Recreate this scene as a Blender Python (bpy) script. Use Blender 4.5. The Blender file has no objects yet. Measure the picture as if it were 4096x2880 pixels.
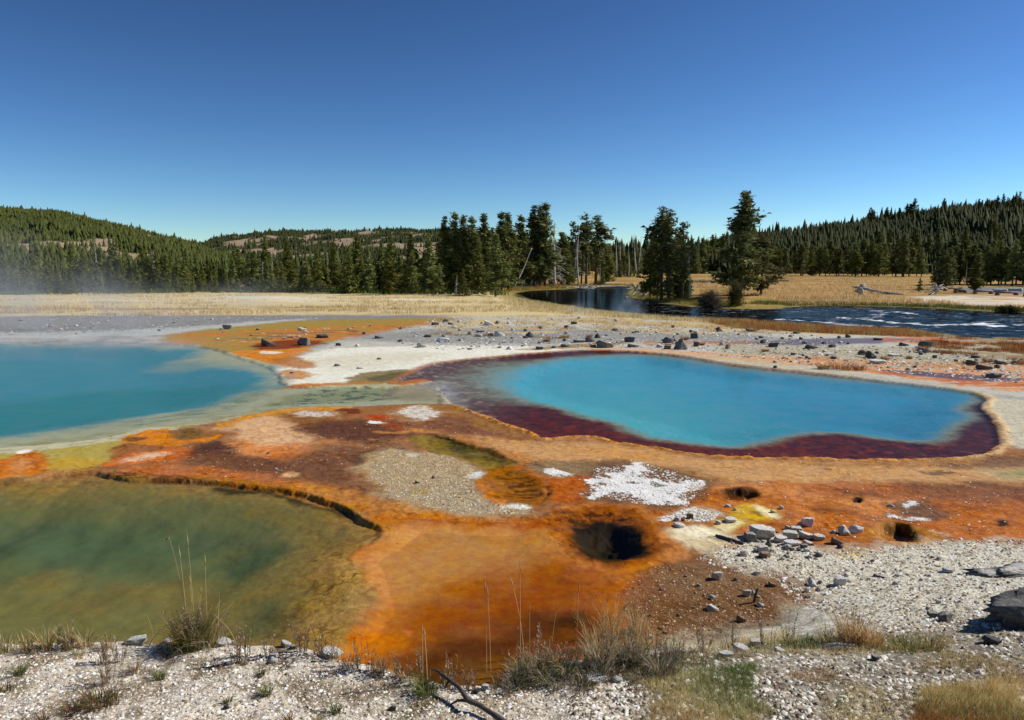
import bpy, math, random
import numpy as np
from mathutils import Vector, Matrix
random.seed(7)
rng = np.random.default_rng(11)
R = math.radians
scene = bpy.context.scene
COL = scene.collection

# ------------------------------------------------------------------ camera
CAM_H, PITCH, FOC = 4.5, R(7.27), 1701.0      # metres, radians, focal length in photo units (2295 wide)
cam_data = bpy.data.cameras.new('camera')
cam = bpy.data.objects.new('camera', cam_data)
COL.objects.link(cam)
cam_data.sensor_fit = 'HORIZONTAL'
cam_data.sensor_width = 36.0
cam_data.lens = 36.0 * FOC / 2295.0
cam_data.clip_start, cam_data.clip_end = 0.1, 9000.0
cam.location = (0, 0, CAM_H)
cam.rotation_euler = (R(90) - PITCH, 0, 0)
scene.camera = cam

# ------------------------------------------------------------------ light
SUN_EL, SUN_AZ = 37.0, 78.0                    # degrees; azimuth clockwise from +Y (view direction)
world = bpy.data.worlds.new('World')
scene.world = world
world.use_nodes = True
wn, wl = world.node_tree.nodes, world.node_tree.links
wn.clear()
sky = wn.new('ShaderNodeTexSky')
sky.sky_type = 'NISHITA'
sky.sun_disc = False
sky.sun_elevation = R(SUN_EL)
sky.sun_rotation = R(SUN_AZ)
sky.altitude = 2200
sky.air_density, sky.dust_density, sky.ozone_density = 1.0, 0.0, 5.0
wmul = wn.new('ShaderNodeMixRGB'); wmul.blend_type = 'MULTIPLY'; wmul.inputs[0].default_value = 1
wmul.inputs[2].default_value = (0.78, 0.96, 1.12, 1)
bg = wn.new('ShaderNodeBackground'); bg.inputs[1].default_value = 0.068
wo = wn.new('ShaderNodeOutputWorld')
# deep, high altitude blue: steeper fall from the horizon to the zenith, all round
wdiv = wn.new('ShaderNodeMixRGB'); wdiv.blend_type = 'MULTIPLY'; wdiv.inputs[0].default_value = 1; wdiv.inputs[2].default_value = (.125, .125, .125, 1)
wgam = wn.new('ShaderNodeGamma'); wgam.inputs[1].default_value = 1.6
wtint = wn.new('ShaderNodeMixRGB'); wtint.blend_type = 'MULTIPLY'; wtint.inputs[0].default_value = 1; wtint.inputs[2].default_value = (2.42 * 8, 1.68 * 8, 1.14 * 8, 1)
wl.new(sky.outputs[0], wmul.inputs[1]); wl.new(wmul.outputs[0], wdiv.inputs[1]); wl.new(wdiv.outputs[0], wgam.inputs[0])
wl.new(wgam.outputs[0], wtint.inputs[1]); wl.new(wtint.outputs[0], bg.inputs[0]); wl.new(bg.outputs[0], wo.inputs[0])

sun_data = bpy.data.lights.new('sun', 'SUN')
sun_data.energy = 4.2
sun_data.angle = R(0.5)
sun_data.color = (1.0, 0.96, 0.90)
sun = bpy.data.objects.new('sun', sun_data)
COL.objects.link(sun)
sd_ = Vector((math.sin(R(SUN_AZ)) * math.cos(R(SUN_EL)), math.cos(R(SUN_AZ)) * math.cos(R(SUN_EL)), math.sin(R(SUN_EL))))
sun.rotation_euler = sd_.to_track_quat('Z', 'Y').to_euler()
sun.location = (30, 10, 60)
vs = scene.view_settings
vs.view_transform, vs.look, vs.gamma, vs.use_curve_mapping, vs.exposure = 'Standard', 'None', 1.0, False, 0.42

# ------------------------------------------------------------------ helpers: colour, noise, projection
def lin(c):
    c = np.asarray(c, float) / 255.0
    return np.where(c <= 0.04045, c / 12.92, ((c + 0.055) / 1.055) ** 2.4)

_perm = np.random.default_rng(3).permutation(4096)
_ang = np.random.default_rng(4).random(4096) * 2 * np.pi
_gx, _gy = np.cos(_ang), np.sin(_ang)
def perlin(x, y, seed=0):
    xi = np.floor(x).astype(np.int64); yi = np.floor(y).astype(np.int64)
    xf = x - xi; yf = y - yi
    u = xf * xf * xf * (xf * (xf * 6 - 15) + 10); v = yf * yf * yf * (yf * (yf * 6 - 15) + 10)
    def g(ix, iy, dx, dy):
        h = _perm[(_perm[(ix + seed * 131) & 4095] + iy) & 4095]
        return _gx[h] * dx + _gy[h] * dy
    a = g(xi, yi, xf, yf); b = g(xi + 1, yi, xf - 1, yf)
    c = g(xi, yi + 1, xf, yf - 1); d = g(xi + 1, yi + 1, xf - 1, yf - 1)
    return ((a + u * (b - a)) * (1 - v) + (c + u * (d - c)) * v) * 1.5
def fbm(x, y, octv=4, seed=0, gain=0.5):
    s = 0; a = 1; t = 0
    for i in range(octv):
        s = s + a * perlin(x * 2 ** i + 17.3 * i, y * 2 ** i - 9.1 * i, seed + i)
        t += a; a *= gain
    return s / t
def sstep(a, b, x):
    t = np.clip((x - a) / (b - a), 0, 1)
    return t * t * (3 - 2 * t)

_c, _s = math.cos(PITCH), math.sin(PITCH)
def ray(px, py):
    rx, dn = px - 1147.5, py - 807.0
    return rx, FOC * _c - dn * _s, -FOC * _s - dn * _c
def unproj(px, py, z=0.0):                     # the point of a horizontal plane seen at a photo position
    rx, ry, rz = ray(np.asarray(px, float), np.asarray(py, float))
    t = (z - CAM_H) / np.minimum(rz, -1.0)
    return rx * t, ry * t

def chaikin(p, n=2):
    p = np.asarray(p, float)
    for _ in range(n):
        q = np.roll(p, -1, 0)
        p = np.stack([p * .75 + q * .25, p * .25 + q * .75], 1).reshape(-1, 2)
    return p
def sdf(x, y, poly, margin):
    """signed distance to a polygon (positive inside), -margin where far outside"""
    out = np.full(x.shape, -margin, float)
    lo, hi = poly.min(0) - margin, poly.max(0) + margin
    m = (x > lo[0]) & (x < hi[0]) & (y > lo[1]) & (y < hi[1])
    if not m.any():
        return out
    X, Y = x[m], y[m]
    d2 = np.full(X.shape, 1e18); ins = np.zeros(X.shape, bool)
    n = len(poly)
    for i in range(n):
        ax, ay = poly[i]; bx, by = poly[(i + 1) % n]
        ex, ey = bx - ax, by - ay
        wx, wy = X - ax, Y - ay
        t = np.clip((wx * ex + wy * ey) / (ex * ex + ey * ey + 1e-12), 0, 1)
        dx, dy = wx - t * ex, wy - t * ey
        d2 = np.minimum(d2, dx * dx + dy * dy)
        c = ((ay > Y) != (by > Y))
        if abs(ey) > 1e-12:
            ins ^= c & (X < ax + (Y - ay) * ex / ey)
    d = np.sqrt(d2)
    out[m] = np.maximum(np.where(ins, d, -d), -margin)
    return out

# ------------------------------------------------------------------ the lie of the land (photo outlines unprojected to world metres)
def wpoly(pts, z=0.0, n=2):
    p = np.asarray(pts, float)
    x, y = unproj(p[:, 0], p[:, 1], z)
    return chaikin(np.stack([x, y], 1), n)

POOL_A = [(-700,770),(-300,767),(0,764),(150,761),(300,764),(400,771),(480,778),(520,792),(560,806),(610,820),(638,842),(634,860),(700,866),(760,864),(800,866),(870,866),(930,858),(985,850),(1010,905),(940,905),(880,908),(800,912),(730,912),(660,914),(600,922),(540,932),(470,945),(400,952),(330,957),(290,968),(240,983),(180,990),(60,1000),(0,1006),(-200,1030),(-700,1090)]
POOL_B = [(958,850),(925,850),(880,862),(885,848),(925,832),(965,814),(1030,806),(1100,800),(1200,790),(1300,784),(1400,785),(1500,793),(1560,801),(1620,813),(1700,823),(1800,833),(1900,843),(2000,855),(2100,866),(2165,875),(2210,886),(2218,900),(2200,912),(2228,935),(2242,965),(2248,990),(2232,1012),(2200,1022),(2120,1028),(2000,1031),(1900,1031),(1800,1026),(1700,1026),(1600,1023),(1535,1016),(1480,1004),(1420,998),(1370,990),(1345,980),(1300,976),(1260,980),(1212,986),(1200,974),(1170,960),(1130,951),(1080,930),(1030,912),(1000,903),(985,885),(975,865)]
TURQ = [(1090,858),(1120,832),(1180,815),(1300,800),(1450,797),(1540,806),(1620,822),(1700,832),(1800,843),(1900,852),(2000,862),(2100,872),(2180,884),(2200,900),(2150,918),(2195,935),(2150,955),(2130,975),(2120,992),(2060,996),(2000,990),(1920,978),(1850,973),(1790,978),(1750,990),(1700,1000),(1640,1008),(1570,1002),(1500,992),(1440,984),(1400,967),(1370,950),(1300,938),(1250,918),(1180,905),(1130,885)]
POOL_D = [(-600,1120),(-200,1095),(0,1078),(60,1073),(120,1062),(222,1052),(278,1068),(340,1072),(417,1071),(528,1080),(600,1088),(650,1097),(690,1102),(729,1118),(785,1134),(800,1152),(850,1175),(870,1200),(830,1226),(790,1245),(800,1262),(830,1285),(845,1340),(830,1375),(800,1410),(750,1440),(700,1480),(500,1520),(0,1560),(-600,1600)]
HOLE_F = [(1270,1188),(1320,1172),(1361,1168),(1417,1174),(1443,1188),(1456,1215),(1448,1245),(1410,1257),(1361,1260),(1316,1250),(1300,1235),(1275,1212)]
HOLE_F2 = [(1215,1155),(1250,1140),(1308,1132),(1421,1136),(1458,1159),(1470,1190),(1475,1225),(1460,1250),(1400,1262),(1340,1262),(1290,1245),(1250,1205),(1225,1180)]
POOL_G1 = [(930,975),(985,970),(1040,990),(1080,1000),(1120,1012),(1155,1034),(1148,1046),(1100,1056),(1050,1040),(990,1020),(930,1002)]
POOL_G2 = [(1100,1045),(1150,1045),(1185,1058),(1220,1076),(1242,1096),(1236,1122),(1207,1138),(1165,1128),(1110,1115),(1075,1100),(1072,1075)]
HOLE_H = [(1210,1085),(1236,1090),(1240,1105),(1232,1124),(1205,1135),(1200,1118),(1215,1105)]
HOLES = [  # small dark vents: outline, depth
    ([(1598,1098),(1640,1092),(1690,1095),(1712,1108),(1700,1119),(1650,1122),(1615,1116)], .35),
    ([(1905,1116),(1925,1113),(1940,1117),(1935,1126),(1915,1128),(1904,1123)], .35),
    ([(1950,1178),(1975,1170),(2020,1170),(2050,1182),(2065,1205),(2058,1220),(2020,1216),(1975,1212),(1948,1196)], .55),
    ([(2232,1168),(2250,1166),(2268,1172),(2262,1180),(2240,1178)], .25)]
BASIN_E = [(870,1190),(900,1168),(1000,1166),(1100,1172),(1200,1172),(1250,1200),(1290,1262),(1390,1275),(1440,1275),(1380,1320),(1370,1370),(1420,1400),(1380,1470),(1200,1600),(1080,1620),(900,1620),(680,1560),(640,1480),(740,1420),(790,1350),(780,1290),(760,1250),(800,1225)]
RIVER = [(1160,662),(1200,672),(1260,681),(1330,692),(1400,700),(1480,708),(1560,713),(1650,717),(1750,722),(1850,730),(1950,735),(2030,736),(2080,741),(2120,750),(2180,756),(2295,756),(2600,770),(3000,790),(3000,712),(2600,706),(2295,703),(2200,699),(2100,692),(1960,688),(1850,686),(1765,689),(1755,694),(1650,693),(1600,691),(1540,688),(1480,681),(1400,670),(1393,654),(1420,645),(1400,643),(1330,645),(1250,650),(1180,652)]
BROOK = [(1530,630),(1590,628),(1640,628),(1700,628),(1760,627),(1760,632),(1700,633),(1640,636),(1580,637),(1530,636)]
W_Z, RIV_Z = -0.035, -0.5
wA, wB, wTQ, wD = wpoly(POOL_A), wpoly(POOL_B), wpoly(TURQ, -.12), wpoly(POOL_D)
wF, wF2, wG1, wG2, wH, wE = [wpoly(p) for p in (HOLE_F, HOLE_F2, POOL_G1, POOL_G2, HOLE_H, BASIN_E)]
wHoles = [(wpoly(p), d) for p, d in HOLES]
wR, wBr = wpoly(RIVER, RIV_Z), wpoly(BROOK, RIV_Z)

# foreground bank: crest line (on z = BANK) and foot line (on z = 0), per photo column
BANK = 1.25
_cr = [(-900,1462),(-400,1458),(0,1452),(100,1447),(170,1438),(300,1434),(420,1440),(520,1450),(600,1455),(700,1462),(740,1475),(800,1490),(880,1506),(940,1522),(1000,1532),(1080,1537),(1130,1530),(1180,1508),(1250,1484),(1350,1474)]
cx, cy = unproj([p[0] for p in _cr], [p[1] for p in _cr], BANK)
_ft = [(1480,1425),(1600,1400),(1750,1350),(1850,1300),(2000,1262),(2150,1240),(2295,1225),(2700,1215),(3300,1210)]
fx, fy = unproj([p[0] for p in _ft], [p[1] for p in _ft], 0)
CR_U = np.concatenate([cx / cy, [0.20, 0.30, 0.42, 0.55, 0.68, 1.2]])
CR_Y = np.concatenate([cy, [5.75, 5.5, 5.2, 5.0, 4.9, 4.8]])
FT_U = np.concatenate([cx / cy, fx / fy])
FT_Y = np.concatenate([cy + 0.42, fy])
o_ = np.argsort(FT_U); FT_U, FT_Y = FT_U[o_], FT_Y[o_]
o_ = np.argsort(CR_U); CR_U, CR_Y = CR_U[o_], CR_Y[o_]

def WOB(x, y):                                 # scalloped shore lines
    return 0.10 * fbm(x * 1.3, y * 1.3, 3, 21) + .11 * np.abs(fbm(x * 3.2, y * 3.2, 4, 25, .6)) - .03
TAN = [(1050,975),(1130,985),(1215,992),(1345,990),(1480,1008),(1600,1028),(2000,1038),(2240,1042),(2700,1050),(2700,1090),(2100,1084),(1800,1088),(1600,1078),(1500,1052),(1300,1036),(1200,1035),(1150,1010)]
wTan = wpoly(TAN)
def smooth_zone(x, y): return sstep(-.1, .5, sdf(x, y, wTan, 1.5))
def pool(d, w, lip):                           # 0 outside, 1 at w metres inside the outline
    return sstep(0, w, d)
def height(x, y, fine=True):
    """height of the ground; numpy arrays in and out"""
    z = np.zeros(x.shape)
    n1 = fbm(x * .8, y * .8, 3, 1); n2 = fbm(x * 3.1, y * 3.1, 3, 5)
    z += 0.02 * np.abs(n1) + 0.006 * n2
    far = sstep(25, 60, y)
    z += far * (0.05 * np.abs(fbm(x * .3, y * .3, 3, 8)))
    # pools A and B, with shallow shelves and a deep basin
    wob = WOB(x, y)
    dA = sdf(x, y, wA, 4) + wob * 1.5
    z = z * (1 - sstep(.3, .8, dA)) - sstep(0, .25, dA) * (.075 + .02 * n2 * (1 - sstep(.3, .8, dA))) - sstep(.3, 5, dA) * 0.30
    dB = sdf(x, y, wB, 3) + wob
    ridge = np.exp(-((dB + .10) / .09) ** 2) * (.045 + .05 * n2) * sstep(30, 24, y) * sstep(-.2, -1.2, dA)
    z = np.where(dB > 0, np.minimum(z, .02), z) + ridge
    dT0 = sdf(x, y, wTQ, 3) + wob * 1.6
    calm = 1 - sstep(-.3, .5, dT0)
    z = np.where(dB > .25, z * calm, z)
    z = z - sstep(0, .22, dB) * (.085 + .03 * n2 * calm)
    z -= sstep(-.1, 2.2, dT0) * .22
    # green pool, lumpy bed
    dD = sdf(x, y, wD, 3) + wob * .8
    lump = fbm(x * .9, y * .9, 3, 33, .4)
    rt_ = sstep(-3.6, -2.0, x) * sstep(13.2, 11.6, y)
    z = np.where(dD > 0, np.minimum(z, .01), z)
    z = z - (sstep(0, .12, dD) * (1 - rt_) + sstep(0, 1.3, dD) * rt_) * .10 - sstep(.1, 2.8, dD) * (.30 + .09 * lump) - sstep(0, .3, dD) * .02 * np.abs(n2) * sstep(2, .5, dD)
    # orange basin and the holes
    dE = sdf(x, y, wE, 2) + wob * .5
    z = np.where(dE > 0, np.minimum(z, .01), z) - sstep(0, .8, dE) * (.065 + .008 * n2)
    for p, w1, dep, a in ((wF2, .8, .12, .9), (wF, .55, .24, 1.2), (wG1, .35, .07, .9), (wG2, .6, .06, 1.), (wH, .25, .12, .9)):
        d = sdf(x, y, p, 2) + wob * a
        z = z - sstep(0, w1, d) * dep * (1 + .35 * n2)
    for p, dep in wHoles:
        z = z - sstep(0, .22, sdf(x, y, p, 1) + wob * 1.1) * dep * .4
    # river
    dR = sdf(x, y, wR, 12)
    z = np.where(dR > -9, z * (1 - sstep(-9, 0, dR)) + RIV_Z * sstep(-9, 0, dR) + .05 * sstep(-9, -5, dR) * n1, z)
    z -= sstep(0, 3, dR) * .8
    dBr = sdf(x, y, wBr, 12)
    z += (RIV_Z + .02) * sstep(-11, -2, dBr) * (dR < -3); z -= sstep(-2, 4, dBr) * .5
    # brittle crust: low ridges and terraces over the mats
    rdg = 1 - np.abs(fbm(x * 1.5, y * 1.5, 4, 61, .6)) * 4
    z = z + np.clip(rdg, 0, 1) ** 2 * .014 * sstep(26, 20, y) * (1 - .85 * sstep(-.2, .5, dE)) * (1 - .8 * smooth_zone(x, y)) * (dB < -.2) * (dD < -.1) * (dA < -.3)
    # bank in the foreground
    yy = np.maximum(y, .3)
    u = np.clip(x / yy, -1.4, 1.4)
    yc, yf = np.interp(u, CR_U, CR_Y), np.interp(u, FT_U, FT_Y)
    wobb = .10 * fbm(x * 1.7, y * 1.7, 4, 44)
    s = sstep(0, 1, (yf + wobb - y) / (yf - yc))
    s = np.where(y < .3, 1, s)
    z = z * (1 - s) + s * (BANK + .05 * n1 + .018 * n2) + .10 * s * sstep(yc, yc - 3, y)
    if fine:
        near = sstep(16, 10, y)
        g = fbm(x * 14, y * 14, 2, 51)
        z += near * (.35 + .65 * s) * .007 * g
    return z
_uu = np.linspace(-.80, .80, 520); _yy = np.geomspace(2.2, 200, 640)
_U, _Y = np.meshgrid(_uu, _yy)
_HG = height((_U * _Y).ravel(), _Y.ravel(), True).reshape(_U.shape)
def h_fast(x, y):
    iu = np.clip((x / y + .80) / 1.6 * 519, 0, 518.999); iy = np.clip(np.log(y / 2.2) / np.log(200 / 2.2) * 639, 0, 638.999)
    a, b = iu.astype(int), iy.astype(int); fa, fb = iu - a, iy - b
    return ((_HG[b, a] * (1 - fa) + _HG[b, a + 1] * fa) * (1 - fb) + (_HG[b + 1, a] * (1 - fa) + _HG[b + 1, a + 1] * fa) * fb) * (y < 199)
def hit(px, py):
    """where the view lines through photo positions meet the ground"""
    px = np.atleast_1d(np.asarray(px, float)); py = np.atleast_1d(np.asarray(py, float))
    rx, ry, rz = ray(px, np.maximum(py, 593.0))
    lo = (BANK + .3 - CAM_H) / rz; hi = (-1.4 - CAM_H) / rz
    t = lo.copy(); done = np.zeros(len(lo), bool); st = (hi / lo) ** (1 / 110)
    res = hi.copy()
    for _ in range(110):
        h = h_fast(rx * t, ry * t); bl = (CAM_H + rz * t < h) & ~done
        res[bl] = t[bl]; done |= bl; t = t * st
    a, b = res / st, res
    for _ in range(8):
        m = (a + b) / 2; bl = CAM_H + rz * m < h_fast(rx * m, ry * m); b = np.where(bl, m, b); a = np.where(bl, a, m)
    return rx * b, ry * b, h_fast(rx * b, ry * b)
hit_fast = hit
def at(px, py):
    x, y, z = hit(px, py)
    return float(x[0]), float(y[0]), float(z[0])

# ------------------------------------------------------------------ helpers: meshes, materials, tagging
def mesh_np(name, verts, faces=None, quads=None, mats=(), smooth=False, cols=None, extra=None):
    me = bpy.data.meshes.new(name)
    verts = np.asarray(verts, np.float32)
    me.vertices.add(len(verts)); me.vertices.foreach_set('co', verts.ravel())
    idx, st, off = [], [], 0
    if faces is not None and len(faces):
        f = np.asarray(faces, np.int32); idx.append(f.ravel()); st.append(np.arange(len(f)) * 3); off = f.size
    if quads is not None and len(quads):
        q = np.asarray(quads, np.int32); idx.append(q.ravel()); st.append(off + np.arange(len(q)) * 4)
    idx = np.concatenate(idx); st = np.concatenate(st)
    me.loops.add(len(idx)); me.loops.foreach_set('vertex_index', idx.astype(np.int32))
    me.polygons.add(len(st)); me.polygons.foreach_set('loop_start', st.astype(np.int32))
    if smooth:
        me.polygons.foreach_set('use_smooth', np.ones(len(st), bool))
    for nm, c in ((('Col', cols),) if cols is not None else ()) + tuple(extra or ()):
        a = me.color_attributes.new(nm, 'FLOAT_COLOR', 'POINT')
        c4 = np.ones((len(verts), 4), np.float32); c4[:, :c.shape[1]] = c
        a.data.foreach_set('color', c4.ravel())
    for m in mats:
        me.materials.append(m)
    me.update(calc_edges=True)
    return me
def link(name, me, parent=None, loc=None):
    o = bpy.data.objects.new(name, me)
    COL.objects.link(o)
    if parent is not None: o.parent = parent
    if loc is not None: o.location = loc
    return o
def tag(o, label=None, cat=None, group=None, kind=None):
    if label: o['label'] = label
    if cat: o['category'] = cat
    if group: o['group'] = group
    if kind: o['kind'] = kind
    return o
def empty(name, loc, rz=0, scale=1):
    o = bpy.data.objects.new(name, None); COL.objects.link(o)
    o.empty_display_size = .2
    o.location = loc; o.rotation_euler = (0, 0, rz); o.scale = (scale,) * 3 if np.isscalar(scale) else scale
    return o

class NT:
    """small node-tree writer"""
    def __init__(s, name):
        s.m = bpy.data.materials.new(name); s.m.use_nodes = True
        s.t = s.m.node_tree; s.t.nodes.clear()
        s.out = s.t.nodes.new('ShaderNodeOutputMaterial')
    def n(s, typ, ins=None, **kw):
        nd = s.t.nodes.new(typ)
        for k, v in kw.items(): setattr(nd, k, v)
        for k, v in (ins or {}).items():
            if isinstance(v, bpy.types.NodeSocket): s.t.links.new(v, nd.inputs[k])
            else: nd.inputs[k].default_value = v
        return nd
    def noise(s, vec, scale, detail=3, rough=.55, dist=0):
        nd = s.n('ShaderNodeTexNoise', {'Scale': scale, 'Detail': detail, 'Roughness': rough, 'Distortion': dist})
        if vec is not None: s.t.links.new(vec, nd.inputs['Vector'])
        return nd.outputs[0]
    def ramp(s, f, stops, interp='LINEAR'):
        nd = s.n('ShaderNodeValToRGB', {0: f}); cr = nd.color_ramp; cr.interpolation = interp
        while len(cr.elements) < len(stops): cr.elements.new(.5)
        for e, (p, c) in zip(cr.elements, stops):
            e.position = p; e.color = c if len(c) == 4 else (*c, 1)
        return nd.outputs[0]
    def mr(s, f, a, b, c=0., d=1.):
        return s.n('ShaderNodeMapRange', {0: f, 1: a, 2: b, 3: c, 4: d}).outputs[0]
    def mix(s, f, a, b, bt='MIX'):
        nd = s.n('ShaderNodeMixRGB', {0: f, 1: a, 2: b}); nd.blend_type = bt
        return nd.outputs[0]
    def math(s, op, a, b=0., c=0.):
        return s.n('ShaderNodeMath', {0: a, 1: b, 2: c}, operation=op).outputs[0]
    def bsdf(s, col, rough=.8, spec=.3, normal=None, **kw):
        ins = {'Base Color': col, 'Roughness': rough, 'Specular IOR Level': spec}
        if normal is not None: ins['Normal'] = normal
        ins.update(kw)
        b = s.n('ShaderNodeBsdfPrincipled', ins)
        return b.outputs[0]
    def bump(s, h, strength=.5, dist=.02):
        return s.n('ShaderNodeBump', {'Height': h, 'Strength': strength, 'Distance': dist}).outputs[0]
    def done(s, sh):
        s.t.links.new(sh, s.out.inputs[0]); return s.m

# ------------------------------------------------------------------ colours of the ground (mineral crusts and mats, outlines traced on the ground)
FEATS = []
MATK = np.array([1.0, 1.0, .90])
def F(pts, rgb, soft=.15, amp=.25, freq=1.2, a=1., crust=None, wet=None, grav=None, mot=None, n=2):
    FEATS.append(dict(pts=pts, rgb=lin(rgb) * MATK, soft=soft, amp=amp, freq=freq, a=a, crust=crust, wet=wet, grav=grav, mot=mot, n=n, seed=len(FEATS) * 3 + 60))
# far and middle distance
F([(-1500,648),(1150,655),(1160,665),(1250,690),(1500,712),(1700,728),(1560,722),(1250,712),(1000,706),(700,704),(500,707),(300,706),(0,711),(-1500,716)], (208,188,146), 2.5, 2.5, .2)
F([(-1500,665),(0,668),(400,662),(800,665),(1100,672),(900,678),(500,674),(200,676),(-1500,680)], (222,214,198), 2, 4, .1, a=.85, mot=(.05,.35,-.12,.12))
F([(-1500,690),(0,692),(300,690),(700,684),(1000,690),(700,700),(300,702),(-1500,708)], (150,124,88), 2, 4, .15, a=.8, mot=(.06,.3,-.15,.12))
F([(-1500,700),(300,696),(900,700),(600,706),(0,708)], (216,212,202), 1.5, 3, .2, a=.6, mot=(.07,.5,.12,.25))
F([(-1500,713),(0,710),(250,706),(500,708),(900,706),(1010,711),(900,716),(650,718),(560,728),(420,742),(300,752),(0,758),(-1500,766)], (132,130,130), .8, 1.2, .3, grav=.5)
F([(-1500,748),(0,745),(200,742),(420,734),(560,722),(700,714),(640,722),(430,745),(300,754),(0,760),(-1500,768)], (186,188,190), .8, 1, .3, a=.8)
F([(600,850),(620,835),(680,795),(740,768),(830,752),(900,738),(1000,720),(1100,708),(1250,708),(1450,716),(1700,733),(1900,748),(2100,760),(2700,785),(2700,930),(2260,890),(2200,885),(2100,862),(1900,840),(1600,808),(1300,783),(1100,798),(960,812),(900,838),(770,860),(650,870)], (186,183,176), .5, .6, .5, grav=.5)
F([(730,765),(850,746),(960,735),(1300,736),(1700,748),(1760,762),(1650,768),(1300,766),(1250,773),(1100,771),(960,768),(850,765)], (142,141,142), 1.2, 1.2, .4, a=.9, grav=.8)
F([(608,840),(660,801),(740,780),(900,776),(1100,775),(1250,777),(1295,783),(1100,797),(965,811),(900,836),(860,842),(770,860),(640,869),(655,850)], (226,222,212), .35, .35, .9, grav=.25, crust=.35)
F([(700,800),(850,790),(1000,790),(950,805),(860,822),(740,835)], (206,198,180), .8, .7, .5, a=.7)
F([(990,714),(1250,706),(1700,735),(2000,752),(1750,750),(1400,745),(1150,748),(960,742)], (202,172,116), .6, 1.5, .4, a=.85, mot=(.25,.6,-.02,.12))
F([(1250,711),(1500,719),(1700,733),(1950,746),(2100,748),(2120,755),(1950,752),(1700,744),(1500,731),(1250,722)], (190,160,104), .6, 1.5, .4, a=.8, mot=(.2,.4,-.2,.1))
F([(1600,712),(1680,716),(1800,722),(1950,732),(2050,738),(2120,750),(2100,758),(1950,750),(1800,745),(1650,735),(1560,724)], (168,122,66), .8, 1.2, .4, a=.95)
F([(1150,662),(1300,690),(1500,710),(1700,720),(1500,716),(1300,700),(1130,680)], (160,138,72), 1.5, 1, .3, a=.8)
# right hand rocky flat behind the pool
F([(1600,770),(1900,776),(2150,780),(2700,800),(2700,900),(2295,860),(2100,840),(1900,830),(1700,812),(1600,800)], (176,168,148), .8, 1, .5, grav=.8)
F([(1980,772),(2150,765),(2700,785),(2700,850),(2400,830),(2200,800),(2060,790)], (142,112,72), .8, 1.2, .5, a=.8, mot=(.3,.7,-.15,.2), grav=.8)
F([(2000,742),(2200,752),(2700,770),(2700,800),(2295,785),(2130,770),(2060,756)], (150,118,70), .8, 1.2, .5, a=.85, mot=(.3,.7,-.3,.1))
F([(1760,762),(1900,757),(1980,757),(2080,760),(2000,768),(1900,772),(1780,775),(1680,772),(1560,764),(1640,766)], (110,106,122), .5, .6, .5, wet=.9, grav=0)
F([(1950,757),(2050,753),(2150,759),(2200,768),(2100,770),(2000,767)], (196,112,62), .5, .7, .6, a=.9, mot=(.4,1.2,-.3,.05), wet=.5)
F([(1420,766),(1500,763),(1700,766),(1760,770),(1600,776),(1450,774)], (176,120,84), .4, .5, .6, a=.8, mot=(.4,1.2,-.3,.1))
F([(1140,784),(1200,779),(1300,770),(1420,766),(1380,775),(1280,780),(1200,785)], (150,124,80), .25, .3, .8, a=.9, wet=.8)
F([(1290,784),(1350,776),(1500,785),(1600,790),(1800,802),(1900,812),(1850,822),(1700,812),(1620,806),(1500,792)], (214,158,112), .35, .5, .8, a=.9, mot=(.6,1.8,-.35,.1), grav=.2)
F([(1700,800),(1850,798),(1930,806),(2100,812),(2295,815),(2700,830),(2700,895),(2295,880),(2200,872),(2130,858),(2050,850),(1930,832),(1800,818)], (206,146,100), .5, .6, .7, a=.95, mot=(.5,1.4,-.35,.05), grav=.2)
F([(1930,832),(2050,832),(2200,842),(2700,860),(2700,900),(2295,880),(2200,870),(2050,848)], (184,100,58), .4, .5, .9, a=.9, mot=(.6,2,-.15,.1), wet=.5)
F([(1960,828),(2050,832),(2180,840),(2300,850),(2300,858),(2150,852),(2050,843)], (96,80,98), .3, .4, .9, a=.95, wet=.95, grav=0)
F([(1500,792),(1620,812),(1900,842),(2100,864),(2200,884),(2240,892),(2700,930),(2700,1015),(2260,1010),(2250,960),(2225,905),(2150,868),(2000,851),(1800,826),(1640,806),(1560,797)], (186,180,160), .3, .4, .9, grav=.8, crust=.15)
F([(2215,888),(2300,900),(2700,925),(2700,1010),(2290,1005),(2262,1000),(2250,940)], (192,184,166), .4, .4, .9, grav=1, crust=.25)
# left stream
F([(420,770),(330,760),(430,742),(560,728),(650,719),(900,713),(1060,712),(960,724),(860,742),(790,752),(740,765),(690,778),(650,795),(620,818),(560,812),(500,798),(480,785)], (158,132,72), .5, .6, .5, wet=.85, grav=.15)
F([(300,758),(430,748),(640,735),(860,728),(1000,716),(900,740),(740,762),(600,775),(450,775)], (192,118,66), .4, .8, .4, a=.95, mot=(.14,1.0,-.05,.08), wet=.8)
F([(430,760),(640,742),(860,733),(940,724),(900,740),(740,762),(600,770)], (112,80,78), .3, .8, .4, a=.9, mot=(.12,1.2,.08,.2), wet=.9)
F([(430,756),(700,738),(900,722),(700,752),(560,770)], (222,196,160), .3, .6, .5, a=.7, mot=(.5,1.8,.24,.3))
F([(560,778),(600,764),(700,760),(740,764),(690,776),(640,783),(580,786)], (124,58,38), .35, .5, .6, a=.95, wet=1)
F([(485,796),(560,784),(640,784),(705,776),(660,797),(622,818),(560,808)], (204,128,58), .3, .4, 1.0, a=.97, wet=.3, grav=.6)
F([(580,786),(640,788),(620,794),(585,792)], (226,220,210), .15, .3, 1.2, a=.9)
F([(600,806),(660,798),(720,812),(690,826),(640,826)], (172,112,62), .3, .3, 1.2, a=.9)
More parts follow.
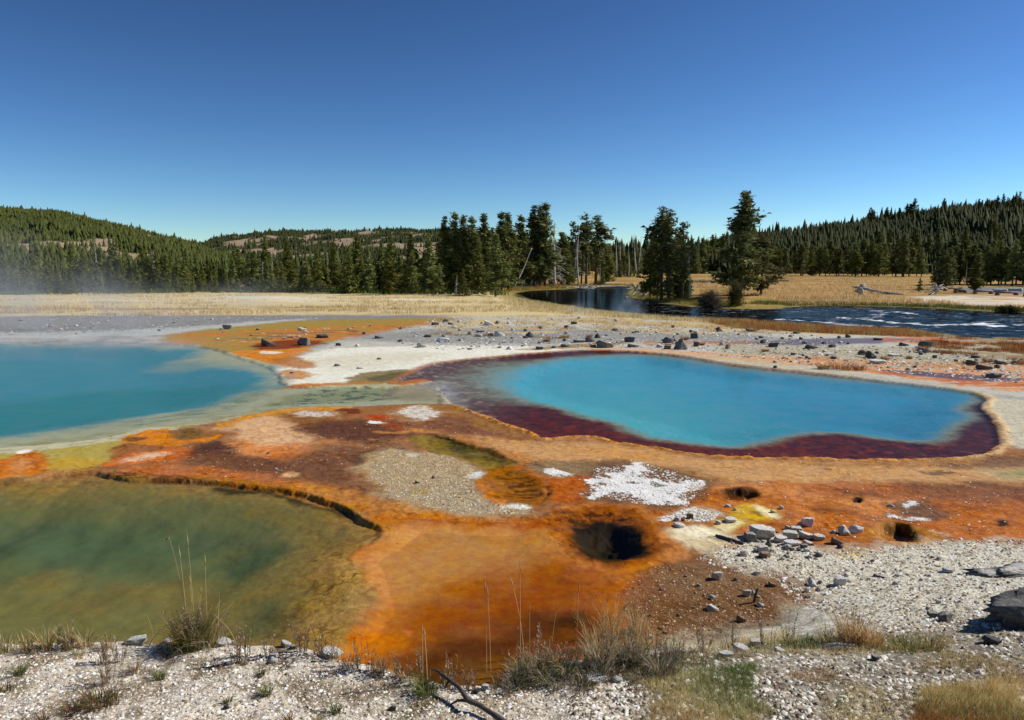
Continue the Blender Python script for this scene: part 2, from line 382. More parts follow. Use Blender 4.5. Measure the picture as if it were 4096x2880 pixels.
F([(630,830),(660,828),(700,836),(692,850),(650,850),(640,858),(625,866)], (186,128,72), .25, .3, 1.2, a=.9)
# shallows between the pools
F([(-1500,1080),(0,1010),(130,1000),(265,980),(330,962),(400,956),(470,950),(540,935),(600,925),(640,915),(860,908),(1000,903),(1010,895),(940,860),(860,858),(700,866),(640,868),(610,818),(500,786),(400,774),(0,768),(-1500,775)], (176,172,144), .15, .3, 1, wet=.9, grav=.05)
F([(700,880),(780,873),(880,868),(900,880),(980,888),(900,897),(800,900),(710,902),(640,905),(600,915),(590,905),(640,892)], (140,140,96), .4, .4, 1, a=.8)
F([(590,918),(600,905),(690,890),(700,872),(860,864),(920,872),(900,895),(800,905),(700,908)], (84,96,88), .15, .4, 1.3, a=.9, mot=(1.5,2.6,.02,.16))
F([(880,862),(960,858),(985,880),(1000,900),(900,898),(860,880)], (160,138,112), .5, .4, 1.2, a=.7)
F([(770,855),(800,838),(850,830),(940,828),(960,838),(920,850),(860,860),(820,862)], (140,122,92), .15, .3, 1.2, wet=.9)
F([(810,850),(850,838),(930,833),(920,846),(860,856)], (96,88,62), .2, .2, 1.2, a=.9)
F([(860,857),(900,852),(955,832),(970,836),(985,855),(940,862),(880,864)], (168,100,50), .1, .15, 2, a=.95)
F([(620,868),(760,857),(860,856),(860,861),(760,864),(640,873)], (186,118,58), .08, .1, 2, a=.9)
# deep blue pool
F([(-1500,775),(0,774),(200,772),(400,780),(470,788),(430,800),(400,812),(480,814),(590,832),(622,848),(600,866),(540,888),(470,910),(400,925),(300,938),(220,953),(100,967),(0,982),(-1500,1060)], (78,138,156), .9, .9, .5, wet=1, grav=0)
F([(-1500,960),(0,905),(300,870),(520,860),(560,880),(400,920),(220,950),(100,965),(0,980),(-1500,1060)], (60,128,132), 1.2, .8, .4, a=.7)
F([(-200,1015),(100,990),(300,962),(480,935),(600,905),(640,880),(660,905),(560,935),(400,962),(270,985),(100,1002),(-200,1030)], (150,138,92), .4, .5, .8, a=.7, mot=(.8,1.6,-.15,.15))
F([(360,815),(430,803),(560,812),(610,826),(520,824),(400,832),(330,835)], (160,164,146), .7, .6, .5, a=.55)
F([(250,952),(330,938),(420,922),(560,886),(620,862),(640,868),(560,905),(470,930),(380,945),(300,962)], (112,128,110), .3, .3, 1, a=.7, mot=(1,2,-.3,.2))
# olive shallows, lower left
F([(-1500,1110),(0,1008),(140,998),(262,981),(330,993),(345,1010),(300,1030),(222,1047),(180,1053),(120,1055),(60,1066),(0,1074),(-1500,1170)], (168,150,84), .12, .2, 1.2, wet=.9, grav=.05)
F([(60,1045),(180,1020),(260,1035),(180,1052),(120,1054)], (190,150,64), .4, .3, 1, a=.7)
F([(-600,1035),(0,1005),(139,993),(262,978),(330,960),(400,955),(400,962),(340,975),(270,988),(140,1004),(0,1018),(-600,1060)], (184,180,156), .08, .1, 1.5, a=.9)
# the mats
F([(222,1047),(262,990),(320,985),(383,985),(425,990),(472,972),(500,946),(600,925),(700,913),(860,908),(1000,902),(1080,928),(1130,950),(1172,961),(1212,986),(1345,984),(1480,1006),(1600,1026),(2000,1034),(2240,1022),(2700,1020),(2700,1230),(2100,1215),(1640,1215),(1450,1290),(1400,1420),(1200,1600),(700,1600),(700,1130),(560,1090),(400,1074),(300,1072)], (150,100,64), .15, .2, 1.2, wet=.35, grav=.35)
F([(262,990),(290,976),(336,962),(383,962),(390,984),(425,988),(500,970),(480,985),(400,1000),(330,998),(285,993)], (206,126,46), .06, .12, 3, wet=.3, grav=.7)
F([(278,984),(310,978),(330,980),(310,990),(285,990)], (110,82,48), .1, .1, 2, a=.9)
F([(386,972),(420,958),(455,962),(470,972),(430,986),(392,986)], (104,82,44), .2, .2, 2, a=.8, wet=.9)
F([(222,1047),(260,1030),(320,1012),(400,1003),(440,1005),(430,1025),(360,1035),(280,1042)], (204,112,56), .1, .2, 1.6, a=.95, grav=.3)
F([(262,1034),(320,1018),(370,1010),(400,1012),(340,1028),(290,1036)], (222,186,158), .15, .15, 2, a=.9)
F([(440,1000),(500,985),(560,990),(620,1010),(700,1030),(780,1060),(680,1075),(560,1060),(450,1040),(400,1030)], (104,68,50), .5, .4, 1, a=.9)
F([(430,1005),(480,988),(540,992),(560,1005),(500,1012),(440,1018)], (72,44,40), .3, .3, 1.4, a=.8)
F([(240,1052),(330,1040),(450,1045),(600,1062),(700,1090),(640,1096),(560,1078),(430,1070),(300,1068)], (184,110,66), .2, .25, 1.4, a=.9, grav=.5)
F([(500,950),(540,936),(600,930),(650,935),(700,960),(730,985),(690,1000),(600,1010),(530,1000),(520,975)], (212,170,132), .4, .5, 1, a=.95, grav=.15, wet=.4)
F([(520,985),(600,995),(700,990),(860,980),(1000,990),(800,1000),(680,1018),(560,1020),(500,1000)], (214,140,90), .35, .5, 1, a=.85)
F([(600,1000),(660,1000),(680,1025),(660,1040),(620,1028)], (196,116,60), .3, .4, 1, a=.7)
F([(470,960),(520,940),(600,922),(680,912),(800,909),(800,916),(640,928),(560,938),(500,960)], (202,140,64), .1, .15, 2, a=.95, grav=.6)
F([(610,925),(700,930),(790,940),(820,955),(720,965),(650,950)], (132,88,52), .3, .3, 1.2, a=.9, grav=.6)
F([(660,960),(720,945),(860,938),(950,955),(1000,972),(900,985),(840,1000),(720,985),(680,975)], (92,58,44), .35, .4, 1.2, a=.95)
F([(985,935),(1030,925),(1100,955),(1140,975),(1060,980),(980,975),(900,975),(950,955)], (124,82,62), .3, .3, 1, a=.9)
F([(700,990),(860,990),(960,985),(940,1000),(880,1003),(810,1012),(780,1020),(700,1010)], (136,98,72), .5, .4, 1, a=.8)
F([(870,906),(1000,902),(1060,925),(1120,950),(1180,975),(1160,980),(1090,965),(1010,930),(990,925),(900,915)], (148,104,62), .15, .2, 2, a=.95, grav=.7)
F([(748,920),(775,914),(805,918),(808,928),(780,930),(752,926)], (110,54,38), .1, .1, 2, a=.95, wet=.8)
F([(812,933),(850,929),(880,932),(870,944),(830,940)], (172,78,42), .15, .1, 2, a=.95)
F([(845,945),(900,948),(925,962),(890,968),(850,958)], (140,72,46), .15, .1, 2, a=.95)
F([(835,965),(880,969),(940,960),(940,968),(880,974),(840,970)], (196,134,80), .08, .1, 2, a=.8)
F([(880,924),(905,912),(950,908),(985,916),(1000,927),(960,940),(920,945),(890,935)], (176,146,112), .3, .45, 2, crust=.44, grav=.6)
F([(640,925),(680,919),(740,920),(770,930),(740,938),(660,934)], (170,136,100), .25, .4, 2, crust=.42, grav=.5)
F([(818,946),(835,941),(862,945),(868,950),(830,950)], (160,120,86), .12, .15, 2, crust=.6)
F([(680,1010),(860,1000),(900,1012),(830,1018),(795,1035),(800,1065),(840,1100),(900,1130),(820,1125),(740,1095),(680,1070),(620,1045)], (116,78,58), .4, .4, 1, a=.95)
F([(790,1025),(815,1012),(900,1002),(920,1005),(830,1022),(800,1045),(780,1040)], (76,48,40), .15, .2, 2, a=.9)
F([(630,1062),(655,1057),(672,1062),(655,1068),(636,1068)], (214,168,124), .12, .1, 2, a=.95, crust=.25)
for (x_, y_, w_) in ((833, 985, 20), (715, 977, 12), (898, 986, 9), (717, 1033, 14), (755, 1024, 10), (770, 1015, 14)):
    F([(x_-w_,y_),(x_,y_-w_*.33),(x_+w_,y_),(x_,y_+w_*.33)], (84,48,36), .08, .08, 3, a=.85)
    F([(x_-w_*.7,y_),(x_,y_-w_*.2),(x_+w_*.7,y_),(x_,y_+w_*.2)], (176,120,84), .06, .06, 3, a=.7)
# pebbly mound in the middle
F([(815,1025),(880,1005),(950,1008),(1010,1018),(1060,1040),(1095,1062),(1070,1085),(1062,1102),(1085,1122),(1140,1132),(1192,1140),(1192,1157),(1100,1162),(1000,1156),(920,1142),(860,1112),(812,1075),(795,1045)], (172,148,116), .35, .3, 1.5, grav=1, wet=0, crust=.2)
F([(950,1085),(1060,1080),(1150,1140),(1050,1150),(960,1140),(900,1110)], (160,146,124), .5, .4, 1, a=.6)
F([(1040,1065),(1085,1058),(1108,1066),(1088,1074),(1060,1074)], (232,226,212), .06, .1, 4, crust=.6)
F([(1120,1130),(1170,1130),(1195,1138),(1180,1144),(1130,1138)], (222,212,192), .08, .1, 4, crust=.5)
F([(905,1018),(925,1014),(940,1020),(920,1025)], (216,210,198), .06, .05, 4, a=.8)
F([(918,1098),(945,1092),(968,1098),(960,1108),(930,1110)], (166,140,78), .06, .08, 4, a=.95, wet=.8)
# crack pool and its brown neighbour
F([(920,972),(985,972),(1045,990),(1120,1010),(1158,1034),(1140,1045),(1100,1052),(1080,1048),(1040,1032),(980,1015),(925,1000)], (124,102,48), .1, .15, 2, wet=.9, grav=.1)
F([(977,978),(1033,996),(1074,1006),(1116,1021),(1140,1036),(1090,1034),(1040,1020),(990,1000)], (58,56,24), .18, .15, 2.4, a=.85, mot=(2,3,-.4,.1))
F([(977,972),(1033,989),(1074,1000),(1116,1013),(1155,1033),(1150,1038),(1112,1022),(1070,1008),(1030,998),(975,978)], (40,28,16), .05, .08, 4, a=.95)
F([(1100,1044),(1160,1044),(1215,1072),(1240,1098),(1234,1125),(1206,1138),(1165,1130),(1110,1116),(1072,1100),(1066,1080)], (148,92,34), .12, .15, 2, wet=.9, grav=.2)
F([(1120,1060),(1180,1060),(1230,1095),(1200,1130),(1140,1115),(1110,1090)], (74,44,22), .12, .3, 3, a=.85, mot=(2.5,4,-.1,.15))
F([(1066,1080),(1074,1070),(1100,1110),(1150,1130),(1130,1132),(1080,1118)], (198,118,40), .06, .1, 3, a=.85)
F([(1155,1040),(1220,1050),(1300,1068),(1330,1080),(1300,1105),(1310,1130),(1250,1130),(1240,1095),(1210,1068)], (176,92,36), .2, .2, 2, a=.95, grav=.4)
F([(900,950),(1000,972),(1130,985),(1200,1010),(1200,1035),(1150,1030),(1080,998),(985,968),(930,972)], (192,132,78), .3, .25, 1.2, a=.95)
# tan plain along the blue pool
F([(1050,975),(1130,985),(1215,992),(1345,990),(1480,1008),(1600,1028),(2000,1038),(2240,1042),(2700,1050),(2700,1090),(2100,1084),(1800,1088),(1600,1078),(1500,1052),(1300,1036),(1200,1035),(1150,1010)], (194,148,102), .35, .3, 1, a=.97, grav=.3, wet=.15)
F([(1300,1030),(1500,1045),(1600,1070),(1720,1085),(1600,1110),(1570,1090),(1480,1050),(1300,1048)], (120,84,54), .35, .3, 1.2, a=.85, grav=.7)
F([(1260,1005),(1400,1000),(1560,1030),(1400,1030)], (196,140,80), .5, .4, 1, a=.6)
for (x_, y_, w_) in ((1850,1050,14),(1990,1045,30),(2110,1060,46),(2060,1052,20),(1860,1040,8),(1780,1032,8)):
    F([(x_-w_,y_),(x_,y_-w_*.2),(x_+w_,y_+2),(x_,y_+w_*.2)], (92,66,50), .1, .2, 3, a=.85, mot=(3,5,-.3,.1))
F([(2180,1055),(2240,1046),(2700,1050),(2700,1078),(2260,1076),(2200,1066)], (186,160,124), .3, .3, 1.2, a=.9)
F([(2225,1060),(2290,1052),(2400,1058),(2400,1072),(2260,1070)], (132,132,88), .3, .2, 2, a=.8, wet=.7)
F([(2100,1034),(2240,1020),(2330,1030),(2330,1046),(2160,1052),(2080,1045)], (118,88,66), .2, .2, 2, a=.8, grav=.8)
F([(1750,1035),(2000,1038),(2160,1028),(2230,1022),(2180,1042),(2000,1048),(1800,1046)], (166,120,74), .2, .2, 2, a=.8, grav=.8)
# right hand orange ground
F([(1440,1165),(1480,1140),(1560,1110),(1600,1085),(1800,1085),(1950,1092),(2100,1100),(2400,1120),(2700,1130),(2700,1230),(2300,1222),(2200,1218),(2130,1208),(2060,1218),(1900,1226),(1750,1205),(1640,1200),(1560,1180)], (178,106,56), .3, .3, 1.2, wet=.45, grav=.45)
F([(1620,1100),(1800,1098),(2000,1110),(2100,1130),(1900,1160),(1750,1200),(1640,1170),(1560,1130)], (190,116,58), .5, .5, 1, a=.8)
F([(1600,1082),(1800,1085),(1950,1095),(2050,1140),(1980,1160),(1900,1130),(1780,1115),(1600,1100)], (204,136,84), .5, .4, 1, a=.75)
F([(1760,1090),(1900,1082),(2050,1088),(2100,1105),(1960,1110),(1860,1112)], (164,92,50), .4, .4, 1.2, a=.75)
F([(2000,1090),(2150,1085),(2400,1095),(2400,1135),(2200,1130),(2060,1115)], (128,84,60), .5, .4, 1.2, a=.85, grav=.7)
F([(1805,1140),(1860,1130),(1910,1142),(1930,1156),(1870,1152)], (110,66,42), .25, .2, 1.6, a=.85)
F([(1860,1100),(1900,1094),(1960,1100),(2010,1112),(1960,1118),(1900,1110)], (118,78,56), .2, .2, 2, a=.7)
F([(2000,1130),(2060,1115),(2100,1130),(2130,1160),(2060,1165),(2010,1150)], (108,80,64), .2, .2, 2, a=.9, crust=.25, grav=.8)
F([(2020,1125),(2050,1120),(2060,1135),(2030,1140)], (120,96,78), .12, .2, 3, a=.8, crust=.55)
F([(1980,1150),(2060,1155),(2120,1165),(2060,1170),(2000,1162)], (130,100,78), .12, .2, 3, a=.8, crust=.55)
F([(1900,1165),(1960,1168),(1945,1195),(1975,1214),(1920,1215),(1880,1190)], (176,104,48), .2, .2, 2, a=.8)
F([(1948,1180),(1975,1168),(2025,1168),(2070,1185),(2130,1190),(2080,1215),(2058,1222),(1975,1214),(1946,1198)], (176,120,50), .1, .12, 3, a=.9, wet=.8)
F([(1982,1176),(2020,1170),(2050,1182),(2064,1205),(2052,1218),(2030,1200),(2000,1190)], (44,32,18), .1, .1, 3, a=.95, wet=.9)
F([(1598,1098),(1640,1092),(1700,1093),(1714,1107),(1700,1120),(1650,1123),(1612,1116)], (120,70,32), .08, .08, 3, a=.95, wet=.8)
F([(1618,1100),(1645,1095),(1670,1100),(1668,1114),(1640,1114)], (38,28,20), .1, .08, 3, a=.95, wet=.9)
F([(1903,1116),(1925,1112),(1941,1117),(1935,1127),(1915,1129)], (24,18,14), .06, .05, 3, a=.98)  # vents are shallow; their dark depth is painted into the bed colour
F([(2232,1169),(2250,1167),(2268,1173),(2260,1180),(2240,1178)], (36,20,16), .06, .05, 3, a=.98)
F([(1720,1175),(1720,1150),(1760,1180),(2000,1215),(1900,1226),(1750,1208)], (150,84,34), .2, .2, 1.5, a=.7)
# white crust patches
F([(1195,1060),(1170,1040),(1230,1034),(1310,1034),(1345,1040),(1320,1062),(1250,1070)], (140,116,88), .2, .2, 2, a=.9, crust=.22, grav=.9)
F([(1215,1054),(1240,1050),(1285,1058),(1280,1068),(1225,1066)], (150,124,96), .14, .2, 4, crust=.62, a=.8)
F([(1300,1050),(1360,1030),(1430,1035),(1500,1055),(1580,1075),(1590,1100),(1540,1140),(1440,1135),(1340,1130),(1300,1100),(1330,1075)], (112,84,62), .2, .25, 1.5, a=.85, grav=.6)
F([(1262,1070),(1295,1064),(1325,1068),(1335,1074),(1290,1078)], (184,98,44), .08, .08, 3, a=.95)
F([(1305,1078),(1330,1070),(1352,1075),(1385,1055),(1400,1045),(1450,1045),(1455,1052),(1420,1062),(1470,1078),(1510,1082),(1570,1075),(1560,1098),(1510,1100),(1535,1115),(1530,1130),(1460,1130),(1430,1112),(1370,1100),(1340,1114),(1312,1116),(1330,1098),(1355,1085)], (140,118,98), .16, .28, 4, crust=.88, grav=.7, wet=0)
F([(1420,1040),(1440,1034),(1450,1040),(1435,1045)], (236,232,226), .06, .08, 5, crust=.6)
F([(1520,1085),(1570,1080),(1575,1095),(1530,1100)], (176,146,112), .1, .1, 3, a=.8, crust=.3)
F([(1400,1077),(1425,1079),(1440,1086),(1415,1087)], (112,100,96), .05, .05, 4, a=.9)
F([(1452,1080),(1480,1084),(1500,1093),(1478,1095),(1455,1088)], (92,98,66), .05, .05, 4, a=.85)
F([(1475,1165),(1500,1148),(1545,1136),(1590,1137),(1622,1150),(1615,1160),(1570,1172),(1510,1165)], (186,168,142), .15, .15, 3, crust=.45, grav=1)
F([(1475,1165),(1495,1150),(1515,1158),(1500,1168)], (180,160,136), .1, .1, 4, crust=.66)
F([(1605,1190),(1600,1175),(1640,1150),(1655,1130),(1690,1128),(1735,1140),(1750,1150),(1735,1165),(1710,1168),(1680,1175),(1630,1195)], (196,158,54), .12, .15, 2.5, a=.95, wet=.6, grav=.1)
F([(1690,1130),(1712,1138),(1740,1150),(1742,1162),(1712,1160),(1695,1145)], (232,220,180), .08, .1, 3, a=.9)
F([(1600,1182),(1620,1168),(1660,1165),(1670,1175),(1640,1190),(1610,1196)], (226,212,170), .1, .1, 3, a=.9)
F([(1680,1146),(1700,1144),(1710,1156),(1690,1160)], (126,96,32), .06, .08, 4, a=.8)
F([(1462,1200),(1500,1186),(1560,1178),(1610,1184),(1640,1200),(1640,1222),(1612,1235),(1540,1232),(1510,1228),(1500,1212)], (206,188,156), .15, .15, 2, a=.97, wet=.3, grav=.1)
F([(1510,1186),(1560,1180),(1610,1188),(1625,1205),(1570,1208),(1530,1200)], (232,222,196), .12, .1, 2.5, a=.95)
F([(1590,1202),(1620,1205),(1640,1215),(1610,1212)], (96,92,92), .06, .06, 4, a=.7)
# right hand gravel slope
F([(1560,1248),(1612,1236),(1650,1212),(1760,1225),(1880,1232),(1960,1222),(2060,1220),(2130,1206),(2200,1216),(2700,1215),(2700,1800),(1000,1800),(1250,1500),(1450,1440),(1700,1390),(1800,1340),(1760,1300),(1640,1285)], (196,187,170), .3, .4, 1.6, grav=1, wet=0, crust=.38)
F([(1620,1240),(1660,1205),(1700,1190),(1800,1215),(1820,1240),(1900,1260),(2000,1250),(1900,1290),(1750,1270),(1660,1260)], (206,198,184), .2, .25, 2, a=.8, crust=.35, grav=1)
F([(1860,1245),(1930,1230),(1960,1240),(1900,1252)], (206,184,100), .1, .1, 3, a=.7)
F([(1900,1270),(2100,1240),(2295,1250),(2700,1250),(2700,1420),(2200,1400),(2000,1390),(1880,1360)], (206,202,190), .5, .4, 1, a=.75, crust=.3)
F([(1390,1380),(1400,1310),(1440,1278),(1500,1255),(1560,1245),(1640,1275),(1740,1300),(1800,1330),(1760,1370),(1700,1400),(1600,1432),(1450,1446),(1370,1440)], (106,76,48), .5, .42, 1.4, a=.97, wet=.45, grav=.85, crust=.06)
F([(1460,1290),(1600,1280),(1700,1310),(1640,1330),(1500,1330)], (128,100,76), .4, .3, 1.6, a=.7, grav=.9)
F([(2060,1390),(2160,1370),(2700,1340),(2700,1800),(1900,1800),(1950,1560),(1980,1450)], (122,114,102), .4, .35, 1.4, a=.85, crust=.08, grav=1)
# the orange basin
F([(800,1165),(850,1150),(900,1145),(1000,1162),(1100,1168),(1200,1164),(1230,1140),(1330,1125),(1430,1135),(1470,1160),(1500,1200),(1560,1240),(1480,1265),(1430,1290),(1400,1330),(1395,1420),(1350,1480),(1200,1560),(1080,1600),(800,1600),(690,1480),(730,1450),(790,1430),(830,1370),(845,1340),(800,1280),(740,1260),(790,1240),(850,1210)], (180,114,58), .15, .2, 1.5, wet=.8, grav=.08)
F([(880,1180),(1000,1180),(1150,1190),(1230,1220),(1200,1260),(1100,1290),(1000,1320),(920,1350),(860,1330),(830,1270)], (192,138,84), .6, .4, 1, a=.9, grav=.06)
F([(820,1150),(920,1150),(1100,1164),(1250,1168),(1250,1190),(1100,1180),(900,1172)], (158,76,24), .2, .2, 2, a=.9, mot=(1.5,2.5,-.4,.1))
F([(1180,1262),(1400,1262),(1420,1330),(1400,1420),(1300,1470),(1100,1480),(900,1440),(880,1400),(980,1340),(1120,1290)], (148,76,26), .8, .4, 1, a=.88)
F([(950,1440),(1100,1400),(1250,1370),(1370,1380),(1350,1420),(1200,1450),(1150,1600),(850,1600),(880,1500)], (84,44,14), .45, .35, 1.2, a=.94)
F([(1230,1390),(1290,1375),(1320,1385),(1280,1410),(1235,1412)], (60,42,20), .15, .15, 3, a=.85, mot=(3,4,-.3,.1))
F([(1000,1490),(1100,1470),(1200,1480),(1150,1540),(1040,1560)], (132,88,36), .3, .2, 2, a=.7)
F([(690,1480),(760,1440),(860,1420),(900,1440),(870,1500),(760,1500)], (196,110,34), .3, .2, 2, a=.8)
F([(885,1422),(905,1414),(920,1422),(905,1430)], (214,130,70), .05, .06, 4, a=.9, crust=.3)
# hole and its brown surround
F([(1215,1155),(1250,1138),(1308,1130),(1421,1134),(1460,1158),(1476,1190),(1480,1225),(1462,1255),(1400,1266),(1340,1265),(1290,1247),(1250,1205),(1222,1180)], (146,80,28), .15, .2, 2, a=.95, wet=.8, grav=.5, mot=(1.5,2.5,-.9,-.3))
F([(1240,1150),(1310,1140),(1420,1145),(1440,1172),(1340,1172),(1290,1185),(1250,1172)], (66,40,16), .1, .3, 3, a=.9, mot=(2.2,3.6,-.05,.15))
F([(1275,1185),(1320,1170),(1361,1166),(1417,1172),(1445,1188),(1458,1215),(1450,1246),(1410,1259),(1361,1262),(1316,1251),(1300,1235),(1278,1212)], (26,24,12), .14, .14, 2.5, a=.98, wet=.9, grav=0)  # darkness of the deep hole put into its bed colour
F([(1290,1232),(1275,1205),(1310,1195),(1350,1225),(1340,1255),(1316,1250)], (56,42,16), .2, .12, 2.5, a=.35)
# patch of orange on the left ledge, with a white cap
F([(-200,1065),(10,1030),(36,1018),(60,1010),(92,1010),(108,1035),(114,1057),(20,1071),(-200,1095)], (196,112,52), .1, .15, 2, a=.95, grav=.5)
F([(20,1040),(45,1025),(70,1030),(60,1060),(20,1070)], (206,146,90), .2, .15, 2, a=.6)
F([(36,1013),(60,1006),(80,1010),(60,1017)], (220,200,180), .05, .06, 4, crust=.6)
# green pool bed
F([(-1500,1200),(-200,1100),(0,1080),(222,1056),(340,1074),(528,1082),(650,1099),(785,1136),(800,1155),(850,1178),(865,1200),(785,1243),(760,1260),(800,1275),(825,1300),(842,1345),(815,1385),(800,1410),(740,1450),(560,1520),(0,1580),(-1500,1700)], (156,122,70), .15, .2, 1.6, wet=.9, grav=.15)
F([(700,1250),(760,1262),(800,1290),(820,1340),(780,1400),(700,1440),(640,1420),(680,1350),(720,1300),(690,1270)], (184,146,84), .3, .2, 1.6, a=.8, grav=.6)
F([(-1500,1240),(0,1100),(300,1085),(600,1110),(720,1150),(700,1230),(640,1300),(660,1370),(560,1420),(300,1440),(-200,1480),(-1500,1600)], (112,110,70), .9, .5, .9, a=.95, grav=.04)
F([(-1500,1260),(0,1180),(250,1150),(420,1170),(560,1190),(560,1250),(450,1290),(250,1290),(0,1290),(-1500,1400)], (78,98,74), 1.1, .6, .7, a=.9, grav=.02)
F([(520,1260),(600,1225),(660,1215),(620,1250),(560,1300),(500,1300)], (66,86,66), .35, .3, 1.6, a=.8)
F([(560,1360),(640,1340),(660,1400),(560,1440),(480,1440)], (84,90,60), .4, .3, 1.6, a=.8)
F([(480,1090),(560,1088),(650,1104),(740,1130),(790,1142),(800,1165),(740,1150),(640,1118),(560,1110),(480,1108)], (30,32,18), .12, .12, 2, a=.85)
F([(222,1052),(340,1066),(430,1064),(600,1084),(700,1108),(690,1114),(600,1096),(480,1084),(330,1080),(230,1064)], (96,58,28), .06, .12, 5, a=.85, mot=(4,6,-.4,.1), grav=1)
F([(430,1063),(560,1076),(700,1100),(830,1140),(900,1152),(1000,1162),(1180,1165),(1180,1172),(1000,1170),(850,1160),(780,1142),(690,1112),(560,1088),(430,1074)], (190,120,52), .12, .12, 3, a=.8, grav=.9)
F([(640,1080),(740,1090),(860,1120),(1000,1156),(1150,1162),(1000,1160),(860,1148),(740,1116),(640,1096)], (200,134,66), .25, .2, 3, a=.7, grav=.6)
for (x_, y_, w_, h_) in ((180,1360,70,26),(420,1340,90,30),(300,1330,60,20),(600,1300,40,20),(430,1400,80,26),(660,1160,80,24),(720,1200,70,22),(590,1150,50,14),(90,1300,60,18)):
    F([(x_-w_,y_),(x_-w_*.5,y_-h_),(x_+w_*.5,y_-h_),(x_+w_,y_),(x_+w_*.4,y_+h_),(x_-w_*.5,y_+h_)], (128,112,64), .25, .25, 2.2, a=.6)

BANK_MARKS = []
def paint(x, y, z):
    N = len(x)
    e = lambda c: np.broadcast_to(lin(c), (N, 3))
    ml = lambda a, b, t: a * (1 - t[:, None]) + b * t[:, None]
    nA = fbm(x * .15, y * .5, 4, 2)
    meadow = ml(e((190,160,102)), e((158,128,76)), sstep(-.25, .3, nA))
    flat = ml(e((176,172,164)), e((150,146,140)), sstep(-.2, .3, fbm(x * .6, y * .6, 3, 12)))
    brown = ml(e((168,118,72)), e((140,92,58)), sstep(-.3, .3, fbm(x * .9, y * .9, 3, 14)))
    col = ml(flat, meadow, sstep(62, 72, y))
    col = ml(brown, col, sstep(20, 24, y))
    # forest floor beyond the left meadow
    uu = x / np.maximum(y, 1)
    forest = sstep(118, 126, y) * sstep(.0, -.03, uu)
    forest = np.maximum(forest, sstep(150, 165, y) * sstep(.06, .03, uu) * (y > 140))
    col = ml(col, e((84,74,46)), forest * .85)
    col = ml(col, e((60,66,38)), sstep(420, 520, y))
    aux = np.zeros((N, 3)); aux[:, 2] = .6
    aux[:, 1] = 0
    allp = np.concatenate([np.asarray(f['pts'], float) for f in FEATS])
    HX, HY, _ = hit(allp[:, 0], allp[:, 1])
    # flow-like wander of every outline
    ws = 1 + 1.2 * sstep(18, 45, y)
    x0, y0 = x, y
    x = x0 + ws * (.16 * fbm(x0 * 1.1, y0 * 1.1, 3, 201) + .07 * fbm(x0 * 4.5, y0 * 4.5, 4, 203, .65))
    y = y0 + ws * (.16 * fbm(x0 * 1.1, y0 * 1.1, 3, 205) + .07 * fbm(x0 * 4.5, y0 * 4.5, 4, 207, .65))
    o = 0
    for f in FEATS:
        hx, hy = HX[o:o + len(f['pts'])], HY[o:o + len(f['pts'])]; o += len(f['pts'])
        poly = chaikin(np.stack([hx, hy], 1), f['n'])
        m = f['soft'] + 1.5 * f['amp'] + .1
        lo, hi = poly.min(0) - m, poly.max(0) + m
        k = np.nonzero((x > lo[0]) & (x < hi[0]) & (y > lo[1]) & (y < hi[1]))[0]
        if not len(k): continue
        X, Y = x[k], y[k]
        d = sdf(X, Y, poly, m)
        d = d + 1.5 * f['amp'] * fbm(X * f['freq'], Y * f['freq'], 4, f['seed'], .6)
        a = sstep(-f['soft'], f['soft'], d) * f['a']
        if f['mot']:
            fx_, fy_, l_, h_ = f['mot']
            a = a * sstep(l_, h_, fbm(X * fx_, Y * fy_, 5, f['seed'] + 7, .6))
        A = a[:, None]
        col = col.copy() if not col.flags.writeable else col
        col[k] = col[k] * (1 - A) + f['rgb'] * A
        for j, nm in enumerate(('crust', 'wet', 'grav')):
            v = f[nm]
            if v is None and nm == 'crust': v = 0.
            if v is not None: aux[k, j] = aux[k, j] * (1 - a) + v * a
    x, y = x0, y0
    # darker veins and blotches wandering over the mats, paler film between them
    mats = sstep(24, 21, y) * sstep(.95, .6, aux[:, 2]) * (aux[:, 2] > .12) * (1 - .8 * smooth_zone(x, y)) * (1 - .6 * sstep(0, .8, sdf(x, y, wE, 1.5)))
    r1 = np.clip(1 - np.abs(fbm(x * 1.5, y * 1.5, 4, 61, .6)) * 7, 0, 1)
    r2 = sstep(.12, .34, fbm(x * 1.9, y * 1.9, 5, 211, .68))
    r3 = sstep(.10, .36, fbm(x * 2.7, y * 2.7, 5, 213, .68))
    col = ml(col, col * np.array([.62, .52, .44]), r1 * mats * .4)
    col = ml(col, col * np.array([.52, .46, .46]), r2 * mats * .5)
    r4 = sstep(.05, .4, fbm(x * .75, y * .75, 4, 217, .6)) * sstep(2, 5, x)
    col = ml(col, col * np.array([.58, .55, .60]), r4 * mats * .75)
    col = ml(col, col * np.array([1.15, 1.2, 1.35]), r3 * mats * .5)
    # pool B colours follow its outlines
    wob = WOB(x, y)
    dA_ = sdf(x, y, wA, 4) + wob * 1.5
    dB = sdf(x, y, wB, 3) + wob
    n3 = fbm(x * 2.2, y * 2.2, 5, 71, .65)
    right = sstep(0, 6, x)
    shelf = ml(e((106,46,32)), e((68,32,30)), sstep(-.3, .6, n3 + .35 * sstep(6.5, 9.5, x) + .25 * sstep(19, 24, y)))
    shelf = ml(shelf, e((128,58,34)), sstep(.1, .4, fbm(x * 3, y * 3, 3, 77)) * sstep(22, 18, y) * .8)
    shelf = ml(shelf, e((108,82,76)), sstep(.8, -2.0, x) * .85)
    shelf = ml(shelf, e((172,150,126)), sstep(.14, .36, fbm(x * 2.2, y * 2.6, 4, 79)) * sstep(.4, -1.5, x) * .7)
    a = sstep(-.03, .1, dB)
    lf = sstep(-.6, -2.2, x) * sstep(-1.5, -.3, dA_)
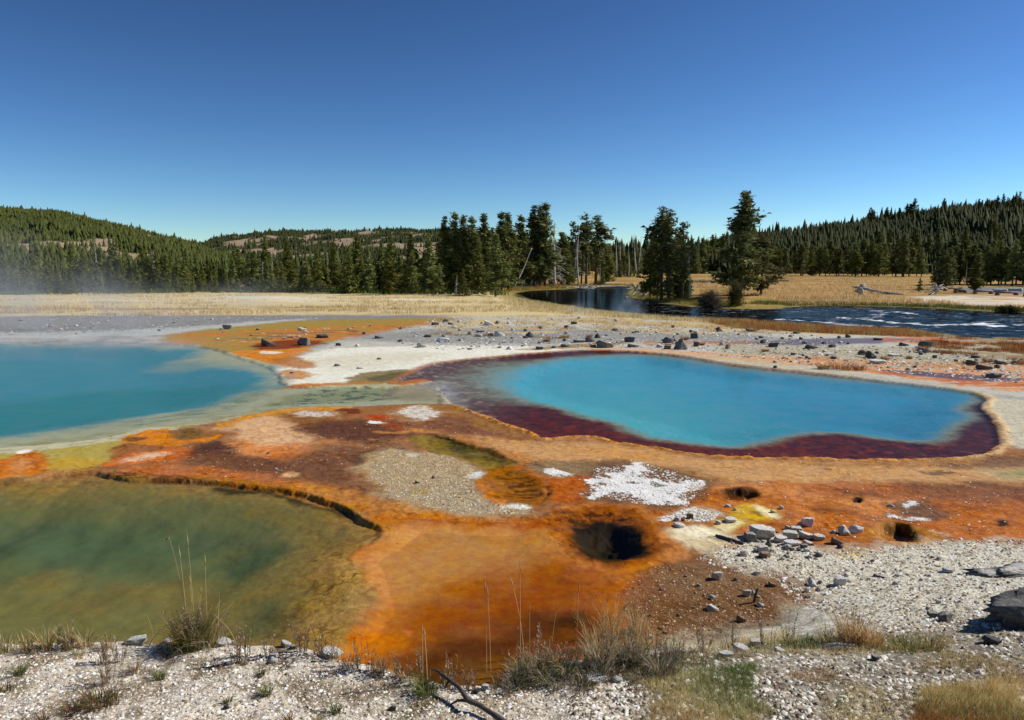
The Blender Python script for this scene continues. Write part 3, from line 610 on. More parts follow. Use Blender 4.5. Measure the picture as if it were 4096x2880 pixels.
    a = a * (1 - lf) + lf * sstep(-.2, 1.5, dB + .9 * fbm(x * .8, y * .8, 4, 85))
    col = ml(col, shelf, a); aux[:, 0] *= 1 - a; aux[:, 1] = np.maximum(aux[:, 1], a); aux[:, 2] *= 1 - .8 * a
    sf = 1 + 3.2 * sstep(1.2, -1.5, x) + 1.2 * sstep(26, 31, y)
    dT = sdf(x, y, wTQ, 3) + wob * 1.6 + .1 * fbm(x * 5, y * 5, 3, 73) + .35 * (sf - 1) * (.35 + .8 * fbm(x * .9, y * .9, 4, 75))
    tq = ml(e((88,164,170)), e((66,130,160)), sstep(3, 11, x) * .9)
    tq = ml(tq, e((84,156,182)), sstep(20, 32, y) * .6)
    col = ml(col, e((150,160,136)), sstep(-.4 * sf, .15 * sf, dT) * .7 * a)
    col = ml(col, tq, sstep(-.12 * sf, .55 * sf, dT) * a); aux[:, 2] *= 1 - sstep(0, .5, dT)
    # crusted lip of pool B
    lip = np.exp(-((dB + .10) / .10) ** 2) * sstep(30, 25, y) * sstep(-.2, -1.2, dA_) * (.55 + .6 * sstep(-.2, .2, fbm(x * 1.6, y * 1.6, 3, 83)))
    lipc = ml(e((206,146,76)), e((150,92,44)), sstep(-.1, .25, fbm(x * 6, y * 6, 3, 81)))
    lipc = ml(lipc, e((214,186,140)), sstep(9.6, 11, x) * .7)
    col = ml(col, lipc, np.clip(lip * 1.2, 0, 1) * (dB < .06)); aux[:, 0] *= 1 - lip; aux[:, 2] = np.maximum(aux[:, 2], lip)
    lipf = np.exp(-((dB + .06) / .10) ** 2) * sstep(28, 32, y)
    col = ml(col, e((176,106,60)), lipf * .8)
    # river banks and bed
    dR = sdf(x, y, wR, 12)
    col = ml(col, e((132,118,58)), sstep(-7, -2, dR) * .75 * (y > 40))
    col = ml(col, e((52,62,22)), sstep(-1.6, -.4, dR) * .9 * ((y > 88) | (x > 40)))
    col = ml(col, e((34,32,24)), sstep(-.4, .3, dR))
    # far meadow right of the river
    fm = sstep(0, 4, y - 88) * sstep(.05, .10, uu) * (dR < -1)
    c2 = ml(e((188,150,92)), e((150,118,64)), sstep(-.2, .25, fbm(x * .05, y * .12, 4, 91)))
    c2 = ml(c2, e((128,116,56)), sstep(.1, .35, fbm(x * .04, y * .2, 3, 93)) * .6)
    col = ml(col, c2, fm * sstep(-3, -8, dR) * (y < 430))
    for pts, c, s_, am in (([(1940,683),(1960,672),(2050,664),(2150,662),(2250,665),(2600,672),(2600,688),(2295,685),(2100,683)], (212,198,176), 1.5, 3.),
                           ([(2140,648),(2180,643),(2295,643),(2600,643),(2600,668),(2295,660),(2180,656)], (118,116,118), .5, .5)):
        p = np.asarray(pts, float); hx, hy, _ = hit(p[:, 0], p[:, 1])
        d = sdf(x, y, chaikin(np.stack([hx, hy], 1), 1), 8) + am * fbm(x * .2, y * .2, 4, 95)
        hole = 1 - .85 * sstep(.1, .3, fbm(x * .12, y * .3, 3, 97)) * (s_ > 1)
        col = ml(col, e(c), sstep(-s_, s_, d) * hole)
    # foreground bank
    u = np.clip(x / np.maximum(y, .3), -1.4, 1.4)
    yc, yf = np.interp(u, CR_U, CR_Y), np.interp(u, FT_U, FT_Y)
    s = sstep(0, 1, (yf + .10 * fbm(x * 1.7, y * 1.7, 4, 44) - y) / (yf - yc)) * sstep(.2, .1, u - .0) 
    s = np.maximum(s, sstep(7.4, 6.6, y) * sstep(.0, .2, u) * .85)
    bn = fbm(x * 1.6, y * 1.6, 4, 101, .6)
    bc = ml(e((208,197,179)), e((142,126,102)), sstep(-.08, .25, bn))
    bc = ml(bc, e((112,96,74)), sstep(.08, .4, fbm(x * 3.4, y * 3.4, 4, 103)))
    bc = ml(bc, e((126,118,104)), sstep(.10, .35, u + .12 * bn) * .85)
    col = ml(col, bc, s); aux[:, 0] = aux[:, 0] * (1 - s) + s * (.30 - .25 * sstep(0, .3, bn)); aux[:, 1] *= 1 - s; aux[:, 2] = aux[:, 2] * (1 - s) + s
    return np.clip(col, 0, 1), aux

# ------------------------------------------------------------------ the ground: one sheet, finer near the camera, out to the horizon
def make_ground():
    py = np.concatenate([np.arange(1500, 597, -1.45)])
    d_mid = 4.5 * 1.0 / np.tan(np.arctan((py - 807) / FOC) + PITCH)
    d_near = np.arange(4.3, d_mid[0] - .01, .0125)
    d = np.concatenate([[.02, .5, 1.2, 2, 2.6, 3.1, 3.5, 3.8, 4.05, 4.2], d_near, d_mid, np.geomspace(d_mid[-1] * 1.1, 6000, 14)])
    a_f = np.arange(-35.4, 35.41, .094)
    a_l = np.linspace(-180, -36, 60); a_r = np.linspace(36, 180, 60)
    a_l = -36 - (144 * np.linspace(1, 0, 60) ** 1.8); a_r = -a_l[::-1]
    az = np.radians(np.concatenate([a_l[:], a_f, a_r[:]]))
    # rings of constant forward distance inside the view, circles elsewhere
    AZ, D = np.meshgrid(az, d)
    k = np.where(np.abs(AZ) < R(45), 1 / np.cos(np.clip(AZ, -R(45), R(45))), 1 / math.cos(R(45)))
    X, Y = np.sin(AZ) * D * k, np.cos(AZ) * D * k
    nr, nc = X.shape
    x, y = X.ravel(), Y.ravel()
    z = height(x, y)
    col, aux = paint(x, y, z)
    i = np.arange((nr - 1) * (nc - 1)); r, c = i // (nc - 1), i % (nc - 1)
    q = np.stack([r * nc + c, r * nc + c + 1, (r + 1) * nc + c + 1, (r + 1) * nc + c], 1)[:, ::-1]
    me = mesh_np('ground', np.stack([x, y, z], 1), quads=q, mats=[mat_ground()], smooth=True, cols=col, extra=[('Aux', aux)])
    return tag(link('ground', me), 'mineral crust flats and bacterial mats around the hot spring pools', kind='structure')

def mat_ground():
    t = NT('ground')
    geo = t.n('ShaderNodeNewGeometry').outputs['Position']
    colr = t.n('ShaderNodeVertexColor', layer_name='Col').outputs[0]
    aux = t.n('ShaderNodeSeparateColor', {0: t.n('ShaderNodeVertexColor', layer_name='Aux').outputs[0]})
    crust, wet, grav = aux.outputs[0], aux.outputs[1], aux.outputs[2]
    n_f = t.noise(geo, 38, 4, .7); n_m = t.noise(geo, 6, 5, .65); n_b = t.noise(geo, 1.3, 4, .6)
    n_g = t.n('ShaderNodeTexVoronoi', {'Vector': geo, 'Scale': 30.0}).outputs[0]
    n_l = t.noise(geo, 2.6, 6, .72, .6)
    v = t.math('ADD', t.mr(n_m, .3, .7, .80, 1.18), t.mr(n_l, .3, .7, -.20, .16))
    v = t.math('ADD', 1., t.math('MULTIPLY', t.math('ADD', v, -1.), t.mr(grav, .0, .12, .02, 1.)))
    vg = t.mr(n_f, .3, .7, -.34, .34)
    v = t.math('ADD', v, t.math('MULTIPLY', vg, t.math('ADD', t.math('MULTIPLY', grav, .9), t.mr(grav, .03, .12, .03, .26))))
    c = t.mix(1, colr, t.n('ShaderNodeCombineColor', {0: v, 1: v, 2: v}).outputs[0], 'MULTIPLY')
    c = t.n('ShaderNodeHueSaturation', {'Hue': t.mr(n_m, .3, .7, .49, .51), 'Saturation': t.mr(n_b, .3, .7, .97, 1.10), 'Color': c}).outputs[0]
    # broken white crust: fine noise against the painted amount
    thr = t.math('ADD', t.math('MULTIPLY', n_f, .75), t.math('MULTIPLY', n_m, .45))
    cm = t.mr(t.math('SUBTRACT', t.math('ADD', thr, crust), 1.0), -.02, .08)
    cm = t.math('MULTIPLY', cm, t.mr(crust, .02, .08))
    c = t.mix(cm, c, (.74, .72, .67, 1))
    # dark spots and pale grains strewn on the mats
    vo = t.n('ShaderNodeTexVoronoi', {'Vector': geo, 'Scale': 7.0, 'Randomness': 1.0})
    rn = t.n('ShaderNodeSeparateColor', {0: vo.outputs['Color']})
    sp = t.math('MULTIPLY', t.mr(vo.outputs[0], .10, .16, 1, 0), t.math('GREATER_THAN', rn.outputs[0], .72))
    sp = t.math('MULTIPLY', sp, t.mr(n_b, .42, .55, 0, .8))
    c = t.mix(sp, c, t.mix(1, c, (.42, .36, .32, 1), 'MULTIPLY'))
    vo2 = t.n('ShaderNodeTexVoronoi', {'Vector': geo, 'Scale': 16.0, 'Randomness': 1.0})
    rn2 = t.n('ShaderNodeSeparateColor', {0: vo2.outputs['Color']})
    sp2 = t.math('MULTIPLY', t.mr(vo2.outputs[0], .08, .16, 1, 0), t.math('GREATER_THAN', rn2.outputs[1], .90))
    c = t.mix(t.math('MULTIPLY', sp2, t.mr(grav, .1, .5, 0, .85)), c, (.66, .60, .52, 1))
    # hairline cracks in the dry crust
    dw = t.n('ShaderNodeVectorMath', {0: geo, 1: t.n('ShaderNodeVectorMath', {0: t.n('ShaderNodeTexNoise', {'Vector': geo, 'Scale': 3.0}).outputs['Color'], 1: (.35, .35, .35)}, operation='MULTIPLY').outputs[0]}, operation='ADD').outputs[0]
    ve = t.n('ShaderNodeTexVoronoi', {'Vector': dw, 'Scale': 1.7}, feature='DISTANCE_TO_EDGE').outputs[0]
    ck = t.math('MULTIPLY', t.mr(ve, .006, .03, 1, 0), t.math('MULTIPLY', t.mr(n_b, .50, .60, 0, .8), t.mr(grav, .15, .3, 0, 1)))
    c = t.mix(ck, c, t.mix(1, c, (.35, .30, .28, 1), 'MULTIPLY'))
    # shade of the pits between the grains, darkened into the colour
    pit = t.mr(n_f, .36, .46, 1, 0)
    c = t.mix(t.math('MULTIPLY', t.math('MULTIPLY', pit, grav), .55), c, t.mix(1, c, (.45, .42, .38, 1), 'MULTIPLY'))
    h = t.math('ADD', t.math('MULTIPLY', n_f, .012), t.math('MULTIPLY', n_m, .03))
    hg = t.math('MULTIPLY', h, t.mr(grav, .04, 1, 0, 1))
    nb = t.n('ShaderNodeBump', {'Height': hg, 'Strength': .8, 'Distance': 1.0}).outputs[0]
    rough = t.mr(wet, 0, 1, .9, .65)
    return t.done(t.bsdf(c, rough, t.mr(wet, 0, 1, .12, .02), nb))

# ------------------------------------------------------------------ water
def mat_water(name, k, tint, rough, scale, bstr, foam=False):
    t = NT(name)
    geo = t.n('ShaderNodeNewGeometry').outputs['Position']
    mp = t.n('ShaderNodeMapping', {'Vector': geo, 'Scale': (1, 1.6, 1)}).outputs[0]
    h = t.math('ADD', t.noise(mp, scale, 3, .5), t.math('MULTIPLY', t.noise(mp, scale * .2, 2, .5), 2.))
    nb = t.bump(h, bstr, .02)
    fr = t.math('MULTIPLY', t.n('ShaderNodeFresnel', {'IOR': 1.33, 'Normal': nb}).outputs[0], k)
    gl = t.n('ShaderNodeBsdfGlossy', {'Roughness': rough, 'Normal': nb}).outputs[0]
    tr = t.n('ShaderNodeBsdfTransparent', {'Color': tint}).outputs[0]
    sh = t.n('ShaderNodeMixShader', {0: fr, 1: tr, 2: gl}).outputs[0]
    if foam:
        fa = t.n('ShaderNodeSeparateColor', {0: t.n('ShaderNodeVertexColor', layer_name='Col').outputs[0]}).outputs[0]
        mp2 = t.n('ShaderNodeMapping', {'Vector': geo, 'Scale': (.35, 1.5, 1)}).outputs[0]
        nn = t.math('ADD', t.math('MULTIPLY', t.noise(mp2, 1.3, 6, .75), .75), t.math('MULTIPLY', t.noise(mp2, 7, 3, .7), .25))
        fm = t.mr(t.math('ADD', nn, fa), .70, .80)
        fd = t.n('ShaderNodeBsdfDiffuse', {'Color': (.8, .83, .86, 1)}).outputs[0]
        sh = t.n('ShaderNodeMixShader', {0: fm, 1: sh, 2: fd}).outputs[0]
    return t.done(sh)

def sheet(name, pts, z, m, grow=.35, label=None, world=False):
    p = np.asarray(pts, float)
    if not world:
        x, y = unproj(p[:, 0], p[:, 1], 0); p = np.stack([x, y], 1)
    if grow:
        nrm = np.roll(p, -1, 0) - np.roll(p, 1, 0); nrm /= np.linalg.norm(nrm, axis=1)[:, None] + 1e-9
        area = np.sum(p[:, 0] * np.roll(p[:, 1], -1) - np.roll(p[:, 0], -1) * p[:, 1])
        sg = 1 if area > 0 else -1
        p = p + sg * grow * np.stack([nrm[:, 1], -nrm[:, 0]], 1)
    me = bpy.data.meshes.new(name)
    me.from_pydata([(a, b, z) for a, b in p], [], [list(range(len(p)))])
    me.materials.append(m)
    o = link(name, me)
    if o.data.polygons[0].normal.z < 0: me.flip_normals()
    return tag(o, label, kind='structure')

ground = make_ground()
m_blue = mat_water('spring_water', .20, (.96, .99, 1.0, 1), .10, 9, .002)
m_green = mat_water('green_spring_water', .13, (.97, .97, .93, 1), .02, 14, .05)
m_amber = mat_water('amber_spring_water', .22, (1, .97, .92, 1), .02, 14, .04)
sheet('hot_spring_water', [(-1500,750),(0,752),(430,758),(520,778),(640,812),(680,862),(930,830),(1010,915),(600,945),(380,972),(0,1075),(-1500,1160)], W_Z, m_blue, 0, 'steaming blue hot spring pool running off the left edge of the photo')
sheet('hot_spring_water', [(930,830),(960,790),(1300,770),(1560,785),(2100,850),(2260,880),(2290,990),(2230,1045),(1900,1048),(1550,1040),(1300,998),(1150,990),(1010,915)], W_Z, m_blue, 0, 'turquoise hot spring pool with maroon shelf and golden rim')
sheet('hot_spring_water', [(-1500,1150),(0,1065),(222,1040),(530,1068),(730,1105),(860,1150),(905,1200),(860,1290),(850,1420),(700,1600),(-1500,1900)], W_Z - .01, m_green, 0, 'murky green hot spring pool below the pebbly bank')
sheet('hot_spring_water', [(1180,1150),(1300,1120),(1450,1125),(1520,1200),(1500,1270),(1420,1330),(1420,1470),(1200,1600),(700,1600),(850,1420),(860,1290),(905,1200),(860,1150)], W_Z - .01, m_green, 0, 'shallow orange basin with a dark round vent')
sheet('hot_spring_water', [(900,962),(1000,962),(1170,1020),(1260,1090),(1250,1145),(1180,1145),(1050,1110),(1050,1060),(900,1010)], W_Z - .03, m_green, 0, 'small brown spring pool along the dark crack')
for (p_, d_), l_ in zip(HOLES, ('oval dark vent pool beside the yellow patch', 'tiny black vent in the orange ground', 'dark round vent pool at the edge of the right gravel', 'small dark vent pool close to the right edge')):
    sheet('vent_water', p_, -.12, m_green, .05, l_)

def make_river():
    xs = np.concatenate([np.arange(0, 75, .45), np.arange(75, 150, 1.2)]); ys = np.concatenate([np.arange(46, 92, .30), np.arange(92, 175, .9)])
    X, Y = np.meshgrid(xs, ys); x, y = X.ravel(), Y.ravel()
    d = sdf(x, y, wR, 12)
    rx_, ry_ = (x / y) * FOC, y
    # rapids: lines of broken water traced across the river on the right
    foam = np.full(x.shape, -.15)
    amp = np.full(x.shape, .015)
    for pts, w, a in (([(1955,697),(2000,698),(2050,704)], 1.0, .42), ([(1860,693),(1890,698)], .8, .30), ([(1750,716),(1850,722),(1900,729),(2000,732)], 1.0, .42),
                      ([(1880,712),(1930,714),(1980,722),(2060,727),(2100,732)], 1.1, .46), ([(1990,700),(1960,712),(1900,716)], 1.0, .40), ([(2090,728),(2140,728),(2200,726),(2240,732)], 1.0, .44),
                      ([(2190,723),(2280,728),(2400,735)], .9, .40), ([(1700,712),(1780,716),(1880,722)], .9, .30), ([(2050,703),(2100,707),(2200,712)], .7, .24),
                      ([(2180,735),(2260,737),(2420,742)], .8, .34), ([(1890,700),(1930,704),(1990,709)], .7, .28)):
        p = np.asarray(pts, float); qx, qy = unproj(p[:, 0], p[:, 1], RIV_Z)
        for i in range(len(qx) - 1):
            ex, ey = qx[i+1] - qx[i], qy[i+1] - qy[i]
            t = np.clip(((x - qx[i]) * ex + (y - qy[i]) * ey) / (ex*ex + ey*ey), 0, 1)
            dd = np.hypot(x - qx[i] - t * ex, y - qy[i] - t * ey)
            g = np.exp(-((dd + 1.1 * fbm(x * .4, y * .7, 4, 137)) / w) ** 2)
            foam = np.maximum(foam, -.15 + g * (a * .98)); amp = np.maximum(amp, .015 + .07 * g)
    rap = sstep(.52, .40, np.abs(x / y - .60)) * sstep(98, 90, y)
    foam = np.maximum(foam, -.15 + rap * .275)
    amp += rap * .02
    z = RIV_Z + amp * (fbm(x * .9, y * 1.8, 4, 131) * 1.6)
    nr, nc = X.shape
    i = np.arange((nr - 1) * (nc - 1)); r, c = i // (nc - 1), i % (nc - 1)
    q = np.stack([r * nc + c, r * nc + c + 1, (r + 1) * nc + c + 1, (r + 1) * nc + c], 1)
    keep = d > -5
    q = q[keep[q].all(1)]
    cols = np.repeat(np.clip(foam, -.2, 1)[:, None] , 3, 1)
    me = mesh_np('river_water', np.stack([x, y, z], 1), quads=q, mats=[mat_water('river_water', .30, (.12, .13, .15, 1), .12, 1.3, .3, True)], smooth=True, cols=cols)
    return tag(link('river_water', me), 'dark river with white rapids', kind='structure')
make_river()
bx_, by_ = unproj([1500,1540,1600,1700,1780,1780,1700,1600,1500], [626,622,622,624,624,640,640,643,641], RIV_Z)
sheet('brook_water', np.stack([bx_, by_], 1), RIV_Z + .01, bpy.data.materials['river_water'] if False else mat_water('brook_water', .8, (.2, .22, .25, 1), .08, 1, .4), 0, 'narrow arm of the river behind the wooded spit', True)

# ------------------------------------------------------------------ geometry kits
def tube(pts, rad, sides=6, cap=True):
    pts = np.asarray(pts, float); rad = np.broadcast_to(np.asarray(rad, float), (len(pts),))
    V, Q, T = [], [], []
    tan = np.gradient(pts, axis=0); tan /= np.linalg.norm(tan, axis=1)[:, None] + 1e-9
    ref = np.array([0, 0, 1.]) if abs(tan[0][2]) < .9 else np.array([1., 0, 0])
    a = np.arange(sides) / sides * 2 * np.pi
    for p, r, t in zip(pts, rad, tan):
        s = np.cross(t, ref); s /= np.linalg.norm(s) + 1e-9; u = np.cross(s, t)
        V.append(p + r * (np.cos(a)[:, None] * s + np.sin(a)[:, None] * u))
    n = len(pts)
    for i in range(n - 1):
        for j in range(sides):
            b, c = i * sides + j, i * sides + (j + 1) % sides
            Q.append((b, c, c + sides, b + sides))
    V = np.concatenate(V)
    T = [(0, j + 1, j) for j in range(1, sides - 1)] + [((n-1)*sides, (n-1)*sides + j, (n-1)*sides + j + 1) for j in range(1, sides - 1)] if cap else []
    return V, Q, T
class Geo:
    def __init__(s): s.V, s.T, s.Q, s.C, s.n = [], [], [], [], 0
    def add(s, V, T=(), Q=(), c=(1, 1, 1)):
        V = np.asarray(V, float)
        if len(T): s.T.append(np.asarray(T, np.int64).reshape(-1, 3) + s.n)
        if len(Q): s.Q.append(np.asarray(Q, np.int64).reshape(-1, 4) + s.n)
        s.V.append(V); s.C.append(np.broadcast_to(np.asarray(c, float), (len(V), 3)) if np.ndim(c) < 2 else c); s.n += len(V)
    def tube(s, pts, rad, sides=6, c=(1, 1, 1)):
        V, Q, T = tube(pts, rad, sides); s.add(V, T, Q, c)
    def mesh(s, name, mats, smooth=False):
        return mesh_np(name, np.concatenate(s.V), np.concatenate(s.T) if s.T else None, np.concatenate(s.Q) if s.Q else None, mats, smooth, np.concatenate(s.C))

def mat_leafy(name, rough=.75, trans=.25, var=.35):
    t = NT(name)
    c = t.n('ShaderNodeVertexColor', layer_name='Col').outputs[0]
    rnd = t.n('ShaderNodeObjectInfo').outputs['Random']
    c = t.n('ShaderNodeHueSaturation', {'Hue': t.mr(rnd, 0, 1, .485, .51), 'Saturation': t.mr(rnd, 0, 1, 1.1, .9), 'Value': t.mr(rnd, 0, 1, 1 - var, 1 + var), 'Color': c}).outputs[0]
    b = t.bsdf(c, rough, .12)
    tr = t.n('ShaderNodeBsdfTranslucent', {'Color': c}).outputs[0]
    return t.done(t.n('ShaderNodeMixShader', {0: trans, 1: b, 2: tr}).outputs[0])
def mat_plain(name, rgb, rough=.9, sc=8, amt=.3, bump=.4, dist=.02, spec=.15, col=False, stretch=(1, 1, 1)):
    t = NT(name)
    co = t.n('ShaderNodeMapping', {'Vector': t.n('ShaderNodeTexCoord').outputs['Object'], 'Scale': stretch}).outputs[0]
    n = t.noise(co, sc, 4, .65)
    base = t.n('ShaderNodeVertexColor', layer_name='Col').outputs[0] if col else (*rgb, 1)
    v = t.mr(n, .3, .7, 1 - amt, 1 + amt)
    c = t.mix(1, base, t.n('ShaderNodeCombineColor', {0: v, 1: v, 2: v}).outputs[0], 'MULTIPLY')
    return t.done(t.bsdf(c, rough, spec, t.bump(n, bump, dist)))
M_NEEDLE = mat_leafy('needles', .8, .22, .28)
M_BARK = mat_plain('bark', (.10, .075, .055), .95, 6, .45, .8, .03, stretch=(1, 1, .25))
M_DEAD = mat_plain('dead_wood', (.46, .43, .39), .95, 5, .45, .7, .02, stretch=(1, 1, .25))
M_GRASS = mat_leafy('dry_grass', .8, .3, .1)

def conifer(seed, W=.17, t0=.04, top=.8, dens=1., ragged=.25, base=(.150, .185, .045), H=10., bell=False, lean=0.):
    """trunk mesh and crown mesh of one conifer, 10 m tall"""
    r = np.random.default_rng(seed)
    g = Geo(); C, S, K = [], [], []
    nl = int(34 * dens * (1 - t0))
    ph = r.random() * 6
    gaps = r.random(8)
    bend = lambda t: np.array([lean * t * t * H + .10 * math.sin(3 * t + ph), .08 * math.sin(4 * t + ph * 2), t * H])
    for i in range(nl):
        t = t0 + (1 - t0) * (i + r.random()) / nl
        q = (t - t0) / (1 - t0)
        prof = (1 - q) ** top if not bell else (math.sin(min(1, q * 3.2 + .25) * math.pi / 2)) * (1 - q) ** top
        prof = prof * (1 if q > .12 else .75 + q * 2)
        nb = 3 + int(r.random() * 4)
        for b in range(nb):
            a = r.random() * 2 * np.pi
            lob = 1 + ragged * math.sin(a * 2 + t * 23 + ph) + ragged * r.normal() * .6
            L = max(.12, W * H * prof * lob)
            if gaps[int((a / 6.284 * 4 + t * 9)) % 8] < ragged * .5 and L > .5: continue
            up = .25 * q - .18 + .1 * r.normal()
            k = max(2, int(L / .26))
            s = L * (.25 + .75 * (np.arange(k) + r.random(k)) / k)
            P = bend(t)[None] + np.stack([np.cos(a) * s, np.sin(a) * s, up * s + .12 * s * s / max(L, .3)], 1)
            C.append(P + r.normal(size=(k, 3)) * .07)
            S.append(np.full(k, .17 + .13 * r.random()) * (1.15 if q < .85 else .75))
            K.append(np.full(k, .78 + .44 * r.random()))
    C.append(np.array([bend(1.0) - [0, 0, .15 + .12 * j] for j in range(5)])); S.append(np.linspace(.12, .18, 5)); K.append(np.full(5, 1.1))
    C, S, K = np.concatenate(C), np.concatenate(S), np.concatenate(K)
    m = 6
    C2 = np.repeat(C, m, 0); S2 = np.repeat(S, m); K2 = np.repeat(K, m) * (.85 + .3 * r.random(len(S2)))
    n = len(C2)
    off = r.normal(size=(n, 3)) * S2[:, None] * .55
    e = r.normal(size=(n, 3, 3)) * S2[:, None, None] * .78; e[:, :, 2] *= .6
    V = (C2 + off)[:, None] + e
    tint = np.array(base)[None] * K2[:, None] * (1 + r.normal(size=(n, 1)) * .08)
    tint[:, 0] *= (1 + .25 * r.random(n))
    g.add(V.reshape(-1, 3), np.arange(n * 3).reshape(-1, 3), (), np.repeat(tint, 3, 0))
    tg = Geo()
    tt = np.linspace(0, .97, 9)
    tg.tube([bend(t) - [0, 0, .3 * (t == 0)] for t in tt], .135 * (1 - tt) ** .8 + .02, 6)
    for _ in range(26 if t0 > .12 else 8):      # bare limbs below the crown
        t = r.uniform(.08, max(.2, t0 + .12)); a = r.random() * 6.28; L = r.uniform(.3, .9)
        p0 = bend(t)
        tg.tube([p0, p0 + [math.cos(a) * L * .6, math.sin(a) * L * .6, -.05], p0 + [math.cos(a) * L, math.sin(a) * L, -.22]], [.028, .018, .006], 3)
    return tg.mesh('trunk', [M_BARK]), g.mesh('crown', [M_NEEDLE])

def dead_tree(seed, H=10., nb=60, droop=-.5, blen=1.1, rad=.11, lean=0., t0=.15, c=(1, 1, 1)):
    r = np.random.default_rng(seed)
    tg, bg_ = Geo(), Geo()
    ph = r.random() * 6
    bend = lambda t: np.array([lean * t * H + .12 * math.sin(4 * t + ph), .1 * math.sin(3 * t + ph), t * H])
    tt = np.linspace(0, 1, 10)
    tg.tube([bend(t) - [0, 0, .3 * (t == 0)] for t in tt], rad * (1 - tt) ** .7 + .012, 6)
    for _ in range(nb):
        t = r.uniform(t0, .97); a = r.random() * 6.28; L = blen * (1.15 - t) * r.uniform(.4, 1.2)
        p0 = bend(t); d = np.array([math.cos(a), math.sin(a), 0])
        P = [p0, p0 + d * L * .5 + [0, 0, droop * L * .15], p0 + d * L + [0, 0, droop * L * .8]]
        bg_.tube(P, [.028, .018, .007], 3)
        if L > .5:
            for k in range(3):
                q = P[1] + (P[2] - P[1]) * r.random(); e = r.normal(size=3) * .22
                bg_.tube([q, q + e + [0, 0, droop * .25]], [.012, .005], 3)
    return tg.mesh('trunk', [M_DEAD]), (bg_.mesh('branches', [M_DEAD]) if nb else None)

DENSE = [conifer(100 + i, W=w, t0=t0, top=tp, ragged=rg) for i, (w, t0, tp, rg) in enumerate([(.20,.03,.85,.2),(.17,.05,.8,.25),(.23,.03,.95,.18),(.15,.04,.7,.28),(.19,.09,.75,.3),(.16,.12,.6,.3)])]
TALL = [conifer(200 + i, W=w, t0=t0, top=tp, ragged=rg, dens=1.25, base=(.125,.150,.042), bell=True) for i, (w, t0, tp, rg) in enumerate([(.125,.10,.5,.3),(.11,.16,.45,.35),(.14,.08,.55,.3),(.10,.2,.4,.4)])]
SPARSE = [conifer(300 + i, W=w, t0=t0, top=.35, ragged=.6, dens=d, base=(.12,.14,.045), bell=True) for i, (w, t0, d) in enumerate([(.10,.45,.8),(.085,.55,.9),(.12,.3,.8),(.09,.25,.75)])]
SMALL = [conifer(400 + i, W=w, t0=.0, top=.7, ragged=.25, dens=.7, base=(.12,.155,.045)) for i, w in enumerate([.27,.22])]
DEADB = [dead_tree(500, nb=110, droop=-.9, blen=1.5), dead_tree(501, nb=60, droop=-.2, blen=.9, rad=.08), dead_tree(502, nb=30, droop=.1, blen=.5, rad=.07)]
SNAG = [dead_tree(510, nb=6, blen=.4, rad=.10), dead_tree(511, nb=14, blen=.35, rad=.075)]
TREE_N = 0
def plant_tree(kind, px, pyb, pyt, label, group=None, name='pine_tree', cat='tree', w=1., rz=None, lean=0., lean_y=0.):
    global TREE_N
    TREE_N += 1
    x, y, z = at(px, pyb)
    rx, ry, rz_ = ray(px, pyt)
    H = CAM_H + y * rz_ / ry - z
    s = H / 10.
    if cat == 'dead_tree' or kind in DEADB or kind in SNAG: w *= 1.7
    o = empty(name, (x, y, z - .05), random.random() * 6.28 if rz is None else rz, (s * w, s * w, s))
    if lean or lean_y: o.rotation_euler = (lean_y, lean, o.rotation_euler[2] if not lean else 0)
    t, c = kind
    link('trunk', t, o)
    if c is not None:
        cr = link(c.name.split('.')[0], c, o)
        if cr.name.startswith('branches'): cr['kind'] = 'stuff'
    tag(o, label, cat, group)
    return o
LFT, RGT, MID = 'conifers at the edge of the left forest', 'conifers at the edge of the right forest', 'conifers in the wood beyond the river bend'

# --- traced trees, middle and right
T = plant_tree
T(DENSE[0],688,655,565,'short pine standing in front of the twin peaked crown left of the middle','conifers in the middle stand')
T(DENSE[3],648,652,538,'darker ragged conifer rising above its neighbours over the left tree line','conifers in the middle stand')
T(DENSE[1],713,656,556,'narrow green conifer with a pointed top left of the tallest slim one',None)
T(DENSE[3],752,654,541,'slim pointed conifer rising alone against the middle hill',None)
T(DENSE[2],783,658,551,'broad bushy dark pine with a rounded top beside the dry meadow',None, w=1.1)
T(DENSE[1],803,652,528,'dark conifer peak directly behind the broad bushy pine',None)
T(DENSE[0],826,657,550,'medium conifer right of the broad bushy pine',None)
T(DENSE[4],858,653,543,'dark conifer behind and left of the tawny twin trunked pine',None)
T(DENSE[1],876,655,527,'tall pine topping the trees over the tawny twin trunked pine',None)
T(DENSE[5],873,661,566,'tawny pine showing two brown trunks at the meadow edge',None, w=1.25)
T(DENSE[4],922,655,522,'ragged conifer with a broken looking flat crown',None)
T(DENSE[5],924,660,560,'pine with a pale bare lower trunk at the edge of the middle stand',None, w=1.1)
T(DENSE[0],963,658,524,'dark broad conifer left of the tall dense stand',None, w=1.15)
T(DENSE[5],985,660,590,'low sparse conifer with grey dead lower branches in front of the tall stand',None)
T(TALL[1],998,655,487,'slim conifer top at the left end of the tall dense stand',None)
T(TALL[0],1020,655,477,'tallest rounded crown on the left of the dense stand',None, w=1.15)
T(TALL[2],1038,655,486,'dark crown just right of the tallest rounded one',None, w=1.0)
T(TALL[0],1058,656,487,'conifer crown in the middle of the dense stand',None, w=1.0)
T(SMALL[0],1038,664,602,'small bright green young conifer in front of the dark stand',None)
T(TALL[2],1084,656,482,'dark tall conifer behind the lone dark pine by the river',None, w=1.1)
T(DENSE[1],1072,660,540,'mid height dark conifer inside the tall stand',None)
T(DENSE[4],1112,665,524,'dark cone shaped pine with a short brown trunk above the meadow',None, w=1.25)
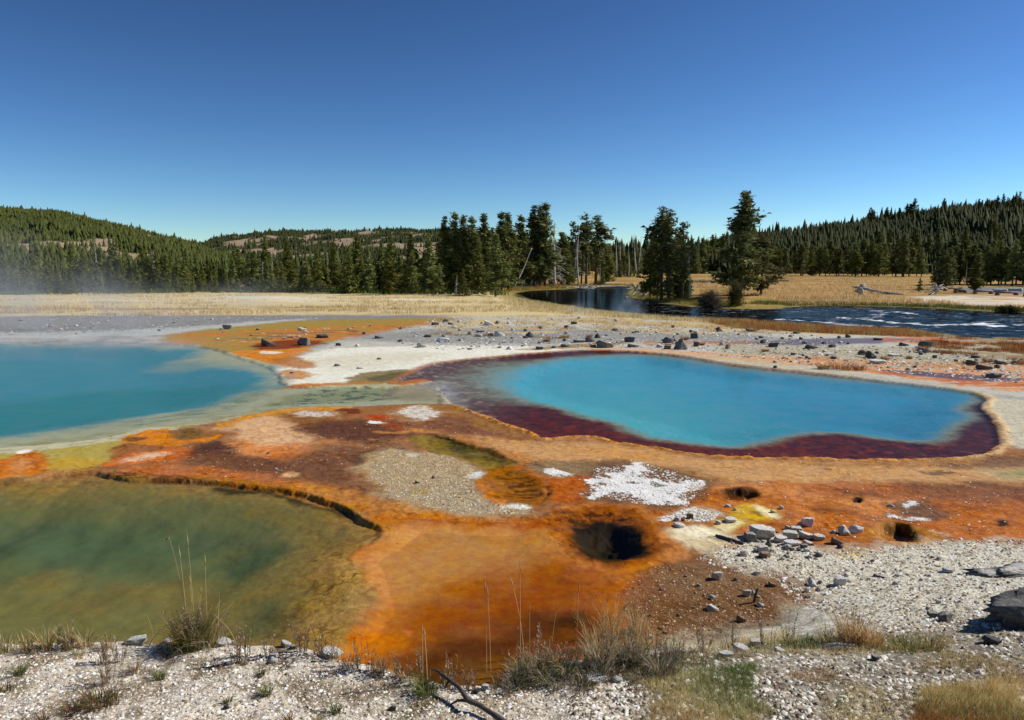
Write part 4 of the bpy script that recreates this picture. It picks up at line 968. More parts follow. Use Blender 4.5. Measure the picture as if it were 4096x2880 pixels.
T(TALL[0],1124,652,477,'tall conifer peak left of the gap before the leaning dead trunk',None, w=1.05)
T(TALL[2],1138,652,480,'tall conifer at the right shoulder of the dense stand',None, w=1.0)
T(TALL[0],1167,645,484,'dark isolated conifer with a rounded top beside the leaning dead trunk',None, w=1.3)
T(TALL[1],1196,643,463,'thin pale trunked conifer left of the tallest riverside one',None, w=1.1)
T(TALL[0],1222,644,456,'tallest dark conifer on the far riverbank',None, w=1.15)
T(TALL[2],1210,644,464,'dark conifer crown crowded against the left of the tallest riverside one',None, w=.9)
T(TALL[3],1259,640,521,'short dark conifer right of the grey drooping dead tree',None, w=1.6)
T(DENSE[1],1272,640,545,'lower conifer squeezed between the dead tree and the sparse pine',None)
T(SPARSE[3],1284,638,495,'narrow sparse pine with tufted branches all the way down',None)
T(SPARSE[0],1313,638,480,'bare trunked pine with a tufted round top',None, w=1.3)
T(SPARSE[1],1304,637,500,'thin bare trunked pine close to the tufted round top',None)
T(SPARSE[2],1337,636,485,'irregular lodgepole pine right of the bare pale trunks',None, w=1.5)
T(DENSE[1],1364,632,545,'pointed dark conifer right of the irregular lodgepole pine',None, w=1.1)
T(DENSE[2],1350,636,600,'low bushy conifer at the far bank below the bare trunks',None)
T(DEADB[0],1243,644,495,'grey dead conifer with drooping bare branches',None,'dead_tree', w=1.2)
T(DEADB[1],1296,640,508,'bleached dead trunk left of the bare trunked pines',None,'dead_tree')
T(DEADB[2],1290,640,545,'short bleached snag beside the narrow sparse pine',None,'dead_tree')
T(SNAG[0],1381,622,540,'dark bare pole of a dead tree behind the river bend',None,'dead_tree')
T(SNAG[1],1391,622,534,'thin grey snag right of the dark pole',None,'dead_tree')
T(SNAG[0],1408,622,552,'short snag between the poles behind the bend',None,'dead_tree')
T(SNAG[0],1429,622,521,'tall pale snag leaning to the left behind the bend',None,'dead_tree', lean=-.12, rz=0)
T(SNAG[1],1427,622,528,'thin snag leaning to the right behind the bend',None,'dead_tree', lean=.09, rz=0)
T(SNAG[0],1359,632,580,'grey stub of a dead tree below the irregular pine',None,'dead_tree')
T(SNAG[0],1345,640,595,'slim bare dead stick at the far river bank',None,'dead_tree')
T(SNAG[0],1402,641,612,'pale broken stump at the tip of the far river bank',None,'tree_stump')
# wooded spit
T(SPARSE[2],1480,672,467,'left one of the two tall pines on the wooded spit',None, w=1.15)
T(SPARSE[2],1497,673,473,'right one of the two tall pines on the wooded spit',None, w=1.2)
T(DENSE[4],1458,668,520,'wide dark conifer skirting the left of the spit',None, w=.95)
T(DENSE[5],1472,670,560,'low dark conifer under the two tall pines of the spit',None, w=1.1)
T(DENSE[1],1518,668,520,'pointed conifer behind the right pine of the spit',None)
T(DENSE[5],1500,672,590,'dark bushy conifer above the root tangle on the spit',None, w=1.0)
T(SPARSE[3],1527,671,496,'pine with a tufted top and bare grey middle on the spit',None, w=1.3)
T(DENSE[2],1535,668,560,'hanging dark foliage of the conifer at the right end of the spit',None, w=.8)
T(DEADB[2],1543,671,566,'thin dead tree with a bent bare branch on the spit',None,'dead_tree', w=1.2)
T(conifer(901,W=.165,t0=.10,top=.62,dens=1.7,ragged=.42,base=(.11,.13,.038),bell=True),1661,667,433,'large solitary dark pine at the water edge',None, w=1.25, rz=.4)
T(conifer(902,W=.22,t0=.12,top=.5,dens=1.1,ragged=.4,base=(.11,.115,.04),bell=True),1704,662,517,'spreading olive green pine leaning out behind the large solitary one',None, w=1.35, rz=.2)
# right meadow
T(conifer(903,W=.26,t0=.05,top=.55,dens=1.2,ragged=.25,base=(.09,.105,.032),bell=True),2111,649,560,'broad dark round topped conifer at the meadow edge',None, w=1.15)
T(SMALL[1],2061,654,622,'small bushy conifer left of the broad dark one',None, w=1.2)
T(TALL[0],2186,657,570,'conifer with a bare stem beside the paved path',None, w=1.4)
T(SNAG[1],2163,640,590,'thin grey stick tree behind the paved path',None,'dead_tree')
# scattered tall trees on the right ridge are planted with the hill

# --- forest edges: front rows, each tree on its own
def ordinal(n):
    return str(n) + ('th' if 10 <= n % 100 <= 20 else {1: 'st', 2: 'nd', 3: 'rd'}.get(n % 10, 'th'))
def belt(x0, x1, n, base, top, kinds, what, where, group, name='pine_tree', w=(.9, 1.25), var=9):
    """a row of trees, each its own; they are told apart by their place in the row"""
    k = m_ = 0
    for i in range(n):
        px = x0 + (x1 - x0) * (i + random.random()) / n
        b = base(px) + random.uniform(-2.5, 1.5)
        tp = top(px) + random.gauss(0, 1) * var
        if 0 <= px <= 2295: k += 1; lab = f'{what}, {ordinal(k)} from the left {where}'
        else:
            m_ += 1; lab = f'{what}, {ordinal(m_)} beyond the edge {where}'
        T(random.choice(kinds), px, b, min(tp, b - 22), lab, group, name, w=random.uniform(*w))
li = lambda *p: (lambda q: float(np.interp(q, [a for a, _ in p], [b for _, b in p])))
belt(-60, 620, 34, li((-60,660),(620,654)), li((-60,602),(300,608),(620,606)), DENSE[:4] + SMALL[:1], 'green conifer', 'in the front row under the left hill', LFT)
belt(-80, 620, 38, li((-80,652),(620,649)), li((-80,588),(130,584),(290,572),(420,588),(620,586)), DENSE, 'green conifer', 'in the second row under the left hill', 'conifers in the second row of the left forest', var=15)
belt(-80, 640, 38, li((-80,647),(640,646)), li((-80,578),(130,572),(300,560),(440,574),(640,572)), DENSE, 'conifer top', 'in the back row under the left hill', 'conifers deep in the left forest', w=(.75, 1.05), var=17)
belt(630, 990, 26, li((630,652),(990,652)), li((630,590),(760,585),(990,560)), DENSE, 'dark conifer', 'among those filling the middle stand', 'conifers filling the middle stand')
belt(980, 1150, 14, li((980,652),(1150,648)), li((980,530),(1150,510)), DENSE[3:] + TALL, 'half hidden conifer', 'inside the tall dense stand', 'conifers inside the tall stand')
belt(1150, 1300, 10, li((1150,640),(1300,634)), li((1150,580),(1300,590)), DENSE, 'low dark conifer', 'between the trunks on the far riverbank', 'low conifers on the far riverbank')
belt(1240, 1440, 20, li((1240,620),(1440,613)), li((1240,560),(1340,566),(1440,560)), DENSE + TALL, 'distant dark conifer', 'in the wood behind the river bend', MID)
belt(1376, 1432, 8, li((1376,622),(1432,622)), li((1376,590),(1432,582)), [SMALL[1], DENSE[3]], 'young green conifer', 'at the foot of the bare poles', 'young conifers below the bare poles')
belt(1430, 1560, 12, li((1430,613),(1560,613)), li((1430,556),(1560,556)), DENSE + TALL, 'distant dark conifer', 'in the wood behind the spit', 'distant conifers behind the spit')
belt(1545, 1760, 22, li((1545,613),(1760,614)), li((1545,545),(1640,540),(1760,552)), TALL + DENSE[3:], 'dark conifer', 'at the left back edge of the golden meadow', 'conifers behind the golden meadow', w=(1., 1.4))
belt(1730, 2070, 30, li((1730,616),(1900,619),(2070,621)), li((1730,556),(2070,545)), TALL + DENSE[3:], 'tall dark conifer', 'in the front row behind the golden meadow', RGT, w=(1.1, 1.6))
belt(2120, 2380, 22, li((2120,638),(2380,640)), li((2120,560),(2380,525)), TALL + DENSE[3:], 'dark conifer', 'behind the paved path and log barriers', 'conifers behind the paved path', w=(1.1, 1.6))
belt(1700, 2400, 20, li((1700,612),(2400,612)), li((1700,560),(2000,525),(2400,490)), TALL, 'taller conifer', 'rising above the right front row', 'taller conifers above the right front row', w=(1., 1.4))
for i, (px, b, tp, nm_) in enumerate([(60,650,585,'nearest the left edge'),(218,646,545,'standing tall below the tan slope'),(392,650,590,'with a pale trunk below the valley notch'),(348,648,560,'just left of the one below the notch'),(590,648,585,'at the start of the middle stand'),(612,650,560,'rising against the middle hill'),(945,655,618,'beside the ragged conifer'),(1024,660,615,'under the tallest rounded crown'),(300,652,610,'above the spiky root plate')]):
    T(random.choice(DEADB), px, b, tp, f'bare grey dead conifer {nm_} in the left forest', 'dead trees in the left forest', 'dead_tree', w=.8)
for i, (px, b, tp) in enumerate([(1745,612,560),(1890,618,570),(1972,617,560),(1986,617,560),(1870,617,575),(2040,619,575)]):
    T(random.choice(DEADB[1:]), px, b, tp, f'thin grey dead trunk, {ordinal(sorted([1745,1890,1972,1986,1870,2040]).index(px) + 1)} from the left at the edge of the right forest', 'dead trees in the right forest', 'dead_tree', w=.9)

# --- hills
def skyf(pts, lower):
    xs = [p[0] for p in pts]; ys = [p[1] + lower for p in pts]
    us, sl = [], []
    for a, b in zip(xs, ys):
        rx, ry, rz = ray(a, b); us.append(rx / ry); sl.append(rz / ry)
    return np.array(us), np.array(sl)
HILLS = {
 'left':  dict(sky=skyf([(-900,470),(-300,462),(0,465),(60,467),(130,470),(170,482),(250,499),(300,510),(370,527),(430,544),(480,562),(560,592)], 8), ridge=880., foot=190.),
 'far':   dict(sky=skyf([(250,560),(330,556),(430,550),(480,532),(530,524),(640,517),(760,515),(850,513),(990,513),(1100,520),(1250,545),(1400,556),(1560,560),(1750,565),(1900,585)], 4), ridge=1500., foot=600.),
 'right': dict(sky=skyf([(1460,590),(1550,565),(1640,540),(1720,529),(1800,521),(1900,506),(1960,501),(2050,486),(2150,471),(2295,456),(2700,425),(3300,410)], 10), ridge=650., foot=300.)}
def hillz(k, x, y):
    h = HILLS[k]; u = x / y
    sl = np.interp(u, *h['sky'])
    top = CAM_H + h['ridge'] * sl
    n = fbm(x * .006, y * .006, 4, 141)
    n2 = fbm(x * .018, y * .018, 3, 151)
    t = (y - h['foot']) / (h['ridge'] - h['foot'])
    e = {'left': 1.5, 'far': 1.1, 'right': 1.3}[k]
    s = np.where(t < 1, np.clip(t, 0, 1) ** e, 1 - .35 * np.clip(t - 1, 0, 1.5) ** 1.5)
    edge = np.clip(t * 4, 0, 1) * np.clip((1 - t) * 5, 0, 1)
    return top * s + (np.maximum(top, 0) * (.22 * n + .05 * n2)) * edge - 1.5 * (1 - np.clip(t * 8, 0, 1))
def bare(k, x, y):
    """1 where rock and scree show through the trees"""
    n = fbm(x * .011, y * .007, 4, 161, .6)
    if k == 'left':
        u = x / y; px = u * FOC * _c + 1147.5
        t = (y - 190) / 690
        b = sstep(.06, .14, n + .42 * np.exp(-((px - 215) / 105) ** 2 - ((t - .44) / .24) ** 2) + .38 * np.exp(-((px - 70) / 70) ** 2 - ((t - .30) / .08) ** 2) + .3 * np.exp(-((px - 110) / 60) ** 2 - ((t - .62) / .05) ** 2) - .10)
        return b
    if k == 'far': return sstep(-.02, .1, fbm(x * .016, y * .007, 5, 163, .65))
    return sstep(.35, .5, n)
def mat_hill():
    t = NT('hillside')
    geo = t.n('ShaderNodeNewGeometry').outputs['Position']
    c = t.n('ShaderNodeVertexColor', layer_name='Col').outputs[0]
    n = t.noise(geo, .25, 5, .7)
    v = t.mr(n, .3, .7, .7, 1.3)
    c = t.mix(1, c, t.n('ShaderNodeCombineColor', {0: v, 1: v, 2: v}).outputs[0], 'MULTIPLY')
    return t.done(t.bsdf(c, .95, .05, t.bump(n, .8, 2.)))
M_HILL = mat_hill()
for k in ('left', 'far', 'right'):
    h = HILLS[k]; us = h['sky'][0]
    U, Tt = np.meshgrid(np.linspace(us[0], us[-1], 220), np.concatenate([np.linspace(0, 1, 70), np.linspace(1.03, 2.2, 12)]))
    Y = h['foot'] + Tt * (h['ridge'] - h['foot']); X = U * Y
    x, y = X.ravel(), Y.ravel(); z = hillz(k, x, y)
    b = bare(k, x, y)[:, None]
    col = np.array([.045, .06, .02]) * (1 - b) + lin((156, 136, 112)) * b
    nr, nc = X.shape
    i = np.arange((nr - 1) * (nc - 1)); r, c = i // (nc - 1), i % (nc - 1)
    q = np.stack([r * nc + c, r * nc + c + 1, (r + 1) * nc + c + 1, (r + 1) * nc + c], 1)
    me = mesh_np('hill', np.stack([x, y, z], 1), quads=q, mats=[M_HILL], smooth=True, cols=col)
    tag(link('hill', me), {'left': 'rounded forested hill with tan bare slopes on the left', 'far': 'long flat topped hill in the distance', 'right': 'dark forested slope rising to the right'}[k], kind='structure')

def low_trees(x, y, z, H, rad, col, seed, ns=5, skirts=((.02, .68, 1.), (.38, 1., .62))):
    """many small distant conifers as one mesh: two ragged skirts of five faces each"""
    r = np.random.default_rng(seed); n = len(x); V, F_ = [], []
    for (b0, t1, rr) in skirts:
        a = (np.arange(ns)[None] + r.random((n, 1))) / ns * 2 * np.pi
        ra = rad[:, None] * rr * (.65 + .7 * r.random((n, ns)))
        if ns > 5: ra[:, ::2] *= .5
        base = np.stack([x[:, None] + np.cos(a) * ra, y[:, None] + np.sin(a) * ra, z[:, None] + H[:, None] * (b0 + .12 * r.random((n, ns)))], 2)
        tip = np.stack([x + r.normal(size=n) * .1, y, z + H * t1], 1)[:, None]
        V.append(np.concatenate([base, tip], 1))
    V = np.stack(V, 1)
    idx = (np.arange(n * len(skirts)) * (ns + 1))[:, None, None] + np.array([[j, (j + 1) % ns, ns] for j in range(ns)])[None]
    shade = (.75 + .5 * r.random((n, 1, 1, 1)))
    C = np.broadcast_to(col[:, None, None, :] * shade, V.shape) * (.85 + .3 * r.random(V.shape[:3] + (1,)))
    return V.reshape(-1, 3), idx.reshape(-1, 3), C.reshape(-1, 3)
def hill_forest(k, n, H0, H1, rad, base, umin, umax, seed, label, y1=1.06):
    r = np.random.default_rng(seed); h = HILLS[k]
    y = np.sqrt(r.random(n * 2) * ((h['ridge'] * y1) ** 2 - h['foot'] ** 2) + h['foot'] ** 2); u = r.uniform(umin, umax, n * 2)
    x = u * y
    keep = (r.random(n * 2) > bare(k, x, y) * .98) & (hillz(k, x, y) > -.3); x, y = x[keep][:n], y[keep][:n]
    z = hillz(k, x, y) - .4
    dens = sstep(-.3, .3, fbm(x * .02, y * .02, 3, seed))
    H = r.uniform(H0, H1, len(x)) * (.7 + .5 * dens) * np.where(r.random(len(x)) < .04, 1.55, 1)
    base = np.array(base)[None] * (1 + .25 * fbm(x * .012, y * .012, 3, seed + 5)[:, None] * np.array([1.6, 1, .6]))
    V, T_, C = low_trees(x, y, z, H, H * rad * r.uniform(.7, 1.3, len(x)), base, seed + 1)
    me = mesh_np('hill_forest', V, T_, mats=[M_NEEDLE], cols=C)
    return tag(link('hill_forest', me), label, 'forest', kind='stuff')
hill_forest('left', 21000, 3.8, 6.6, .26, (.085,.100,.024), -.86, -.22, 21, 'dense young conifer forest covering the left hill')
hill_forest('far', 18000, 3.8, 7, .27, (.068,.082,.030), -.56, .42, 23, 'distant conifers speckling the long flat topped hill')
hill_forest('right', 12000, 6, 11, .18, (.050,.060,.020), .16, .86, 25, 'dark conifer forest covering the slope on the right')
# flat forest between the front rows and the hills
def flat_forest(pxa, pxb, y0, y1, n, H0, H1, base, seed, label):
    r = np.random.default_rng(seed)
    ua, ub = (pxa - 1147.5) / (FOC * _c), (pxb - 1147.5) / (FOC * _c)
    y = np.sqrt(r.random(n) * (y1 ** 2 - y0 ** 2) + y0 ** 2); x = r.uniform(ua, ub, n) * y
    H = r.uniform(H0, H1, n)
    V, T_, C = low_trees(x, y, np.zeros(n) - .1, H, H * .17, np.tile(np.array(base)[None] * 1.5, (n, 1)) * r.uniform(.7, 1.3, (n, 1)), seed, 10, ((.0, .45, 1.), (.2, .62, .85), (.38, .8, .68), (.56, .93, .48), (.74, 1.02, .28)))
    tag(link('valley_forest', mesh_np('valley_forest', V, T_, mats=[M_NEEDLE], cols=C)), label, 'forest', kind='stuff')
flat_forest(-200, 640, 160, 330, 1500, 3, 6, (.058,.078,.024), 31, 'young conifer forest on the flat between the meadow and the left hill')
flat_forest(600, 1150, 190, 600, 1600, 4, 8, (.050,.064,.022), 33, 'conifer forest on the flat behind the middle stand')
flat_forest(1140, 1560, 420, 900, 1500, 13, 21, (.040,.052,.018), 35, 'distant dark wood across the valley behind the river bend')
flat_forest(1540, 2450, 350, 420, 500, 12, 16, (.036,.046,.016), 37, 'dark wood behind the front row of the right forest')

for i, (px, pt, pb) in enumerate([(1951,470,507),(1986,469,506),(2014,470,502),(2031,461,500),(2039,461,499),(2048,450,497),(2069,474,494),(2094,469,490),(2114,449,486),(2152,458,482),(2193,450,474),(2200,452,474),(2211,449,472),(2222,452,470),(2235,443,468),(2248,438,466),(2258,446,466),(2270,442,464),(2285,433,462),(2320,436,458)]):
    Y = 600.; rx, ry, rz_ = ray(px, pb); x = rx / ry * Y; z = CAM_H + rz_ / ry * Y
    rx, ry, rt = ray(px, pt - 4); H = CAM_H + rt / ry * Y - z + 4
    kd = random.choice([TALL[1], SPARSE[3], TALL[3], DENSE[3]]) if i not in (0, 5, 9) else SPARSE[2]
    o = empty('pine_tree', (x, Y, z - 4), random.random() * 6, (H / 10 * 1.1, H / 10 * 1.1, H / 10))
    link('trunk', kd[0], o); link('crown', kd[1], o)
    tag(o, {0: 'leftmost lone sparse conifer standing up from the right ridge', 5: 'tallest thin conifer on the right ridge, third from the left group'}.get(i, f'old conifer above the skyline of the right ridge, {ordinal(i + 1)} from the left'), 'tree', None if i in (0, 5) else 'tall conifers on the right ridge')

# ------------------------------------------------------------------ stones
def ico(sub):
    import bmesh
    bm = bmesh.new(); bmesh.ops.create_icosphere(bm, subdivisions=sub, radius=1)
    v = np.array([p.co[:] for p in bm.verts]); f = np.array([[q.index for q in p.verts] for p in bm.faces]); bm.free()
    return v, f
ICO = {s: ico(s) for s in (1, 2, 3, 4)}
def fbm3(p, s, seed):
    return (fbm(p[:, 0] * s + 3, p[:, 1] * s, 3, seed) + fbm(p[:, 1] * s, p[:, 2] * s + 7, 3, seed + 3) + fbm(p[:, 2] * s, p[:, 0] * s, 3, seed + 5)) / 3
def rock_geo(seed, sub, shape='block', rough=.12):
    """unit stone: x, y about +-1, base at z = 0, height 1"""
    r = np.random.default_rng(seed); v, f = ICO[sub]; v = v.copy()
    v = np.sign(v) * np.abs(v) ** .72; th = r.random() * 3; v = v @ np.array([[math.cos(th), math.sin(th), 0], [-math.sin(th), math.cos(th), 0], [0, 0, 1]])
    planes = [(r.normal(size=3), r.uniform(.62, .95)) for _ in range({'slab': 9, 'dome': 8}.get(shape, 16))]
    if shape == 'wedge': planes += [(np.array([.55, .1, .8]), .30), (np.array([-1, 0, .15]), .62)]
    if shape == 'block': planes += [(np.array([0, 0, 1.]), .6), (np.array([1, .2, .1]), .7), (np.array([-1, .1, 0]), .7), (np.array([0, -1, .1]), .65)]
    if shape == 'slab': planes += [(np.array([.05, 0, 1.]), .5)]
    if shape == 'peak': planes += [(np.array([.8, -.3, .7]), .42), (np.array([-.8, -.3, .6]), .42), (np.array([0, -.9, .7]), .45)]
    for n, d in planes:
        n = n / np.linalg.norm(n); k = v @ n - d
        v = v - np.clip(k, 0, None)[:, None] * n
    v *= (1 + rough * 2.0 * fbm3(v, 1.9, seed % 900)[:, None] + rough * 1.5 * np.abs(fbm3(v, 4.5, seed % 700))[:, None])
    lo, hi = v.min(0), v.max(0)
    v = (v - (lo + hi) / 2) / ((hi - lo) / 2)
    v[:, 2] = (v[:, 2] + .62) / 1.62
    return v, f
def mat_rock(name, a, b, cap, capz=.15, seed=0.):
    t = NT(name)
    co = t.n('ShaderNodeTexCoord').outputs['Object']
    co = t.n('ShaderNodeVectorMath', {0: co, 1: t.n('ShaderNodeObjectInfo').outputs['Location']}, operation='ADD').outputs[0]
    geo = t.n('ShaderNodeNewGeometry')
    n1 = t.noise(co, 4, 5, .7); n2 = t.noise(co, 22, 4, .7)
    c = t.mix(t.mr(n1, .38, .62), (*a, 1), (*b, 1))
    v = t.mr(n2, .3, .7, .6, 1.35)
    c = t.mix(1, c, t.n('ShaderNodeCombineColor', {0: v, 1: v, 2: v}).outputs[0], 'MULTIPLY')
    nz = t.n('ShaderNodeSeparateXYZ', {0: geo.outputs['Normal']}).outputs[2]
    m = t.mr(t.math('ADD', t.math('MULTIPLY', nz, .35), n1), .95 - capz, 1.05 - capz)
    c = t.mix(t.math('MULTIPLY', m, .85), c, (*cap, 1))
    h = t.math('ADD', t.math('MULTIPLY', n1, .05), t.math('MULTIPLY', n2, .02))
    return t.done(t.bsdf(c, .9, .2, t.n('ShaderNodeBump', {'Height': h, 'Strength': .9, 'Distance': .8}).outputs[0]))
M_ROCK = {'dark': mat_rock('dark_rock', (.075,.072,.068), (.14,.132,.12), (.34,.32,.29), .05),
          'grey': mat_rock('grey_rock', (.13,.125,.115), (.24,.225,.20), (.55,.52,.46), .18),
          'pale': mat_rock('pale_rock', (.40,.36,.28), (.62,.57,.47), (.74,.71,.65), .3),
          'white': mat_rock('white_rock', (.60,.57,.51), (.74,.71,.66), (.80,.78,.74), .3),
          'brown': mat_rock('brown_rock', (.14,.085,.05), (.30,.20,.13), (.56,.50,.42), .12)}
ROCKS = {}
def rock_mesh(shape, kind, var, sub):
    k = (shape, kind, var, sub)
    if k not in ROCKS:
        v, f = rock_geo(hash_(shape) * 17 + var * 5 + 3, sub, shape)
        me = mesh_np('stone', v, f, mats=[M_ROCK[kind]], smooth=False)
        ROCKS[k] = me
    return ROCKS[k]
def hash_(s): return sum(ord(c) * (i + 1) for i, c in enumerate(s)) % 97
rk = random.Random(5)
def stone(px, py, w, h, shape, kind, label, group=None, name='boulder', sub=None, rz=None, dz=0., cat='rock', deep=.8, zabs=None):
    x, y, z = at(px, py)
    pix = y / (FOC * _c)
    W, Hh = w * pix / 2 * (.82 if py < 850 else .95), h * pix * (.82 if py < 850 else .95)
    W /= 1.0
    D = W * deep * rk.uniform(.8, 1.1)
    sub = sub or (4 if w > 34 else 3 if w > 13 else 2)
    o = link(name, rock_mesh(shape, kind, rk.randrange(4), sub))
    o.location = (x, y + D * .8, (z if zabs is None else zabs) - Hh * .13 + dz)
    o.scale = (W, D, Hh * 1.15)
    o.rotation_euler = (rk.uniform(-.06, .06), rk.uniform(-.08, .08), rk.uniform(-.25, .25) if rz is None else rz)
    return tag(o, label, cat, group)
S = stone
